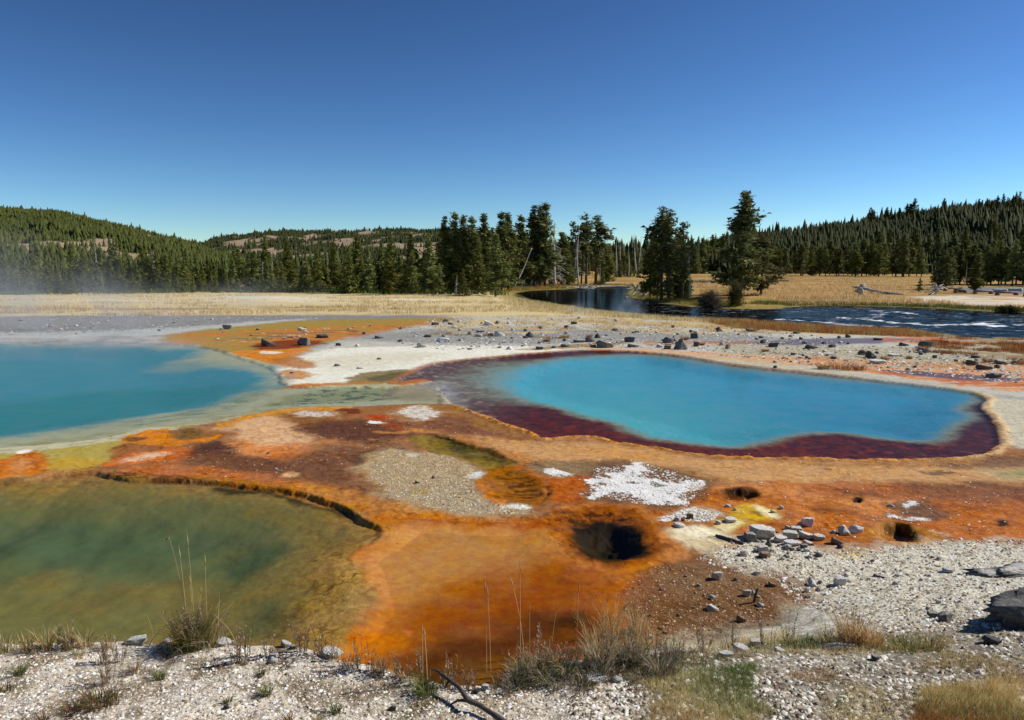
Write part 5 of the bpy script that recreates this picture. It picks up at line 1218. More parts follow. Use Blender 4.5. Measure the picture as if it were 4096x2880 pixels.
BL = [
 (507,738,26,12,'block','grey','squat pale block, dark at its left end, alone at the stream edge'),
 (493,739,8,4,'dome','dark','small dark stone touching the left of the squat pale block'),
 (600,777,40,22,'wedge','dark','dark wedge shaped boulder standing in the orange runoff'),
 (679,774,34,20,'block','grey','square grey boulder with a whitened foot, right of the dark wedge'),
 (721,758,36,10,'slab','dark','long low dark rock just behind the square grey boulder'),
 (815,749,10,6,'dome','dark','small dark stone at the white shore of the stream'),
 (849,759,26,9,'wedge','dark','low dark wedge of rock on the white crust right of the stream'),
 (897,738,11,8,'peak','dark','small pointed dark stone at the right bank of the stream'),
 (897,766,15,7,'dome','grey','small grey stone on the white crust below the pointed dark one'),
 (758,775,16,7,'block','dark','pair sized dark stone on the left part of the white crust'),
 (799,777,15,8,'peak','pale','pale peaked stone right of the dark stone on the white crust'),
 (849,806,13,5,'dome','grey','little dark stone alone in the middle of the white crust'),
 (653,837,12,5,'dome','grey','grey stone at the orange tip between the two pools'),
 (958,756,21,7,'slab','dark','flat dark rock left of the long white boulder'),
 (992,768,38,13,'dome','white','long smooth white boulder resting on grey gravel'),
 (945,779,32,13,'wedge','pale','white topped boulder with a dark underside below the long white one'),
 (974,729,22,7,'slab','dark','flat black slab at the head of the stream'),
 (999,722,17,9,'dome','grey','rounded grey boulder just above the black slab'),
 (1010,728,18,6,'slab','grey','low grey slab right of the black one at the head of the stream'),
 (1097,730,32,14,'wedge','white','big white angular boulder standing in the straw grass'),
 (1114,726,16,10,'peak','grey','grey pointed rock leaning behind the big white angular one'),
 (1119,754,32,14,'wedge','white','white jagged boulder near the centre of the rocky flat'),
 (1099,753,15,8,'dome','dark','dark stone touching the left of the white jagged boulder'),
 (1077,745,24,6,'slab','grey','thin grey slab above the dark stone in the centre flat'),
 (1073,755,18,7,'block','pale','pale low block left of the dark stone in the centre flat'),
 (1052,750,14,10,'peak','grey','upright grey stone at the left of the centre group'),
 (1177,758,12,6,'dome','dark','small dark stone left of the craggy black boulder'),
 (806,827,20,5,'slab','white','thin white slab lying by the little brown pool'),
 (755,821,18,6,'slab','grey','flat grey oval stone set in the white crust'),
 (1141,784,20,10,'peak','white','white pointed slab beside the small shore puddle'),
 (1053,784,14,5,'dome','grey','grey stone on the crust above the far pool edge'),
 (1187,757,28,16,'peak','dark','craggy black boulder alone on the grey gravel'),
 (1287,727,18,7,'slab','dark','flat dark rock high on the rocky flat'),
 (1269,736,11,8,'block','dark','small square black stone below the flat dark rock'),
 (1379,742,20,7,'dome','dark','low rounded dark rock left of the black pyramid'),
 (1340,758,19,13,'peak','dark','dark peaked boulder with a brown tuft behind'),
 (1411,767,31,14,'block','dark','blocky black boulder by the thin orange runnel'),
 (1299,768,34,8,'slab','grey','long grey slab at the end of the shore puddle'),
 (1323,767,30,14,'wedge','grey','grey slanting boulder above the long grey slab'),
 (1343,770,20,8,'dome','dark','dark stone wedged before the grey slanting boulder'),
 (1358,780,46,19,'wedge','grey','broad cracked grey boulder at the far rim of the turquoise pool'),
 (1330,778,18,7,'slab','grey','low grey rock left of the broad cracked one'),
 (1421,779,31,10,'wedge','grey','low grey wedge on the salmon rim of the turquoise pool'),
 (1499,769,32,16,'dome','grey','rounded grey boulder left of the big upright one'),
 (1511,765,20,15,'peak','grey','grey boulder tucked behind the rounded one'),
 (1528,784,42,30,'peak','grey','biggest upright grey boulder on the far pool rim'),
 (1557,759,22,15,'block','dark','black split boulder above the biggest upright one'),
 (1560,777,16,13,'block','dark','dark upright stone right of the biggest boulder'),
 (1497,783,20,10,'block','grey','small grey block at the left foot of the biggest boulder'),
 (1480,779,20,8,'slab','pale','whitish slab sloping below the rounded grey boulder'),
 (1614,744,19,13,'peak','dark','black pyramid shaped stone alone on the white flat'),
 (1685,744,30,7,'slab','dark','long flat black rock right of the pyramid stone'),
 (1707,758,15,5,'slab','dark','thin dark stone below the long flat black rock'),
 (1632,782,18,13,'dome','grey','rounded blue grey stone right of the biggest boulder'),
 (1618,774,13,9,'dome','pale','pale small stone behind the rounded blue grey one'),
 (1712,770,20,11,'dome','dark','dark domed stone at the left end of the brook'),
 (1735,778,29,11,'block','dark','long dark block below the domed stone by the brook'),
 (1210,784,22,8,'slab','dark','dark flat stone on the left far rim of the turquoise pool'),
 (1268,778,28,8,'slab','grey','white rimmed grey slab beside the shore puddle'),
 (1241,780,14,6,'dome','grey','small grey stone between two rim slabs'),
 (1805,771,15,7,'dome','grey','small grey stone on the near bank of the brook'),
 (1825,782,39,11,'wedge','dark','long slanting black rock below the brook'),
 (1848,771,15,6,'dome','dark','small dark stone at the brook edge'),
 (1866,779,22,9,'dome','dark','dark mound like stone right of the long slanting rock'),
 (1902,772,13,6,'dome','dark','little dark stone where the brook widens'),
 (1902,757,14,10,'wedge','dark','sharp black stone on the far side of the brook'),
 (1971,763,26,6,'slab','dark','dark slab lying across the brook'),
 (1884,769,12,5,'dome','white','small white stone in the brook'),
 (2030,776,28,11,'wedge','dark','dark craggy rock in the rusty grass right of the brook'),
 (2077,779,34,17,'block','dark','big black blocky boulder in the rusty grass'),
 (2077,791,34,14,'wedge','grey','grey sloping boulder right under the big black blocky one'),
 (1937,796,27,13,'dome','brown','brown half buried boulder left of the largest black one'),
 (1957,804,38,20,'peak','dark','largest black boulder on the right flat with a white pebble'),
 (1941,806,7,5,'dome','white','white pebble against the largest black boulder'),
 (1862,798,27,7,'slab','white','white flat slab above the rusty tussock'),
 (1870,805,18,7,'dome','dark','dark stone just above the rusty tussock'),
 (1971,816,42,10,'slab','pale','pale cracked slab in front of the largest black boulder'),
 (2005,799,30,6,'slab','pale','thin pale slab right of the largest black boulder'),
 (2125,769,20,6,'slab','grey','grey flat stone at the end of the orange strip'),
 (2191,803,28,7,'slab','dark','flat dark rock above the right hand pair'),
 (2184,819,33,15,'wedge','dark','dark leaning boulder, left of the right hand pair'),
 (2212,829,42,13,'wedge','dark','dark tilted slab, right of the right hand pair'),
 (2249,817,36,12,'wedge','grey','grey sloping boulder in the grass near the right edge'),
 (2277,815,18,9,'dome','grey','rounded grey stone at the right edge of the photo'),
 (2237,826,16,10,'dome','brown','small brown stone behind the dark tilted slab'),
 (2232,847,40,13,'slab','grey','wide grey flat stone on the purple runoff'),
 (1738,825,12,7,'dome','dark','small dark stone at the near lip of the far rim'),
 (1795,803,16,5,'slab','pale','pale thin stone on the salmon crust'),
 (1787,748,20,5,'slab','dark','thin dark slab on the white flat near the river grass'),
 (1815,812,16,6,'dome','pale','pale stone left of the rusty tussock'),
 # near ground
 (1608,1301,27,18,'block','pale','square pale rock alone on the brown mud'),
 (1599,1371,32,14,'wedge','pale','pale flat rock, the lowest left one on the brown mud'),
 (1597,1344,17,9,'dome','pale','small tan rock above the pale flat one on the mud'),
 (1674,1338,22,15,'block','pale','knobbly tan rock left of the upright stick'),
 (1690,1334,13,12,'peak','pale','small pale rock behind the upright stick'),
 (1665,1396,26,15,'wedge','brown','brown and white rock below the stick'),
 (1706,1362,18,9,'dome','pale','small pale rock right of the stick foot'),
 (1458,1433,17,9,'block','white','white stone among the dry grass at the mud edge'),
 (1481,1412,16,8,'dome','brown','brown stone above the white one at the mud edge'),
 (1735,1316,26,11,'wedge','brown','brown wedge rock at the top right of the mud'),
 (1698,1290,20,9,'dome','pale','buff rock where the gravel meets the mud'),
 (1670,1248,24,14,'dome','pale','rounded cream rock on the white gravel below the rubble'),
 (1716,1252,32,12,'slab','brown','brown edged slab below the rubble pile'),
 (1712,1238,30,14,'block','pale','buff block on top of the brown edged slab'),
 (1518,1168,15,9,'dome','white','white stone at the corner of the pebbly crust'),
 (1547,1164,18,13,'block','brown','dark brown block among the white pebbles'),
 (1531,1168,11,6,'dome','grey','grey pebble between white stone and brown block'),
 (1525,1183,30,8,'slab','white','flat white stone on the orange below the pebbly crust'),
 (1633,1138,15,7,'slab','white','white stone on the orange left above the yellow patch'),
 (1648,1145,10,7,'dome','white','little white stone by the yellow patch'),
 (1735,1150,14,7,'wedge','white','white chip right of the yellow patch'),
 (1752,1142,12,8,'block','white','small white block on the orange beyond the yellow patch'),
 (1640,1172,30,9,'slab','white','oval white slab lying on the cream crust'),
 (1612,1176,18,8,'slab','pale','pale crust chip left of the oval white slab'),
 (1713,1210,62,26,'slab','pale','largest cream slab of the rubble pile'),
 (1735,1195,30,13,'wedge','brown','brown rock behind the largest cream slab'),
 (1683,1216,28,22,'block','grey','grey shaded block at the left of the rubble pile'),
 (1725,1226,18,20,'peak','grey','grey upright shard in front of the largest cream slab'),
 (1752,1217,34,12,'slab','white','white slab lying right of the largest cream slab'),
 (1788,1196,28,14,'block','pale','buff block at the top of the rubble pile'),
 (1775,1208,38,16,'block','pale','long buff rock in the middle of the rubble'),
 (1812,1210,40,16,'wedge','pale','tilted cream rock, right part of the rubble'),
 (1838,1212,30,12,'slab','pale','low cream slab at the right end of the rubble'),
 (1780,1225,42,9,'slab','white','long white plank like slab at the front of the rubble'),
 (1815,1222,26,11,'wedge','pale','small cream wedge before the tilted rock'),
 (1795,1180,20,10,'dome','pale','pale stone standing behind the rubble on the orange'),
 (1811,1181,32,20,'block','white','white squarish rock just behind the rubble pile'),
 (1770,1188,20,9,'wedge','pale','cream wedge behind the left rubble'),
 (1896,1200,30,20,'peak','pale','dark sided pale rock leaning on the oval white one'),
 (1921,1196,36,17,'dome','white','oval white rock on the orange before the round vent'),
 (1871,1196,16,8,'dome','pale','small tan rock left of the leaning pair'),
 (1880,1221,32,16,'wedge','brown','ragged brown rock at the top of the gravel slope'),
 (1884,1230,14,9,'dome','dark','small blue grey stone under the ragged brown rock'),
 (2000,1137,16,7,'wedge','white','white chip left of the speckled crust'),
 (1885,1313,30,18,'block','white','bright white block casting shade on the gravel slope'),
 (1904,1306,20,8,'slab','white','flat white stone behind the bright white block'),
 (1898,1294,13,8,'dome','white','small white stone above the flat white one'),
 (1824,1316,22,16,'peak','white','heap topped white stone left of the bright white block'),
 (1809,1328,14,11,'dome','white','white pebble at the left foot of the heap topped stone'),
 (1836,1326,12,9,'dome','white','white pebble at the right foot of the heap topped stone'),
 (1957,1260,12,6,'dome','grey','small grey stone high on the gravel slope'),
 (2010,1312,18,8,'wedge','pale','pale shard low on the gravel slope'),
 (2132,1285,34,9,'slab','pale','narrow pale slab left of the crusted ledge'),
 (1966,1481,26,11,'slab','grey','flat grey stone below the straw tussock'),
 (1752,1465,30,13,'wedge','pale','pale wedge stone on the bank left of the weathered wood'),
 (1700,1448,34,12,'block','white','white crust block at the bank top'),
 (1664,1462,44,12,'slab','white','broad white crust slab on the bank'),
 (1630,1475,36,11,'slab','white','whitish low slab left of the broad one on the bank'),
 (2233,1446,42,16,'wedge','dark','dark shaded rock below the black outcrop'),
 (2125,1396,44,22,'dome','grey','rounded grey boulder left of the black outcrop'),
 (2095,1385,26,12,'block','grey','grey block next to the rounded grey boulder'),
 (300,1447,52,14,'block','pale','pale crusty rock at the lip of the left bank'),
 (375,1445,34,9,'slab','pale','low crusty slab right of the pale rock on the lip'),
 (495,1449,46,10,'slab','pale','low pale slab under the big grass tuft'),
 (521,1444,14,8,'dome','white','white stone on the bank right of the big grass tuft'),
 (638,1452,26,14,'wedge','pale','pale wedge stone at the bank edge left of the basin'),
 (655,1456,18,9,'block','grey','grey stone beside the pale wedge at the bank edge'),
 (614,1478,24,12,'block','pale','cream stone on the left bank above a white one'),
 (608,1488,26,13,'dome','white','white stone below the cream one on the left bank'),
 (738,1476,60,12,'slab','pale','long pale slab on the bank lip above the orange basin'),
 (1088,1549,22,14,'block','white','white block on the bank right of the branch tip'),
 (1068,1555,20,12,'dome','dark','dark stone left of the white block by the branch'),
 (506,1590,16,10,'dome','dark','small dark purple stone on the white bank'),
 (880,1594,18,10,'block','dark','dark cinder on the white bank'),
 (1335,1535,66,12,'slab','white','long flat white slab in front of the dry weeds'),
 (1385,1530,30,10,'slab','white','short flat white slab beside the long one'),
 (601,1017,8,4,'dome','grey','single grey pebble on the brown and peach mat'),
 (935,1084,12,6,'wedge','brown','dark chip on the pebbly mound, the left one'),
 (971,1073,10,7,'peak','brown','dark pointed chip on the pebbly mound, the right one'),
]
for b in BL:
    S(*b[:6], b[6], name='boulder' if b[2] > 24 else 'stone', cat='rock')
S(676,757,24,9,'wedge','pale','pale cap stone sitting on top of the square grey boulder', name='stone', zabs=at(679,774)[2] + 20 * at(679,774)[1] / (FOC * _c) * .96)

# big pieces that run out of the photo
def crag(name, pts, h, kind, label, seed, sub=4):
    """irregular outcrop over a traced footprint"""
    hx, hy, hz = hit([p[0] for p in pts], [p[1] for p in pts])
    cx_, cy_ = hx.mean(), hy.mean()
    v, f = rock_geo(seed, sub, 'block', .55)
    v = v.copy(); v[:, 0] *= (hx.max() - hx.min()) / 2; v[:, 1] *= max((hy.max() - hy.min()) / 2, .12); 
    v[:, 2] = v[:, 2] * h + .03 * fbm(v[:, 0] * 9, v[:, 1] * 9, 3, seed % 50) 
    me = mesh_np(name, v, f, mats=[M_ROCK[kind]], smooth=False)
    o = link(name, me, None, (cx_, cy_, float(hz.mean()) - h * .12))
    return tag(o, label, 'rock')
crag('rock_outcrop', [(2195,1408),(2225,1380),(2480,1380),(2480,1416)], .40, 'dark', 'large black outcrop of rock in its own shade at the right edge', 71)
crag('crust_ledge', [(2157,1290),(2165,1276),(2480,1280),(2480,1292)], .10, 'grey', 'broken ledge of cream crust running to the right edge', 72)

# small stones strewn over the rocky flats, each on its own
def strew(n, poly, wr, kinds, label, group, seed, hr=(.35, .7)):
    spots = []
    r = random.Random(seed); P = np.asarray(poly, float)
    x0, y0, x1, y1 = *P.min(0), *P.max(0); k = 0; tries = 0
    while k < n and tries < 5000:
        tries += 1
        px, py = r.uniform(x0, x1), r.uniform(y0, y1)
        if sdf(np.array([px]), np.array([py]), P, 5)[0] <= 0: continue
        w = wr[0] + (wr[1] - wr[0]) * r.random() ** 2
        spots.append((px, py, w, w * r.uniform(*hr), r.choice(['dome', 'block', 'wedge', 'slab']), r.choice(kinds))); k += 1
    spots.sort(); k = 0
    for q in spots:
        k += q[0] <= 2295
        S(*q, f'{ordinal(k)} from the left of the {label}', group, 'stone', sub=2)
FLAT = [(1000,712),(1250,712),(1500,724),(1700,740),(1560,752),(1250,755),(1000,745)]
strew(46, FLAT, (6, 12), ['grey', 'pale', 'dark', 'white'], 'small stones on the white flat', 'small stones on the white flat', 1)
strew(26, [(960,755),(1300,752),(1560,766),(1480,778),(1290,776),(1000,786)], (6, 12), ['dark', 'grey', 'grey', 'white'], 'small stones on the grey gravel behind the turquoise pool', 'small stones on the grey gravel', 2)
strew(34, [(1600,780),(1900,782),(2280,800),(2290,850),(2100,842),(1900,826),(1700,812)], (6, 14), ['dark', 'grey', 'pale'], 'small stones on the right hand flat', 'small stones on the right flat', 3)
strew(16, [(1560,735),(1800,742),(1900,760),(1750,764),(1600,760)], (6, 13), ['dark', 'grey', 'pale'], 'small stones on the white ground near the brook', 'small stones near the brook', 4)
strew(22, [(20,715),(400,712),(560,722),(300,748),(20,752)], (6, 13), ['pale', 'grey', 'white'], 'small pale stones on the grey beach', 'small stones on the grey beach', 5, (.25, .45))
strew(24, [(480,740),(800,722),(900,722),(760,752),(560,770),(480,762)], (6, 12), ['pale', 'white', 'grey'], 'small pale chips in the orange stream', 'pale chips in the stream', 6, (.25, .45))
strew(30, [(1640,1208),(1860,1225),(1860,1250),(1720,1262),(1640,1240)], (8, 20), ['pale', 'white', 'pale', 'grey'], 'small broken stones below the rubble pile', 'small stones of the rubble', 7)
strew(34, [(1750,1270),(2290,1240),(2290,1340),(2000,1380),(1800,1350)], (7, 15), ['pale', 'white', 'grey'], 'small stones on the white gravel slope', 'small stones on the gravel slope', 8)
strew(20, [(1480,1290),(1700,1280),(1740,1400),(1560,1430),(1440,1420)], (7, 13), ['brown', 'pale'], 'small stones on the brown mud', 'small stones on the brown mud', 9)

# ------------------------------------------------------------------ gravel nobody could count
def gravel(name, n, poly, smin, smax, cols, label, seed, bias=2.5, flat=.85, lift=.3):
    r = np.random.default_rng(seed); P = np.asarray(poly, float)
    px = r.uniform(P[:, 0].min(), P[:, 0].max(), n * 3); py = r.uniform(P[:, 1].min(), P[:, 1].max(), n * 3)
    k = sdf(px, py, P, 5) > 0; px, py = px[k][:n], py[k][:n]
    x, y, z = [], [], []
    X, Y, Z = hit_fast(px, py)
    n = len(X)
    sz = smin + (smax - smin) * r.random(n) ** bias
    v, f = ICO[1]; v = v[:12] if False else v
    base = np.array([(1,0,.2),(.3,.95,0),(-.8,.6,.1),(-.8,-.6,0),(.3,-.95,.1),(0,0,.9)])
    V = base[None] * (1 + .35 * r.normal(size=(n, 6, 1))) * sz[:, None, None]
    a = r.random(n) * 6.28; ca, sa = np.cos(a)[:, None], np.sin(a)[:, None]
    V = np.stack([V[..., 0] * ca - V[..., 1] * sa, V[..., 0] * sa + V[..., 1] * ca, V[..., 2] * flat], 2)
    V += np.stack([X, Y, Z + sz * (lift - .3)], 1)[:, None]
    T_ = np.array([(0,1,5),(1,2,5),(2,3,5),(3,4,5),(4,0,5)])[None] + (np.arange(n) * 6)[:, None, None]
    C = np.array([lin(c) for c in cols])[r.integers(0, len(cols), n)] * (.8 + .4 * r.random((n, 1)))
    me = mesh_np(name, V.reshape(-1, 3), T_.reshape(-1, 3), mats=[M_PEB], cols=np.clip(np.repeat(C, 6, 0), 0, .8))
    return tag(link(name, me), label, 'gravel', kind='stuff')
M_PEB = mat_plain('pebbles', (.6, .6, .6), .9, 60, .12, .2, .003, col=True)
WH = [(236,228,214),(224,214,198),(206,196,180),(240,236,228),(190,176,154),(164,148,122),(138,122,98)]
GB = [(178,166,146),(150,136,116),(206,196,180),(120,104,86)]
gravel('pebbles', 21000, [(-60,1450),(300,1438),(560,1452),(740,1476),(900,1512),(1000,1534),(1100,1540),(1200,1520),(1330,1500),(1420,1530),(1360,1700),(-60,1700)], .0035, .017, WH, 'white pebbles covering the left bank in the foreground', 1, 3.2)
gravel('pebbles', 13000, [(1250,1480),(1500,1450),(1750,1440),(2100,1400),(2360,1340),(2360,1700),(1300,1700)], .005, .026, GB + WH[:2] + [(100,88,72)], 'grey and white grit on the right side of the bank', 2, 3.)
gravel('pebbles', 13000, [(1560,1255),(1640,1212),(1850,1232),(2060,1222),(2130,1208),(2360,1212),(2360,1400),(2000,1420),(1780,1350),(1740,1300),(1640,1280)], .005, .030, WH + GB[:2], 'white gravel on the slope at the right', 3, 3.5)
gravel('pebbles', 3500, [(1400,1300),(1480,1262),(1640,1280),(1780,1320),(1740,1390),(1560,1435),(1400,1430)], .004, .018, [(150,116,84),(190,160,130),(120,86,60)], 'grit on the brown mud', 4, 3)
gravel('pebbles', 5000, [(830,1030),(900,1012),(1000,1020),(1060,1045),(1090,1062),(1062,1085),(1062,1102),(1085,1122),(1180,1142),(1180,1154),(1000,1150),(880,1110),(830,1075)], .006, .022, [(200,184,156),(178,160,132),(150,132,108),(220,210,190)], 'pale grit on the mound between the pools', 5, 3)
gravel('pebbles', 9000, [(960,712),(1250,712),(1500,722),(1750,742),(1900,770),(2290,800),(2290,860),(1900,826),(1640,800),(1480,782),(1250,776),(1000,786),(880,770)], .02, .09, [(206,202,194),(176,172,166),(120,118,116),(90,88,86),(224,220,212)], 'rubble and chips scattered over the flats behind the pool', 6, 3.5, .6)
gravel('pebbles', 2500, [(0,708),(500,706),(1000,712),(640,716),(400,740),(0,752)], .02, .10, [(206,202,194),(150,148,146),(110,108,106)], 'chips scattered over the grey beach', 7, 3.5, .5)
gravel('pebbles', 2600, [(1330,1050),(1450,1040),(1580,1080),(1540,1135),(1440,1130),(1320,1112)], .006, .03, [(240,238,232),(226,222,214)], 'white flakes on the broken crust patch', 8, 2.5, .6)
gravel('pebbles', 1500, [(1480,1162),(1545,1138),(1620,1150),(1580,1172)], .006, .028, WH, 'white pebbles on the crust left of the yellow patch', 9, 2.5, .7)
gravel('pebbles', 2200, [(240,1035),(500,980),(900,920),(1200,980),(1500,1010),(2240,1030),(2290,1200),(1900,1215),(1600,1130),(1300,1020),(1000,1000),(600,1080)], .006, .022, [(216,190,160),(230,220,204),(120,84,60)], 'loose specks over the brown and orange mats', 10, 3.5, .6)

# ------------------------------------------------------------------ grasses and weeds
def blades(g, n, r0, h, lean, w, cols, rr, cx_=0., cy_=0., seg=3, upright=.0):
    """n curved blades around a point"""
    a = rr.random(n) * 6.283; rad = r0 * np.sqrt(rr.random(n))
    bx, by = cx_ + np.cos(a) * rad, cy_ + np.sin(a) * rad
    la = a + rr.normal(size=n) * .7; L = h * rr.uniform(.45, 1.1, n); ln = lean * rr.uniform(.3, 1.3, n)
    fa = rr.random(n) * 3.14; wx, wy = np.cos(fa) * w / 2, np.sin(fa) * w / 2
    V = []
    for k in range(seg + 1):
        t = k / seg; out = ln * L * t ** 1.8
        px, py, pz = bx + np.cos(la) * out, by + np.sin(la) * out, L * t * np.sqrt(np.clip(1 - (ln * t * .6) ** 2, .1, 1)) - .015 * (k == 0)
        ww = 1 - t ** 2 * .95
        if k < seg: V += [np.stack([px - wx * ww, py - wy * ww, pz], 1), np.stack([px + wx * ww, py + wy * ww, pz], 1)]
        else: V += [np.stack([px, py, pz], 1)]
    m = len(V); V = np.stack(V, 1)
    T_ = []
    for k in range(seg - 1): T_ += [(2*k, 2*k+1, 2*k+3), (2*k, 2*k+3, 2*k+2)]
    T_ += [(2*seg-2, 2*seg-1, 2*seg)]
    T_ = np.array(T_)[None] + (np.arange(n) * m)[:, None, None]
    c = np.array([lin(q) for q in cols])[rr.integers(0, len(cols), n)] * (.75 + .5 * rr.random((n, 1)))
    g.add(V.reshape(-1, 3), T_.reshape(-1, 3), (), np.repeat(np.clip(c, 0, .8), m, 0))
GREEN = [(96,110,52),(120,126,66),(80,96,44),(140,136,84)]
STRAW = [(206,182,132),(190,164,110),(222,202,158),(170,142,92)]
BROWN = [(130,96,62),(110,80,56),(150,116,78),(96,72,52)]
RUST = [(164,104,52),(140,88,46),(184,128,70),(120,80,44)]
GREY_ = [(150,140,124),(126,116,100),(176,166,148)]
def tuft(px, py, wpx, hpx, pal, n, label, group=None, name='grass_tuft', lean=.55, extra=None, cat='grass'):
    if py > 1430: py += 6
    x, y, z = at(px, py); pix = y / (FOC * _c)
    g = Geo(); rr = np.random.default_rng(int(px * 7 + py))
    R0, Hh = wpx * pix / 2, hpx * pix
    blades(g, n, R0 * .45, Hh, min(1.2, lean * R0 / Hh * 1.5 + .2), .0035 + .0009 * y * .35, pal, rr)
    blades(g, n // 2, R0 * .8, Hh * .45, .8, .004, pal, rr)
    if extra: extra(g, rr, R0, Hh)
    o = link(name, g.mesh(name, [M_GRASS]), None, (x, y, z))
    return tag(o, label, cat, group)
def weed(px, py, wpx, hpx, n, label, group=None, cols=((136,106,94),(160,128,108),(120,108,76)), leaf=((140,124,92),(126,126,84),(158,126,112),(168,150,122)), cat='weed'):
    """a plant of n upright leafy stalks"""
    if py > 1430: py += 9
    x, y, z = at(px, py); pix = y / (FOC * _c)
    g = Geo(); rr = np.random.default_rng(int(px * 5 + py * 3))
    hpx *= 1.15
    R0, Hh = wpx * pix / 2, hpx * pix
    lf = Geo()
    for i in range(n):
        a = rr.random() * 6.28; r_ = R0 * .5 * rr.random() ** .5
        p0 = np.array([math.cos(a) * r_, math.sin(a) * r_, -.01]); L = Hh * rr.uniform(.55, 1.05)
        d = np.array([math.cos(a), math.sin(a), 0]) * rr.uniform(.1, .9) * R0 / max(Hh, .01)
        P = [p0 + np.array([d[0] * L * t ** 1.5, d[1] * L * t ** 1.5, L * t]) + rr.normal(size=3) * [.006, .006, 0] * t for t in (0, .3, .6, 1)]
        g.tube(P, [.0028, .0024, .002, .0012], 3, lin(cols[rr.integers(len(cols))]))
        for k in range(int(6 + L * 55)):
            t = rr.uniform(.12, 1); q = P[0] + (P[3] - P[0]) * t + (P[1] - P[0] - (P[3] - P[0]) * .3) * (1 - t)
            b = rr.random() * 6.28; l = rr.uniform(.012, .036) * (1.25 - .6 * t)
            e = np.array([math.cos(b) * l, math.sin(b) * l, l * rr.uniform(.4, 1.3)]); s_ = np.array([-math.sin(b), math.cos(b), 0]) * l * .18
            lf.add([q, q + e * .5 + s_, q + e, q + e * .5 - s_], [(0, 1, 2), (0, 2, 3)], (), lin(leaf[rr.integers(len(leaf))]) * rr.uniform(.7, 1.3))
    o = link('weed_plant', g.mesh('stalks', [M_GRASS]), None, (x, y, z)); o.data.name = 'stalks'
    lo = link('leaves', lf.mesh('leaves', [M_GRASS]), o)
    lo['kind'] = 'stuff'; o.name = 'weed_plant'
    return tag(o, label, cat, group)
def stalk(px, py, tx, ty, label, group=None, head=True, panicle=False, w=.0034):
    """one tall dry flower stalk from its foot to its tip"""
    x, y, z = at(px, py); 
    rx, ry, rz = ray(tx, ty); yt = y + .02
    top = np.array([rx / ry * yt - x, .02, CAM_H + rz / ry * yt - z]); L = np.linalg.norm(top)
    g = Geo(); P = []
    for t in np.linspace(0, 1, 9):
        P.append(np.array([top[0] * (.35 * t + .65 * t ** 2.2), top[1] * t, top[2] * t ** (.98)]))
    c = lin((212,190,142))
    g.tube(P, np.linspace(w, w * .55, 9), 4, c)
    if head:
        i0 = P[7]; 
        g.tube([P[7], (P[7] + P[8]) / 2, P[8]], [w * .8, w * 1.9, w * .5], 5, lin((200,176,130)))
        g.tube([P[8], P[8] + (P[8] - P[7]) * .25], [w * 1.1, .0003], 4, lin((206,184,136)))
    if panicle:
        rr = np.random.default_rng(3)
        for k in range(16):
            b = P[8] + np.array([-.01 * k * .45, 0, -.002 * k]); e = np.array([-.012 - .01 * rr.random(), rr.normal() * .01, -.02 - .01 * rr.random()])
            g.tube([b, b + e * .6, b + e], [.0012, .003, .0008], 3, lin((196,176,130)))
    o = link('grass_stalk', g.mesh('grass_stalk', [M_GRASS]), None, (x, y, z))
    return tag(o, label, 'grass', group)

# foreground, left bank
def big_extra(g, rr, R0, Hh):
    blades(g, 260, R0 * .5, Hh * 1.05, .35, .005, [(104,100,62),(120,104,74),(104,116,62)], rr)
    blades(g, 60, R0 * .4, R0 * 1.6, 1.2, .004, GREY_ + STRAW[:1], rr, R0 * .5)
tuft(432,1442,150,84,GREEN + GREEN + STRAW,460,'largest bushy grass tuft on the lip of the left bank, with tall stalks', extra=big_extra)
weed(425,1440,110,96,26,'dark leafy weeds growing up through the largest bushy grass tuft')
for i, (bx, tx, ty, lab) in enumerate([(424,379,1204,'tall dry stalk with a drooping seed head, leftmost over the green pool'),(422,401,1228,'tall dry stalk just right of the drooping one'),(438,419,1196,'tallest straight dry stalk over the green pool'),
                         (434,425,1290,'short dry stalk between the tall ones over the green pool'),(466,459,1243,'slim dry stalk right of the tallest over the green pool'),(450,450,1316,'shortest dry stalk of the bunch over the green pool')]):
    stalk(bx, 1440, tx, ty, lab, panicle=(i == 0), head=(i != 0))
stalk(330,1458,420,1372,'long straw leaning to the right over the left bank', head=False)
stalk(530,1448,478,1376,'bent straw leaning to the left beside the largest tuft', head=False)
stalk(345,1440,331,1382,'short thin straw left of the largest tuft', head=False)
for px, py, w, h, n, lab in ((12,1455,60,62,70,'straw grass tuft at the far left of the bank lip'),(62,1452,50,50,50,'thin straw tuft second from the left on the bank lip'),(102,1450,60,66,70,'straw tuft with a tall leaning blade, third from the left on the bank lip'),
                         (152,1447,56,62,60,'straw tuft mixed with reddish flower heads on the bank lip'),(190,1444,50,56,50,'straw tuft right of the reddish flower heads'),(240,1448,40,46,40,'sparse straw tuft left of the pale lip rock')):
    tuft(px, py, w, h, STRAW + GREEN[:1], n, lab, lean=.5)
for px, py, w, h, n, lab in ((155,1448,40,66,6,'reddish flowering weed among the straw at the left lip'),(128,1446,26,60,4,'slender dark weed at the left lip'),(235,1480,40,70,7,'branching brown weed on the left bank'),(268,1476,36,60,6,'brown weed just right of the branching one on the left bank'),
                             (245,1525,60,90,9,'tall brown weed rising from the dark tussock on the left bank'),(528,1475,50,90,8,'purple brown weed right of the largest tuft'),(552,1462,40,74,6,'purple brown weed at the lip before the green pool'),
                             (600,1462,44,56,6,'leafy weed low on the lip left of the basin'),(678,1456,50,84,9,'dense purple weed at the lip where pool and basin meet'),(714,1462,50,70,8,'purple weed right of the dense one at the lip'),(745,1475,44,60,6,'reddish weed at the top left of the orange basin edge')):
    weed(px, py, w, h, n, lab)
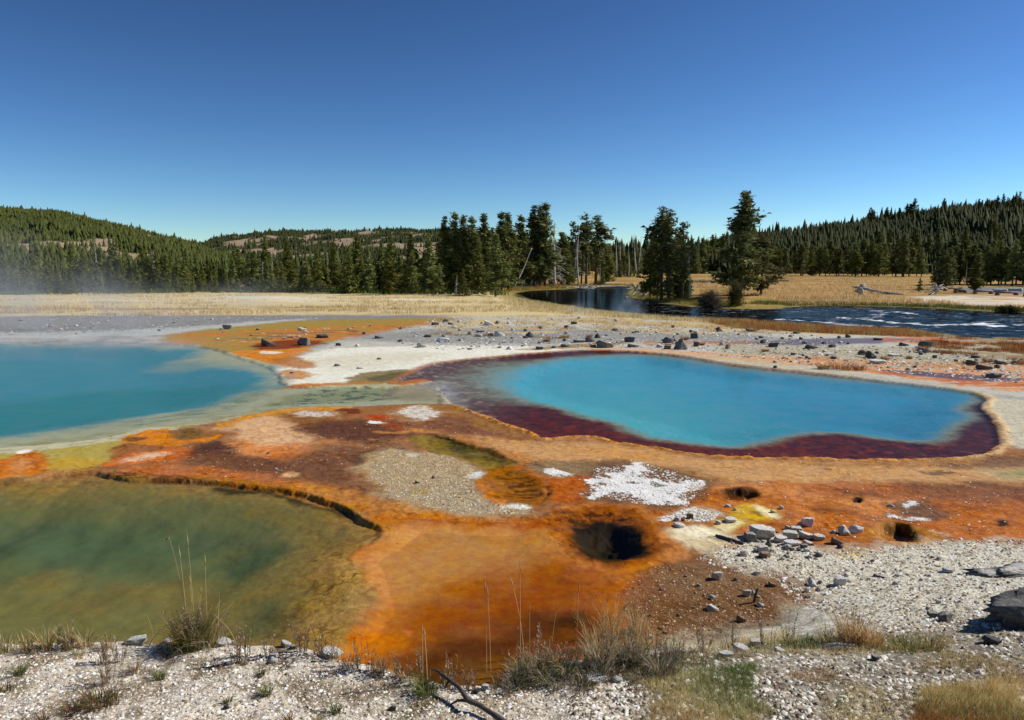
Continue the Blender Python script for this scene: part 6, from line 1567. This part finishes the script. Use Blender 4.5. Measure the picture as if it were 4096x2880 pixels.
for px, py, w, h, pal, n, lab in ((225,1572,150,56,BROWN + GREEN[:2],190,'dark brown and green tussock, widest on the left bank'),(165,1590,70,40,BROWN,70,'low brown tussock left of the widest one'),(45,1505,50,34,GREEN,70,'small bright green tuft at the far left of the bank'),
                             (18,1540,60,26,GREEN[:2] + BROWN,50,'flat green brown tuft at the left edge of the photo'),(178,1465,50,30,GREEN[1:3] + STRAW,40,'small mixed tuft below the lip at left'),(302,1500,54,44,GREY_ + STRAW,60,'wispy grey dead tuft on the left bank'),
                             (358,1515,44,28,GREEN,60,'small rounded green tuft on the left bank'),(415,1590,0.1,1,GREEN,3,None),(598,1552,44,38,GREEN + STRAW[:1],70,'upright green tuft below the leafy weeds'),(585,1508,40,24,GREEN[2:] + BROWN,40,'low brownish tuft in the middle of the left bank'),
                             (511,1570,34,24,GREEN + BROWN[:1],40,'tiny green tuft in the pebbles left of the middle'),(752,1592,44,30,GREEN,60,'yellow green tuft near the bottom edge'),(645,1612,40,26,BROWN + STRAW[:1],40,'small brown tuft at the bottom edge'),
                             (95,1612,40,30,BROWN,40,'dark tuft at the bottom left edge'),(955,1550,90,52,GREEN + GREEN,150,'spiky green tuft at the tip of the fallen branch'),(545,1482,46,24,BROWN + GREEN[:1],40,'low tuft among the purple weeds'),(376,1470,40,18,BROWN,30,'scrubby low tuft under the largest one')):
    if lab: tuft(px, py, w, h, pal, n, lab, lean=.7)
# along the lip above the orange basin
for i, (px, py, h) in enumerate([(775,1484,48),(800,1490,60),(822,1496,70),(845,1500,52),(868,1504,62),(890,1510,44),(925,1518,70),(948,1524,86),(985,1530,52),(1012,1534,60),(1040,1536,46),(1068,1538,54)]):
    weed(px + random.uniform(-9, 9), py, random.uniform(24, 50), h * random.uniform(.8, 1.4), random.randint(3, 6), f'thin purple brown weed, {ordinal(i + 1)} from the left along the basin lip', 'weeds along the lip of the orange basin')
for i, (px, py, w, h) in enumerate([(790,1486,50,30),(850,1502,50,28),(905,1514,50,26),(1000,1536,50,24),(1120,1530,60,34)]):
    tuft(px, py, w, h, STRAW[1:] + BROWN, 40, f'thin tuft of dead grass, {ordinal(i + 1)} from the left along the basin lip', 'dead tufts on the basin lip')
rw = random.Random(12)
for i, px in enumerate(sorted(rw.uniform(1130, 1560) for _ in range(17))):
    py = np.interp(px, [1130,1200,1300,1420,1560], [1524,1500,1486,1470,1462]) + rw.uniform(-8, 34)
    weed(px, py, rw.uniform(40, 80), rw.uniform(46, 92), 5, f'grey green weed, {ordinal(i + 1)} from the left in the thicket behind the pebbly bank', 'weeds in the thicket behind the pebbly bank')
for i, px in enumerate(sorted(rw.uniform(1140, 1520) for _ in range(14))):
    py = np.interp(px, [1130,1200,1300,1420,1560], [1524,1500,1486,1470,1462]) + rw.uniform(-4, 44)
    tuft(px, py, rw.uniform(60, 110), rw.uniform(34, 60), rw.choice([STRAW + GREY_, GREEN + STRAW, GREY_ + GREEN[:1]]), 90, f'straw tuft, {ordinal(i + 1)} from the left in the thicket behind the pebbly bank', 'tufts in the thicket behind the pebbly bank')
for bx, by, tx, ty, lab in ((948,1540,946,1402,'single dry stalk above the green tuft by the branch'),(958,1538,951,1412,'second dry stalk close by the one over the branch tuft'),(1091,1520,1087,1302,'tall dry stalk, left of a close pair over the basin'),(1100,1520,1092,1315,'tall dry stalk, right of a close pair over the basin'),
                      (1166,1495,1166,1255,'tallest dry stalk above the orange basin'),(1176,1492,1144,1293,'dry stalk bending left across the tallest one'),(1187,1490,1187,1356,'short dry stalk right of the tallest basin one'),
                      (1236,1470,1250,1352,'dry stalk leaning right over the basin'),(1292,1458,1298,1308,'lone dry stalk right of the basin stalks')):
    stalk(bx, by, tx, ty, lab, w=.0034)
# thick vegetation right of the middle
for px, py, w, h, n, lab in ((1160,1500,90,84,14,'dense grey green weeds at the foot of the tallest basin stalk'),(1215,1498,80,96,14,'dense dark weeds with pinkish tips right of the tallest basin stalk'),(1262,1490,60,70,10,'dark leafy weeds right of the pinkish tipped ones'),
                             (1330,1482,80,60,10,'grey green weeds behind the pebbly bank'),(1400,1470,90,64,10,'grey twiggy weeds below the dry panicles'),(1465,1462,70,66,8,'twiggy weed with antler like branches at the mud edge'),(1500,1475,60,50,7,'brown weeds right of the antler like one'),
                             (1580,1455,60,70,7,'sparse brown weeds along the mud edge'),(1640,1450,60,76,7,'sparse reddish weeds under the brown and white rock'),(1720,1440,60,72,7,'reddish stalky weeds on the bank top'),(1770,1436,50,70,6,'reddish weeds left of the green strip')):
    weed(px, py, w, h, n, lab)
for px, py, w, h, pal, n, lab in ((1185,1512,130,50,GREEN + STRAW[:1],170,'green and straw grass around the foot of the basin stalks'),(1270,1505,110,56,GREEN[1:] + STRAW,150,'mixed grass clump right of the basin stalks'),(1345,1490,120,90,STRAW + GREY_,190,'grey straw clump with long crossing stems'),
                             (1420,1478,120,76,GREY_ + GREEN[:2],170,'grey green clump in front of the mud'),(1480,1500,120,54,GREY_ + BROWN,150,'dead brown clump on the bank'),(1300,1540,150,40,GREY_ + BROWN,110,'low dead grass around the long white slab'),
                             (1370,1430,90,110,STRAW,90,'airy golden grass with fine seed heads over the orange mud'),(1430,1420,90,96,STRAW,80,'airy golden grass, right clump at the mud edge'),(1330,1450,70,90,STRAW,60,'airy golden grass, left clump at the basin edge'),
                             (1910,1440,120,92,STRAW + RUST[:1],300,'golden dry tussock, the tallest on the right bank'),(1955,1445,90,70,STRAW + RUST[2:3],160,'golden dry tussock leaning right beside the tallest one'),(1860,1438,80,52,STRAW + GREEN[:1],110,'low straw tussock left of the tallest golden one'),
                             (1815,1446,90,34,GREEN,130,'green grass strip left of the golden tussock'),(1770,1448,80,30,GREEN,90,'green grass at the left end of the bank strip'),(2030,1452,110,36,GREEN[:2] + STRAW[1:2],140,'green grass strip right of the golden tussock'),(2090,1450,90,34,GREEN[:2] + RUST[:1],110,'green and rusty grass at the right end of the strip'),
                             (1885,810,0.1,1,RUST,3,None)):
    if lab: tuft(px, py, w, h, pal, n, lab, lean=.5)
def seedy(px0, px1, py, n, seed):
    rr = random.Random(seed)
    for i, bx in enumerate(sorted(rr.uniform(px0, px1) for _ in range(n))):
        tx = bx + rr.uniform(-40, 70); ty = py - rr.uniform(70, 130)
        stalk(bx, py + rr.uniform(-8, 14), tx, ty, f'fine golden stem, {ordinal(i + 1)} from the left among the airy grass', 'golden stems at the mud edge', w=.0022)
seedy(1320, 1480, 1450, 18, 4)
# counted tussocks beyond the turquoise pool
for px, py, w, h, lab in ((1885,828,90,26,'large rusty tussock at the far rim of the turquoise pool'),(1845,827,56,18,'rusty tussock, left shoulder of the large one'),(1925,829,60,18,'rusty tussock, right shoulder of the large one'),
                          (1533,762,34,12,'rusty tuft between the split boulder and the biggest boulder'),(1497,776,26,8,'rusty tuft under the rounded grey boulder'),(1572,774,30,9,'rusty tuft right of the dark upright stone'),(1320,758,24,12,'olive tuft left of the dark peaked boulder'),
                          (1265,758,40,10,'olive tuft between the craggy and peaked boulders'),(1225,766,30,10,'small olive tuft below the craggy black boulder'),(1983,806,40,10,'olive tuft right of the largest black boulder'),(2038,804,26,8,'small olive tuft beside the thin pale slab'),
                          (2215,812,50,14,'rusty grass tuft between the right hand boulders'),(2165,815,26,9,'rusty tuft left of the dark leaning boulder'),(2070,783,36,12,'rusty grass in front of the big black blocky boulder'),(1715,788,30,8,'small tuft below the long dark block')):
    tuft(px, py, w, h, RUST + STRAW[1:2] + GREEN[3:], 160, lab, lean=.5, name='grass_tussock')

# grass nobody could count
def grass_field(name, poly, n, hm, wd, pal, label, seed, nb=4, lean=.45, patch=None):
    gain = 1.3 if name == 'bank_grass' else 1.
    r = np.random.default_rng(seed); P = np.asarray(poly, float)
    px = r.uniform(P[:, 0].min(), P[:, 0].max(), n * 4); py = r.uniform(P[:, 1].min(), P[:, 1].max(), n * 4)
    k = sdf(px, py, P, 5) > 0; px, py = px[k], py[k]
    X, Y, Z = hit_fast(px, py)
    if patch is not None:
        k = r.random(len(X)) < sstep(-.08 if patch < .06 else -.05, .12, fbm(X * patch, Y * patch * (2.5 if patch < .3 else 1), 4, seed + 3)); X, Y, Z = X[k], Y[k], Z[k]
    k = Z > RIV_Z + .03
    X, Y, Z = X[k][:n], Y[k][:n], Z[k][:n]; n = len(X)
    X = np.repeat(X, nb) + r.normal(size=n * nb) * wd * 4; Y = np.repeat(Y, nb) + r.normal(size=n * nb) * wd * 4; Z = np.repeat(Z, nb) - .02
    m = len(X); L = hm * r.uniform(.5, 1.1, m); a = r.random(m) * 6.28; f = r.random(m) * 3.14; w = wd * r.uniform(.6, 1.2, m)
    ox, oy = np.cos(a) * L * lean * r.random(m), np.sin(a) * L * lean * r.random(m)
    b1 = np.stack([X - np.cos(f) * w / 2, Y - np.sin(f) * w / 2, Z], 1); b2 = np.stack([X + np.cos(f) * w / 2, Y + np.sin(f) * w / 2, Z], 1)
    tp = np.stack([X + ox, Y + oy, Z + L], 1)
    V = np.stack([b1, b2, tp], 1).reshape(-1, 3)
    cl = np.array([lin(c) for c in pal]); ci = (np.clip(fbm(X * .6, Y * .6, 2, seed + 9) * 1.2 + .5 + r.normal(size=m) * .25, 0, .999) * len(pal)).astype(int)
    c = cl[ci] * (.75 + .6 * r.random((m, 1))) * gain
    me = mesh_np(name, V, np.arange(m * 3).reshape(-1, 3), mats=[M_GRASS], cols=np.clip(np.repeat(c, 3, 0), 0, .8))
    return tag(link(name, me), label, 'grass', kind='stuff')
MEAD = [(232,208,160),(218,190,138),(240,222,180),(204,174,122),(176,150,104)]
grass_field('meadow_grass', [(-60,656),(1130,659),(1200,678),(1300,696),(1200,706),(900,704),(500,706),(-60,710)], 5600, .34, .045, MEAD, 'dry straw meadow in front of the left forest', 51, 5, patch=.05)
grass_field('riverside_grass', [(1150,666),(1260,684),(1400,703),(1560,714),(1700,722),(1600,724),(1400,714),(1200,700),(1120,680)], 2600, .34, .03, MEAD[:4] + [(150,140,70)], 'straw grass along the near bank of the river bend', 52, 5)
grass_field('riverside_grass', [(1560,716),(1700,720),(1850,731),(2000,737),(2080,742),(2130,754),(2080,756),(1950,752),(1800,745),(1650,736)], 3600, .36, .025, RUST + [(150,140,74),(184,150,86)], 'rusty grass strip between the rocky flat and the rapids', 53, 5)
grass_field('riverside_grass', [(2110,758),(2200,758),(2360,762),(2360,830),(2290,820),(2200,800),(2060,788),(2000,776),(2060,764)], 2600, .22, .018, RUST + BROWN[:2] + STRAW[1:2], 'rusty grass patches at the right behind the turquoise pool', 54, 5, patch=.35)
grass_field('dry_tufts', [(960,744),(1100,748),(1300,760),(1300,766),(1200,758),(1000,752),(940,748)], 900, .2, .015, STRAW + BROWN[:1], 'thin dry grass on the grey flat', 55, 5, patch=.4)
grass_field('dry_tufts', [(990,714),(1250,706),(1700,735),(1760,750),(1500,745),(1150,744),(970,738)], 2200, .2, .02, MEAD, 'straw grass among the stones of the white flat', 56, 5, patch=.35)
grass_field('dry_tufts', [(1650,782),(1900,786),(2200,806),(2200,830),(1950,815),(1700,800)], 700, .14, .012, STRAW[1:] + RUST, 'sparse grass on the right hand flat', 57, 5, patch=.5)
grass_field('meadow_grass', [(1545,622),(1760,618),(2050,624),(2110,650),(1960,664),(2200,686),(2300,690),(1960,684),(1770,684),(1700,668),(1560,655),(1540,640)], 5200, .5, .10, [(226,196,142),(214,180,124),(234,208,160),(196,160,106)], 'golden meadow on the far side of the river', 58, 4, patch=.05)
grass_field('river_sedge', [(1660,682),(1760,684),(1770,690),(1850,685),(2080,690),(2295,699),(2360,704),(2360,696),(2100,684),(1850,679),(1700,676)], 2600, .42, .05, [(84,92,34),(110,112,44),(66,76,30),(140,128,60)], 'green sedge lining the far bank of the river', 59, 4)
grass_field('river_sedge', [(1396,656),(1470,662),(1600,672),(1660,680),(1650,690),(1560,686),(1480,678),(1400,666)], 1300, .42, .05, [(84,92,34),(110,112,44),(150,124,62),(140,128,60)], 'sedge along the water side of the wooded spit', 60, 4)
grass_field('river_sedge', [(1130,654),(1200,650),(1330,644),(1420,642),(1420,638),(1330,638),(1200,641),(1130,648)], 1500, .55, .07, [(110,112,44),(150,124,62),(140,128,60),(180,140,80)], 'green and tan sedge on the far bank of the bend', 61, 4)
grass_field('forest_edge_shrubs', [(-60,652),(620,648),(1130,656),(1130,662),(620,656),(-60,662)], 2000, .7, .16, [(84,104,40),(100,116,48),(66,84,34)], 'low green saplings and shrubs at the foot of the left forest', 62, 4, patch=.1)
grass_field('bank_grass', [(1440,1530),(1560,1500),(1700,1490),(1850,1500),(1900,1560),(1850,1680),(1450,1680)], 4600, .075, .0045, GREEN + STRAW + STRAW[:2] + BROWN[:1], 'green and straw grass filling the bottom right of the bank', 63, 6, .9, patch=1.1)
grass_field('bank_grass', [(2060,1550),(2180,1525),(2380,1530),(2380,1700),(2040,1700)], 3600, .10, .0045, RUST + GREEN[:2] + STRAW[:2], 'rusty green grass in the bottom right corner', 64, 6, .9, patch=.9)
grass_field('bank_grass', [(1180,1510),(1400,1480),(1560,1460),(1700,1470),(1560,1500),(1440,1530),(1300,1520)], 1500, .075, .0045, GREY_ + BROWN + GREEN[:1], 'dead grass behind the pebbly bank', 65, 5, .9)
grass_field('bank_grass', [(-40,1455),(500,1450),(760,1490),(1100,1560),(1300,1560),(1300,1640),(-40,1640)], 700, .05, .005, GREY_ + BROWN + GREEN[:2], 'sparse dead grass among the white pebbles', 66, 5, .9, patch=1.2)
grass_field('bank_grass', [(1560,1440),(1850,1428),(2130,1430),(2140,1452),(1900,1470),(1560,1465)], 1300, .09, .0045, STRAW + GREEN + BROWN[:1], 'grass strip crossing the right bank', 67, 5, .7)
grass_field('bank_grass', [(1850,1540),(2060,1540),(2060,1680),(1850,1680)], 700, .07, .006, BROWN + STRAW[:1], 'thin brown grass between the two bottom right patches', 68, 4, .8, patch=1.)
grass_field('bank_grass', [(1560,1475),(1900,1478),(2150,1460),(2300,1480),(2300,1540),(1900,1540),(1560,1500)], 1500, .08, .0045, BROWN + STRAW + GREEN[:2], 'scattered grass below the golden tussock', 69, 4, .8, patch=1.1)
grass_field('bank_grass', [(1340,1400),(1560,1440),(1760,1420),(1800,1440),(1500,1470),(1330,1470)], 900, .12, .004, STRAW + STRAW + GREEN[:1], 'thin golden grass at the edge of the brown mud', 70, 4, .9, patch=.9)
def hedge(px, py, w, h, n, label, pal, name='shrub'):
    """rounded twiggy bush"""
    x, y, z = at(px, py); pix = y / (FOC * _c); r = np.random.default_rng(int(px))
    g = Geo(); Wm, Hm = w * pix / 2, h * pix
    for i in range(n):
        a = r.random() * 6.28; el = r.uniform(.1, 1.5); L = r.uniform(.6, 1.)
        d = np.array([math.cos(a) * math.cos(el) * Wm, math.sin(a) * math.cos(el) * Wm * .6, math.sin(el) * Hm])
        m = d * .55 * L + r.normal(size=3) * .12 * Hm
        g.tube([np.array([d[0] * .15, d[1] * .1, -.1]), m, d * L + r.normal(size=3) * .06 * Hm], [.035, .022, .007], 3, lin(pal[r.integers(len(pal))]) * r.uniform(.6, 1.3))
        for k in range(4):
            q = m + (d * L - m) * r.random(); e = r.normal(size=3) * .2 * Hm
            g.tube([q, q + e], [.012, .005], 3, lin(pal[r.integers(len(pal))]) * r.uniform(.6, 1.3))
    o = link(name, g.mesh(name, [M_GRASS]), None, (x, y, z))
    return tag(o, label, 'bush')
hedge(1590,692,88,44,300,'grey leafless bush leaning over the river below the large solitary pine',[(120,108,98),(96,86,78),(84,84,56)])
hedge(1648,686,44,60,160,'olive green shrub between the grey bush and the large solitary pine',[(90,92,46),(110,100,60),(70,70,40)])
hedge(2262,700,90,18,200,'low dark green shrubs along the bank at the right edge',[(70,80,36),(56,66,30),(90,92,46)])
hedge(2150,655,30,14,60,'small dark scrub beside the broad dark conifer',[(70,80,36),(60,56,30)])
hedge(1342,640,50,14,90,'low scrub under the bare trunks on the far bank',[(96,96,46),(80,84,40)])
hedge(2180,656,0.5,1,2,None,[(70,80,36)]) if False else None

# ------------------------------------------------------------------ dead wood
def log(name, pts, rad, label, cat='log', group=None, mat=None, stubs=0, seed=1, lift=.0, sides=7, abs_z=None):
    P = []
    for i, p in enumerate(pts):
        x, y, z = at(p[0], p[1]); e = p[2] if len(p) > 2 else 0.
        # raised points keep the distance of their foot and climb
        P.append(np.array([x, y, z + e + (rad if np.isscalar(rad) else rad[i]) * .7 + lift]))
    g = Geo(); P = np.array(P); c0 = P.mean(0)
    tt = np.linspace(0, len(P) - 1, len(P) * 4); Q = np.stack([np.interp(tt, range(len(P)), P[:, k]) for k in range(3)], 1)
    rr = np.random.default_rng(seed); rd = np.interp(tt, range(len(P)), np.broadcast_to(rad, (len(P),)))
    k = np.ones(5) / 5; Qs = np.stack([np.convolve(np.pad(Q[:, j], 2, mode='edge'), k, 'valid') for j in range(3)], 1)
    g.tube(Qs - c0 + rr.normal(size=Qs.shape) * rd[:, None] * .12, rd * (1 + .12 * rr.normal(size=len(rd))), sides)
    o = link(name, g.mesh(name, [mat or M_DEAD]), None, c0)
    if stubs:
        for j in range(stubs):
            i = rr.integers(2, len(Qs) - 2); d = rr.normal(size=3); d[2] = abs(d[2]); d /= np.linalg.norm(d); L = rd[i] * rr.uniform(2, 6)
            s_ = Geo(); s_.tube([Qs[i] - c0, Qs[i] - c0 + d * L * .6, Qs[i] - c0 + d * L + rr.normal(size=3) * L * .15], [rd[i] * .35, rd[i] * .25, rd[i] * .08], 4)
            link('branch', s_.mesh('branch', [mat or M_DEAD]), o)
    return tag(o, label, cat, group)
def roots(name, px, py, w, h, n, label, rad=.03, mat=None, cat='driftwood'):
    """splayed root plate: each root curls its own way from one knot"""
    x, y, z = at(px, py); pix = y / (FOC * _c); r = np.random.default_rng(int(px * 3 + py))
    W, Hm = w * pix / 2, h * pix; rad *= 1.4
    g = Geo(); g.tube([(-W * .2, 0, Hm * .2), (0, 0, Hm * .45), (W * .25, .1, Hm * .3)], [rad * 2, rad * 2.6, rad * 1.6], 6)
    o = link(name, g.mesh(name, [mat or M_DEAD]), None, (x, y, z))
    for i in range(n):
        a = r.random() * 6.28; s_ = Geo()
        d = np.array([math.cos(a) * W, r.normal() * W * .3, Hm * (.45 + .5 * math.sin(a))])
        m = d * [.5, .5, 1] * r.uniform(.6, .9) + np.array([0, 0, Hm * .15])
        e = d + r.normal(size=3) * W * .12; e[2] = max(e[2], .02)
        s_.tube([(0, 0, Hm * .4), m, e, e + r.normal(size=3) * W * .15], [rad, rad * .8, rad * .5, rad * .2], 4)
        link('root', s_.mesh('root', [mat or M_DEAD]), o)
    return tag(o, label, cat)
M_TWIG = mat_plain('dark_branch', (.085, .065, .058), .85, 20, .4, .8, .006, stretch=(1, 1, 1))
M_LOG = mat_plain('barrier_log', (.20, .17, .15), .9, 6, .3, .6, .02)

# the fallen branch in the foreground: main stem held up off the pebbles at its tip
def fork_branch():
    pts = [(963,1496,.13),(984,1506,.12),(1007,1524,.11),(1029,1541,.10),(1040,1556,.09),(1048,1570,.08),(1074,1580,.07),(1104,1600,.05),(1150,1632,.03)]
    x0, y0, z0 = at(1074, 1600)
    P = []
    for px, py, e in pts:
        # foot of the point on the ground, then lifted: solve the distance where the line of sight is e above ground
        X, Y, Z = at(px, py + e * 250)
        rx, ry, rz = ray(px, py); t = (Z + e - CAM_H) / rz
        P.append((rx * t, ry * t, Z + e))
    P = np.array(P); c0 = P[-2].copy(); c0[2] = z0
    rad = np.array([.008, .012, .014, .015, .018, .019, .019, .020, .022])
    tt = np.linspace(0, len(P) - 1, 40); Q = np.stack([np.interp(tt, range(len(P)), P[:, k]) for k in range(3)], 1); rd = np.interp(tt, range(len(P)), rad)
    rr = np.random.default_rng(9)
    g = Geo(); g.tube(Q - c0, rd * (1 + .10 * rr.normal(size=40)), 8)
    o = link('fallen_branch', g.mesh('fallen_branch', [M_TWIG], True), None, c0)
    def tw(a, *rest, r=.009):
        s_ = Geo(); p = [P[a] - c0]
        for px, py, e in rest:
            X, Y, Z = at(px, py + e * 250); rx, ry, rz = ray(px, py); t = (Z + e - CAM_H) / rz
            p.append(np.array((rx * t, ry * t, Z + e)) - c0)
        s_.tube(p, np.linspace(r * 1.3, r * .6, len(p)), 6, (1, 1, 1)); link('twig', s_.mesh('twig', [M_TWIG], True), o)
    tw(2, (1000,1536,.08), (996,1544,.06), r=.008)
    tw(2, (1018,1521,.12), r=.006)
    tw(5, (1026,1570,.04), (1008,1580,.01), r=.010)
    tag(o, 'dark forked dead branch lying on the white pebbles at the bottom', 'branch')
fork_branch()
def upright_stick():
    x, y, z = at(1689, 1350); pix = y / (FOC * _c)
    g = Geo(); g.tube([(0, 0, -.03), (.02, 0, .10), (.055, 0, .195)], [.017, .019, .017], 6)
    tag(link('stick', g.mesh('stick', [M_TWIG]), None, (x, y, z)), 'short dark stick standing upright in the brown mud', 'stick')
upright_stick()
# weathered board on the bank: three parallel slivers
bx, by, bz = at(1880, 1458)
o = empty('weathered_wood', (bx, by, bz), .05)
tag(o, 'weathered grey split wood lying before the golden tussock', 'wood')
for i, (dy, dz, L) in enumerate(((0, .018, .27), (.025, .035, .31), (.05, .020, .25))):
    g = Geo(); g.tube([(-L/2, dy, dz), (0, dy + .004, dz + .010), (L/2, dy - .003, dz)], [.014, .017, .010], 5)
    link('sliver', g.mesh('sliver', [M_DEAD]), o)
log('dead_stick', [(2247,1512),(2268,1524),(2310,1540)], [.006,.008,.009], 'pale dead stick in the rusty grass at the right edge', 'stick')
log('dead_stick', [(1958,1290),(1985,1297)], [.012,.012], 'small dark stick on the gravel slope', 'stick', mat=M_TWIG)
log('black_log', [(1600,1200),(1640,1213),(1668,1222)], [.020,.030,.026], 'charred black stick reaching from the rubble into the cream crust', 'stick', mat=M_TWIG)
# river and forest dead wood
log('leaning_trunk', [(1150,650,0),(1172,650,3.6),(1194,650,8.2)], [.13,.10,.05], 'bleached dead trunk leaning to the right on the far riverbank', 'dead tree', stubs=8, seed=3)
for i, (a, b, r_, lab) in enumerate([((1150,643),(1215,641),.16,'bleached fallen log at the far river bend, the upper left one'),((1160,640),(1225,646),.13,'bleached fallen log lying across the upper left one'),((1255,651),(1290,655),.10,'short pale log tipping into the bend'),((1262,646),(1340,645),.16,'long pale log at the water edge of the bend'),
                             ((1330,644),(1412,642),.15,'thin pale log along the right of the bend'),((1340,637),(1384,632),.08,'grey pole slanting over the far bank'),((0,650),(60,656),.12,'bleached curved log at the left foot of the forest'),((50,654),(130,652),.10,'bleached log second from the left in front of the forest')]):
    log('fallen_log', [(*a,0),((a[0]+b[0])/2,(a[1]+b[1])/2,.08),(*b,0)], [r_, r_*.85, r_*.5], lab, 'log', stubs=4, seed=i + 20)
for px, py, w, h, n, rad, lab in ((150,652,20,14,8,.05,'small bleached root tangle left of the forked stump at the forest foot'),(180,655,26,18,10,.05,'bleached root tangle at the forest foot'),(205,653,26,14,9,.04,'spread bleached roots at the forest foot'),(228,655,26,12,9,.04,'low bleached root tangle right of the spread roots'),
                          (302,650,18,16,9,.04,'spiky bleached root plate alone before the forest'),(532,652,14,14,6,.05,'pale stump with roots below a dead trunk'),(64,644,30,14,9,.04,'faint root tangle in the steam at the far left'),(110,648,20,16,8,.05,'upright bleached roots near the far left'),
                          (1300,652,60,14,14,.06,'brushy heap of driftwood at the bend'),(1322,647,24,12,8,.05,'dark round root ball at the bend'),(1425,662,46,30,16,.06,'brown root tangle at the left tip of the spit'),(1460,662,56,34,18,.06,'large brown root tangle on the spit'),(1492,668,50,40,22,.06,'silvery tangled roots under the spit pines'),
                          (1444,668,30,20,10,.05,'low roots touching the river at the spit'),(1402,668,10,6,5,.04,'small dark driftwood at the water by the spit'),(2100,661,44,26,12,.09,'curled grey root plate on the right meadow'),(1190,636,40,14,10,.08,'pale brush heap behind the far bank')):
    roots('root_tangle', px, py, w, h, n, lab, rad)
# fallen tree with its root plate on the golden meadow
log('fallen_tree', [(1930,655,.5),(1962,658,.15),(1995,660,.05),(2030,661,.03)], [.26,.22,.15,.06], 'fallen grey tree with upturned roots on the golden meadow', 'dead tree', stubs=5, seed=8)
roots('root_plate', 1928, 664, 26, 32, 9, 'upturned root plate of the fallen tree on the golden meadow', .16)
# log barriers along the paved path
def barrier(px, py, w, label):
    x, y, z = at(px, py); pix = y / (FOC * _c); L = w * pix
    o = empty('log_barrier', (x, y, z), .12)
    g = Geo(); g.tube([(-L/2, 0, .42), (L/2, 0, .42)], [.15, .15], 8); link('rail', g.mesh('rail', [M_LOG]), o)
    for sx in (-1, 1):
        g = Geo(); g.tube([(sx * L * .42, -.35, .14), (sx * L * .42, .35, .14)], [.16, .16], 8); link('foot', g.mesh('foot', [M_LOG]), o)
    tag(o, label, 'barrier')
for px, py, w, lab in ((2055+148,659,46,'log barrier nearest the bare stemmed conifer'),(2256,662,54,'middle log barrier along the paved path'),(2318,665,50,'log barrier at the right edge of the photo'),(2130,652,30,'low log barrier left of the bare stemmed conifer, far end of the row'),(2152,656,26,'short log barrier just left of the bare stem')):
    barrier(px, py, w, lab)
for px, py, w, lab in ((2240,655,40,'cut log with a pale sawn face behind the barriers, left one'),(2272,653,44,'cut log with a pale sawn face behind the barriers, right one')):
    log('cut_log', [(px - w/2, py), (px + w/2, py)], [.32, .32], lab)

# ------------------------------------------------------------------ steam over the hot water
def steam(name, px, py, wpx, dm, hm, dens, label, sc=.35, sharp=.45):
    """one soft cloud: an ellipsoid of vapour whose density thins to nothing at its skin and is broken by noise"""
    x, y, z = at(px, py); pix = y / (FOC * _c)
    v, f = ICO[3]
    me = mesh_np(name, v, f, mats=[], smooth=True)
    t = NT(name)
    co = t.n('ShaderNodeTexCoord').outputs['Object']
    geo = t.n('ShaderNodeNewGeometry').outputs['Position']
    r = t.n('ShaderNodeVectorMath', {0: co}, operation='LENGTH').outputs['Value']
    fall = t.math('POWER', t.mr(r, .15, .97, 1, 0), 1.5)
    n = t.mr(t.noise(geo, sc, 3, .6), sharp, sharp + .25, .05, 1.6)
    d = t.math('MULTIPLY', t.math('MULTIPLY', fall, n), dens)
    vol = t.n('ShaderNodeVolumePrincipled', {'Color': (.95, .96, .98, 1), 'Density': d, 'Anisotropy': .2})
    t.t.links.new(vol.outputs[0], t.out.inputs['Volume'])
    me.materials.append(t.m)
    o = link(name, me, None, (x, y, z + hm * .12)); o.scale = (wpx * pix / 2, dm / 2, hm)
    return tag(o, label, 'steam', kind='stuff')
steam('steam', 60, 745, 1100, 26, 4.6, .11, 'veil of steam drifting over the back of the blue pool')
steam('steam', -40, 690, 900, 34, 9, .036, 'faint steam rising before the left forest', .2)
steam('steam', 200, 790, 900, 13, 1.0, .19, 'low steam lying on the blue pool')
steam('steam', 560, 690, 500, 20, 3.4, .035, 'thin steam blowing over the meadow', .3)
steam('steam', 1305, 708, 110, 5, 1.5, .22, 'small puff of steam at the river bend', .9)
steam('steam', 1410, 708, 100, 5, 2.0, .22, 'puff of steam drifting over the river', .9)

print('trees', TREE_N, 'objects', len(scene.objects), 'tris', sum(len(m.loops) - 2 * len(m.polygons) for m in bpy.data.meshes))
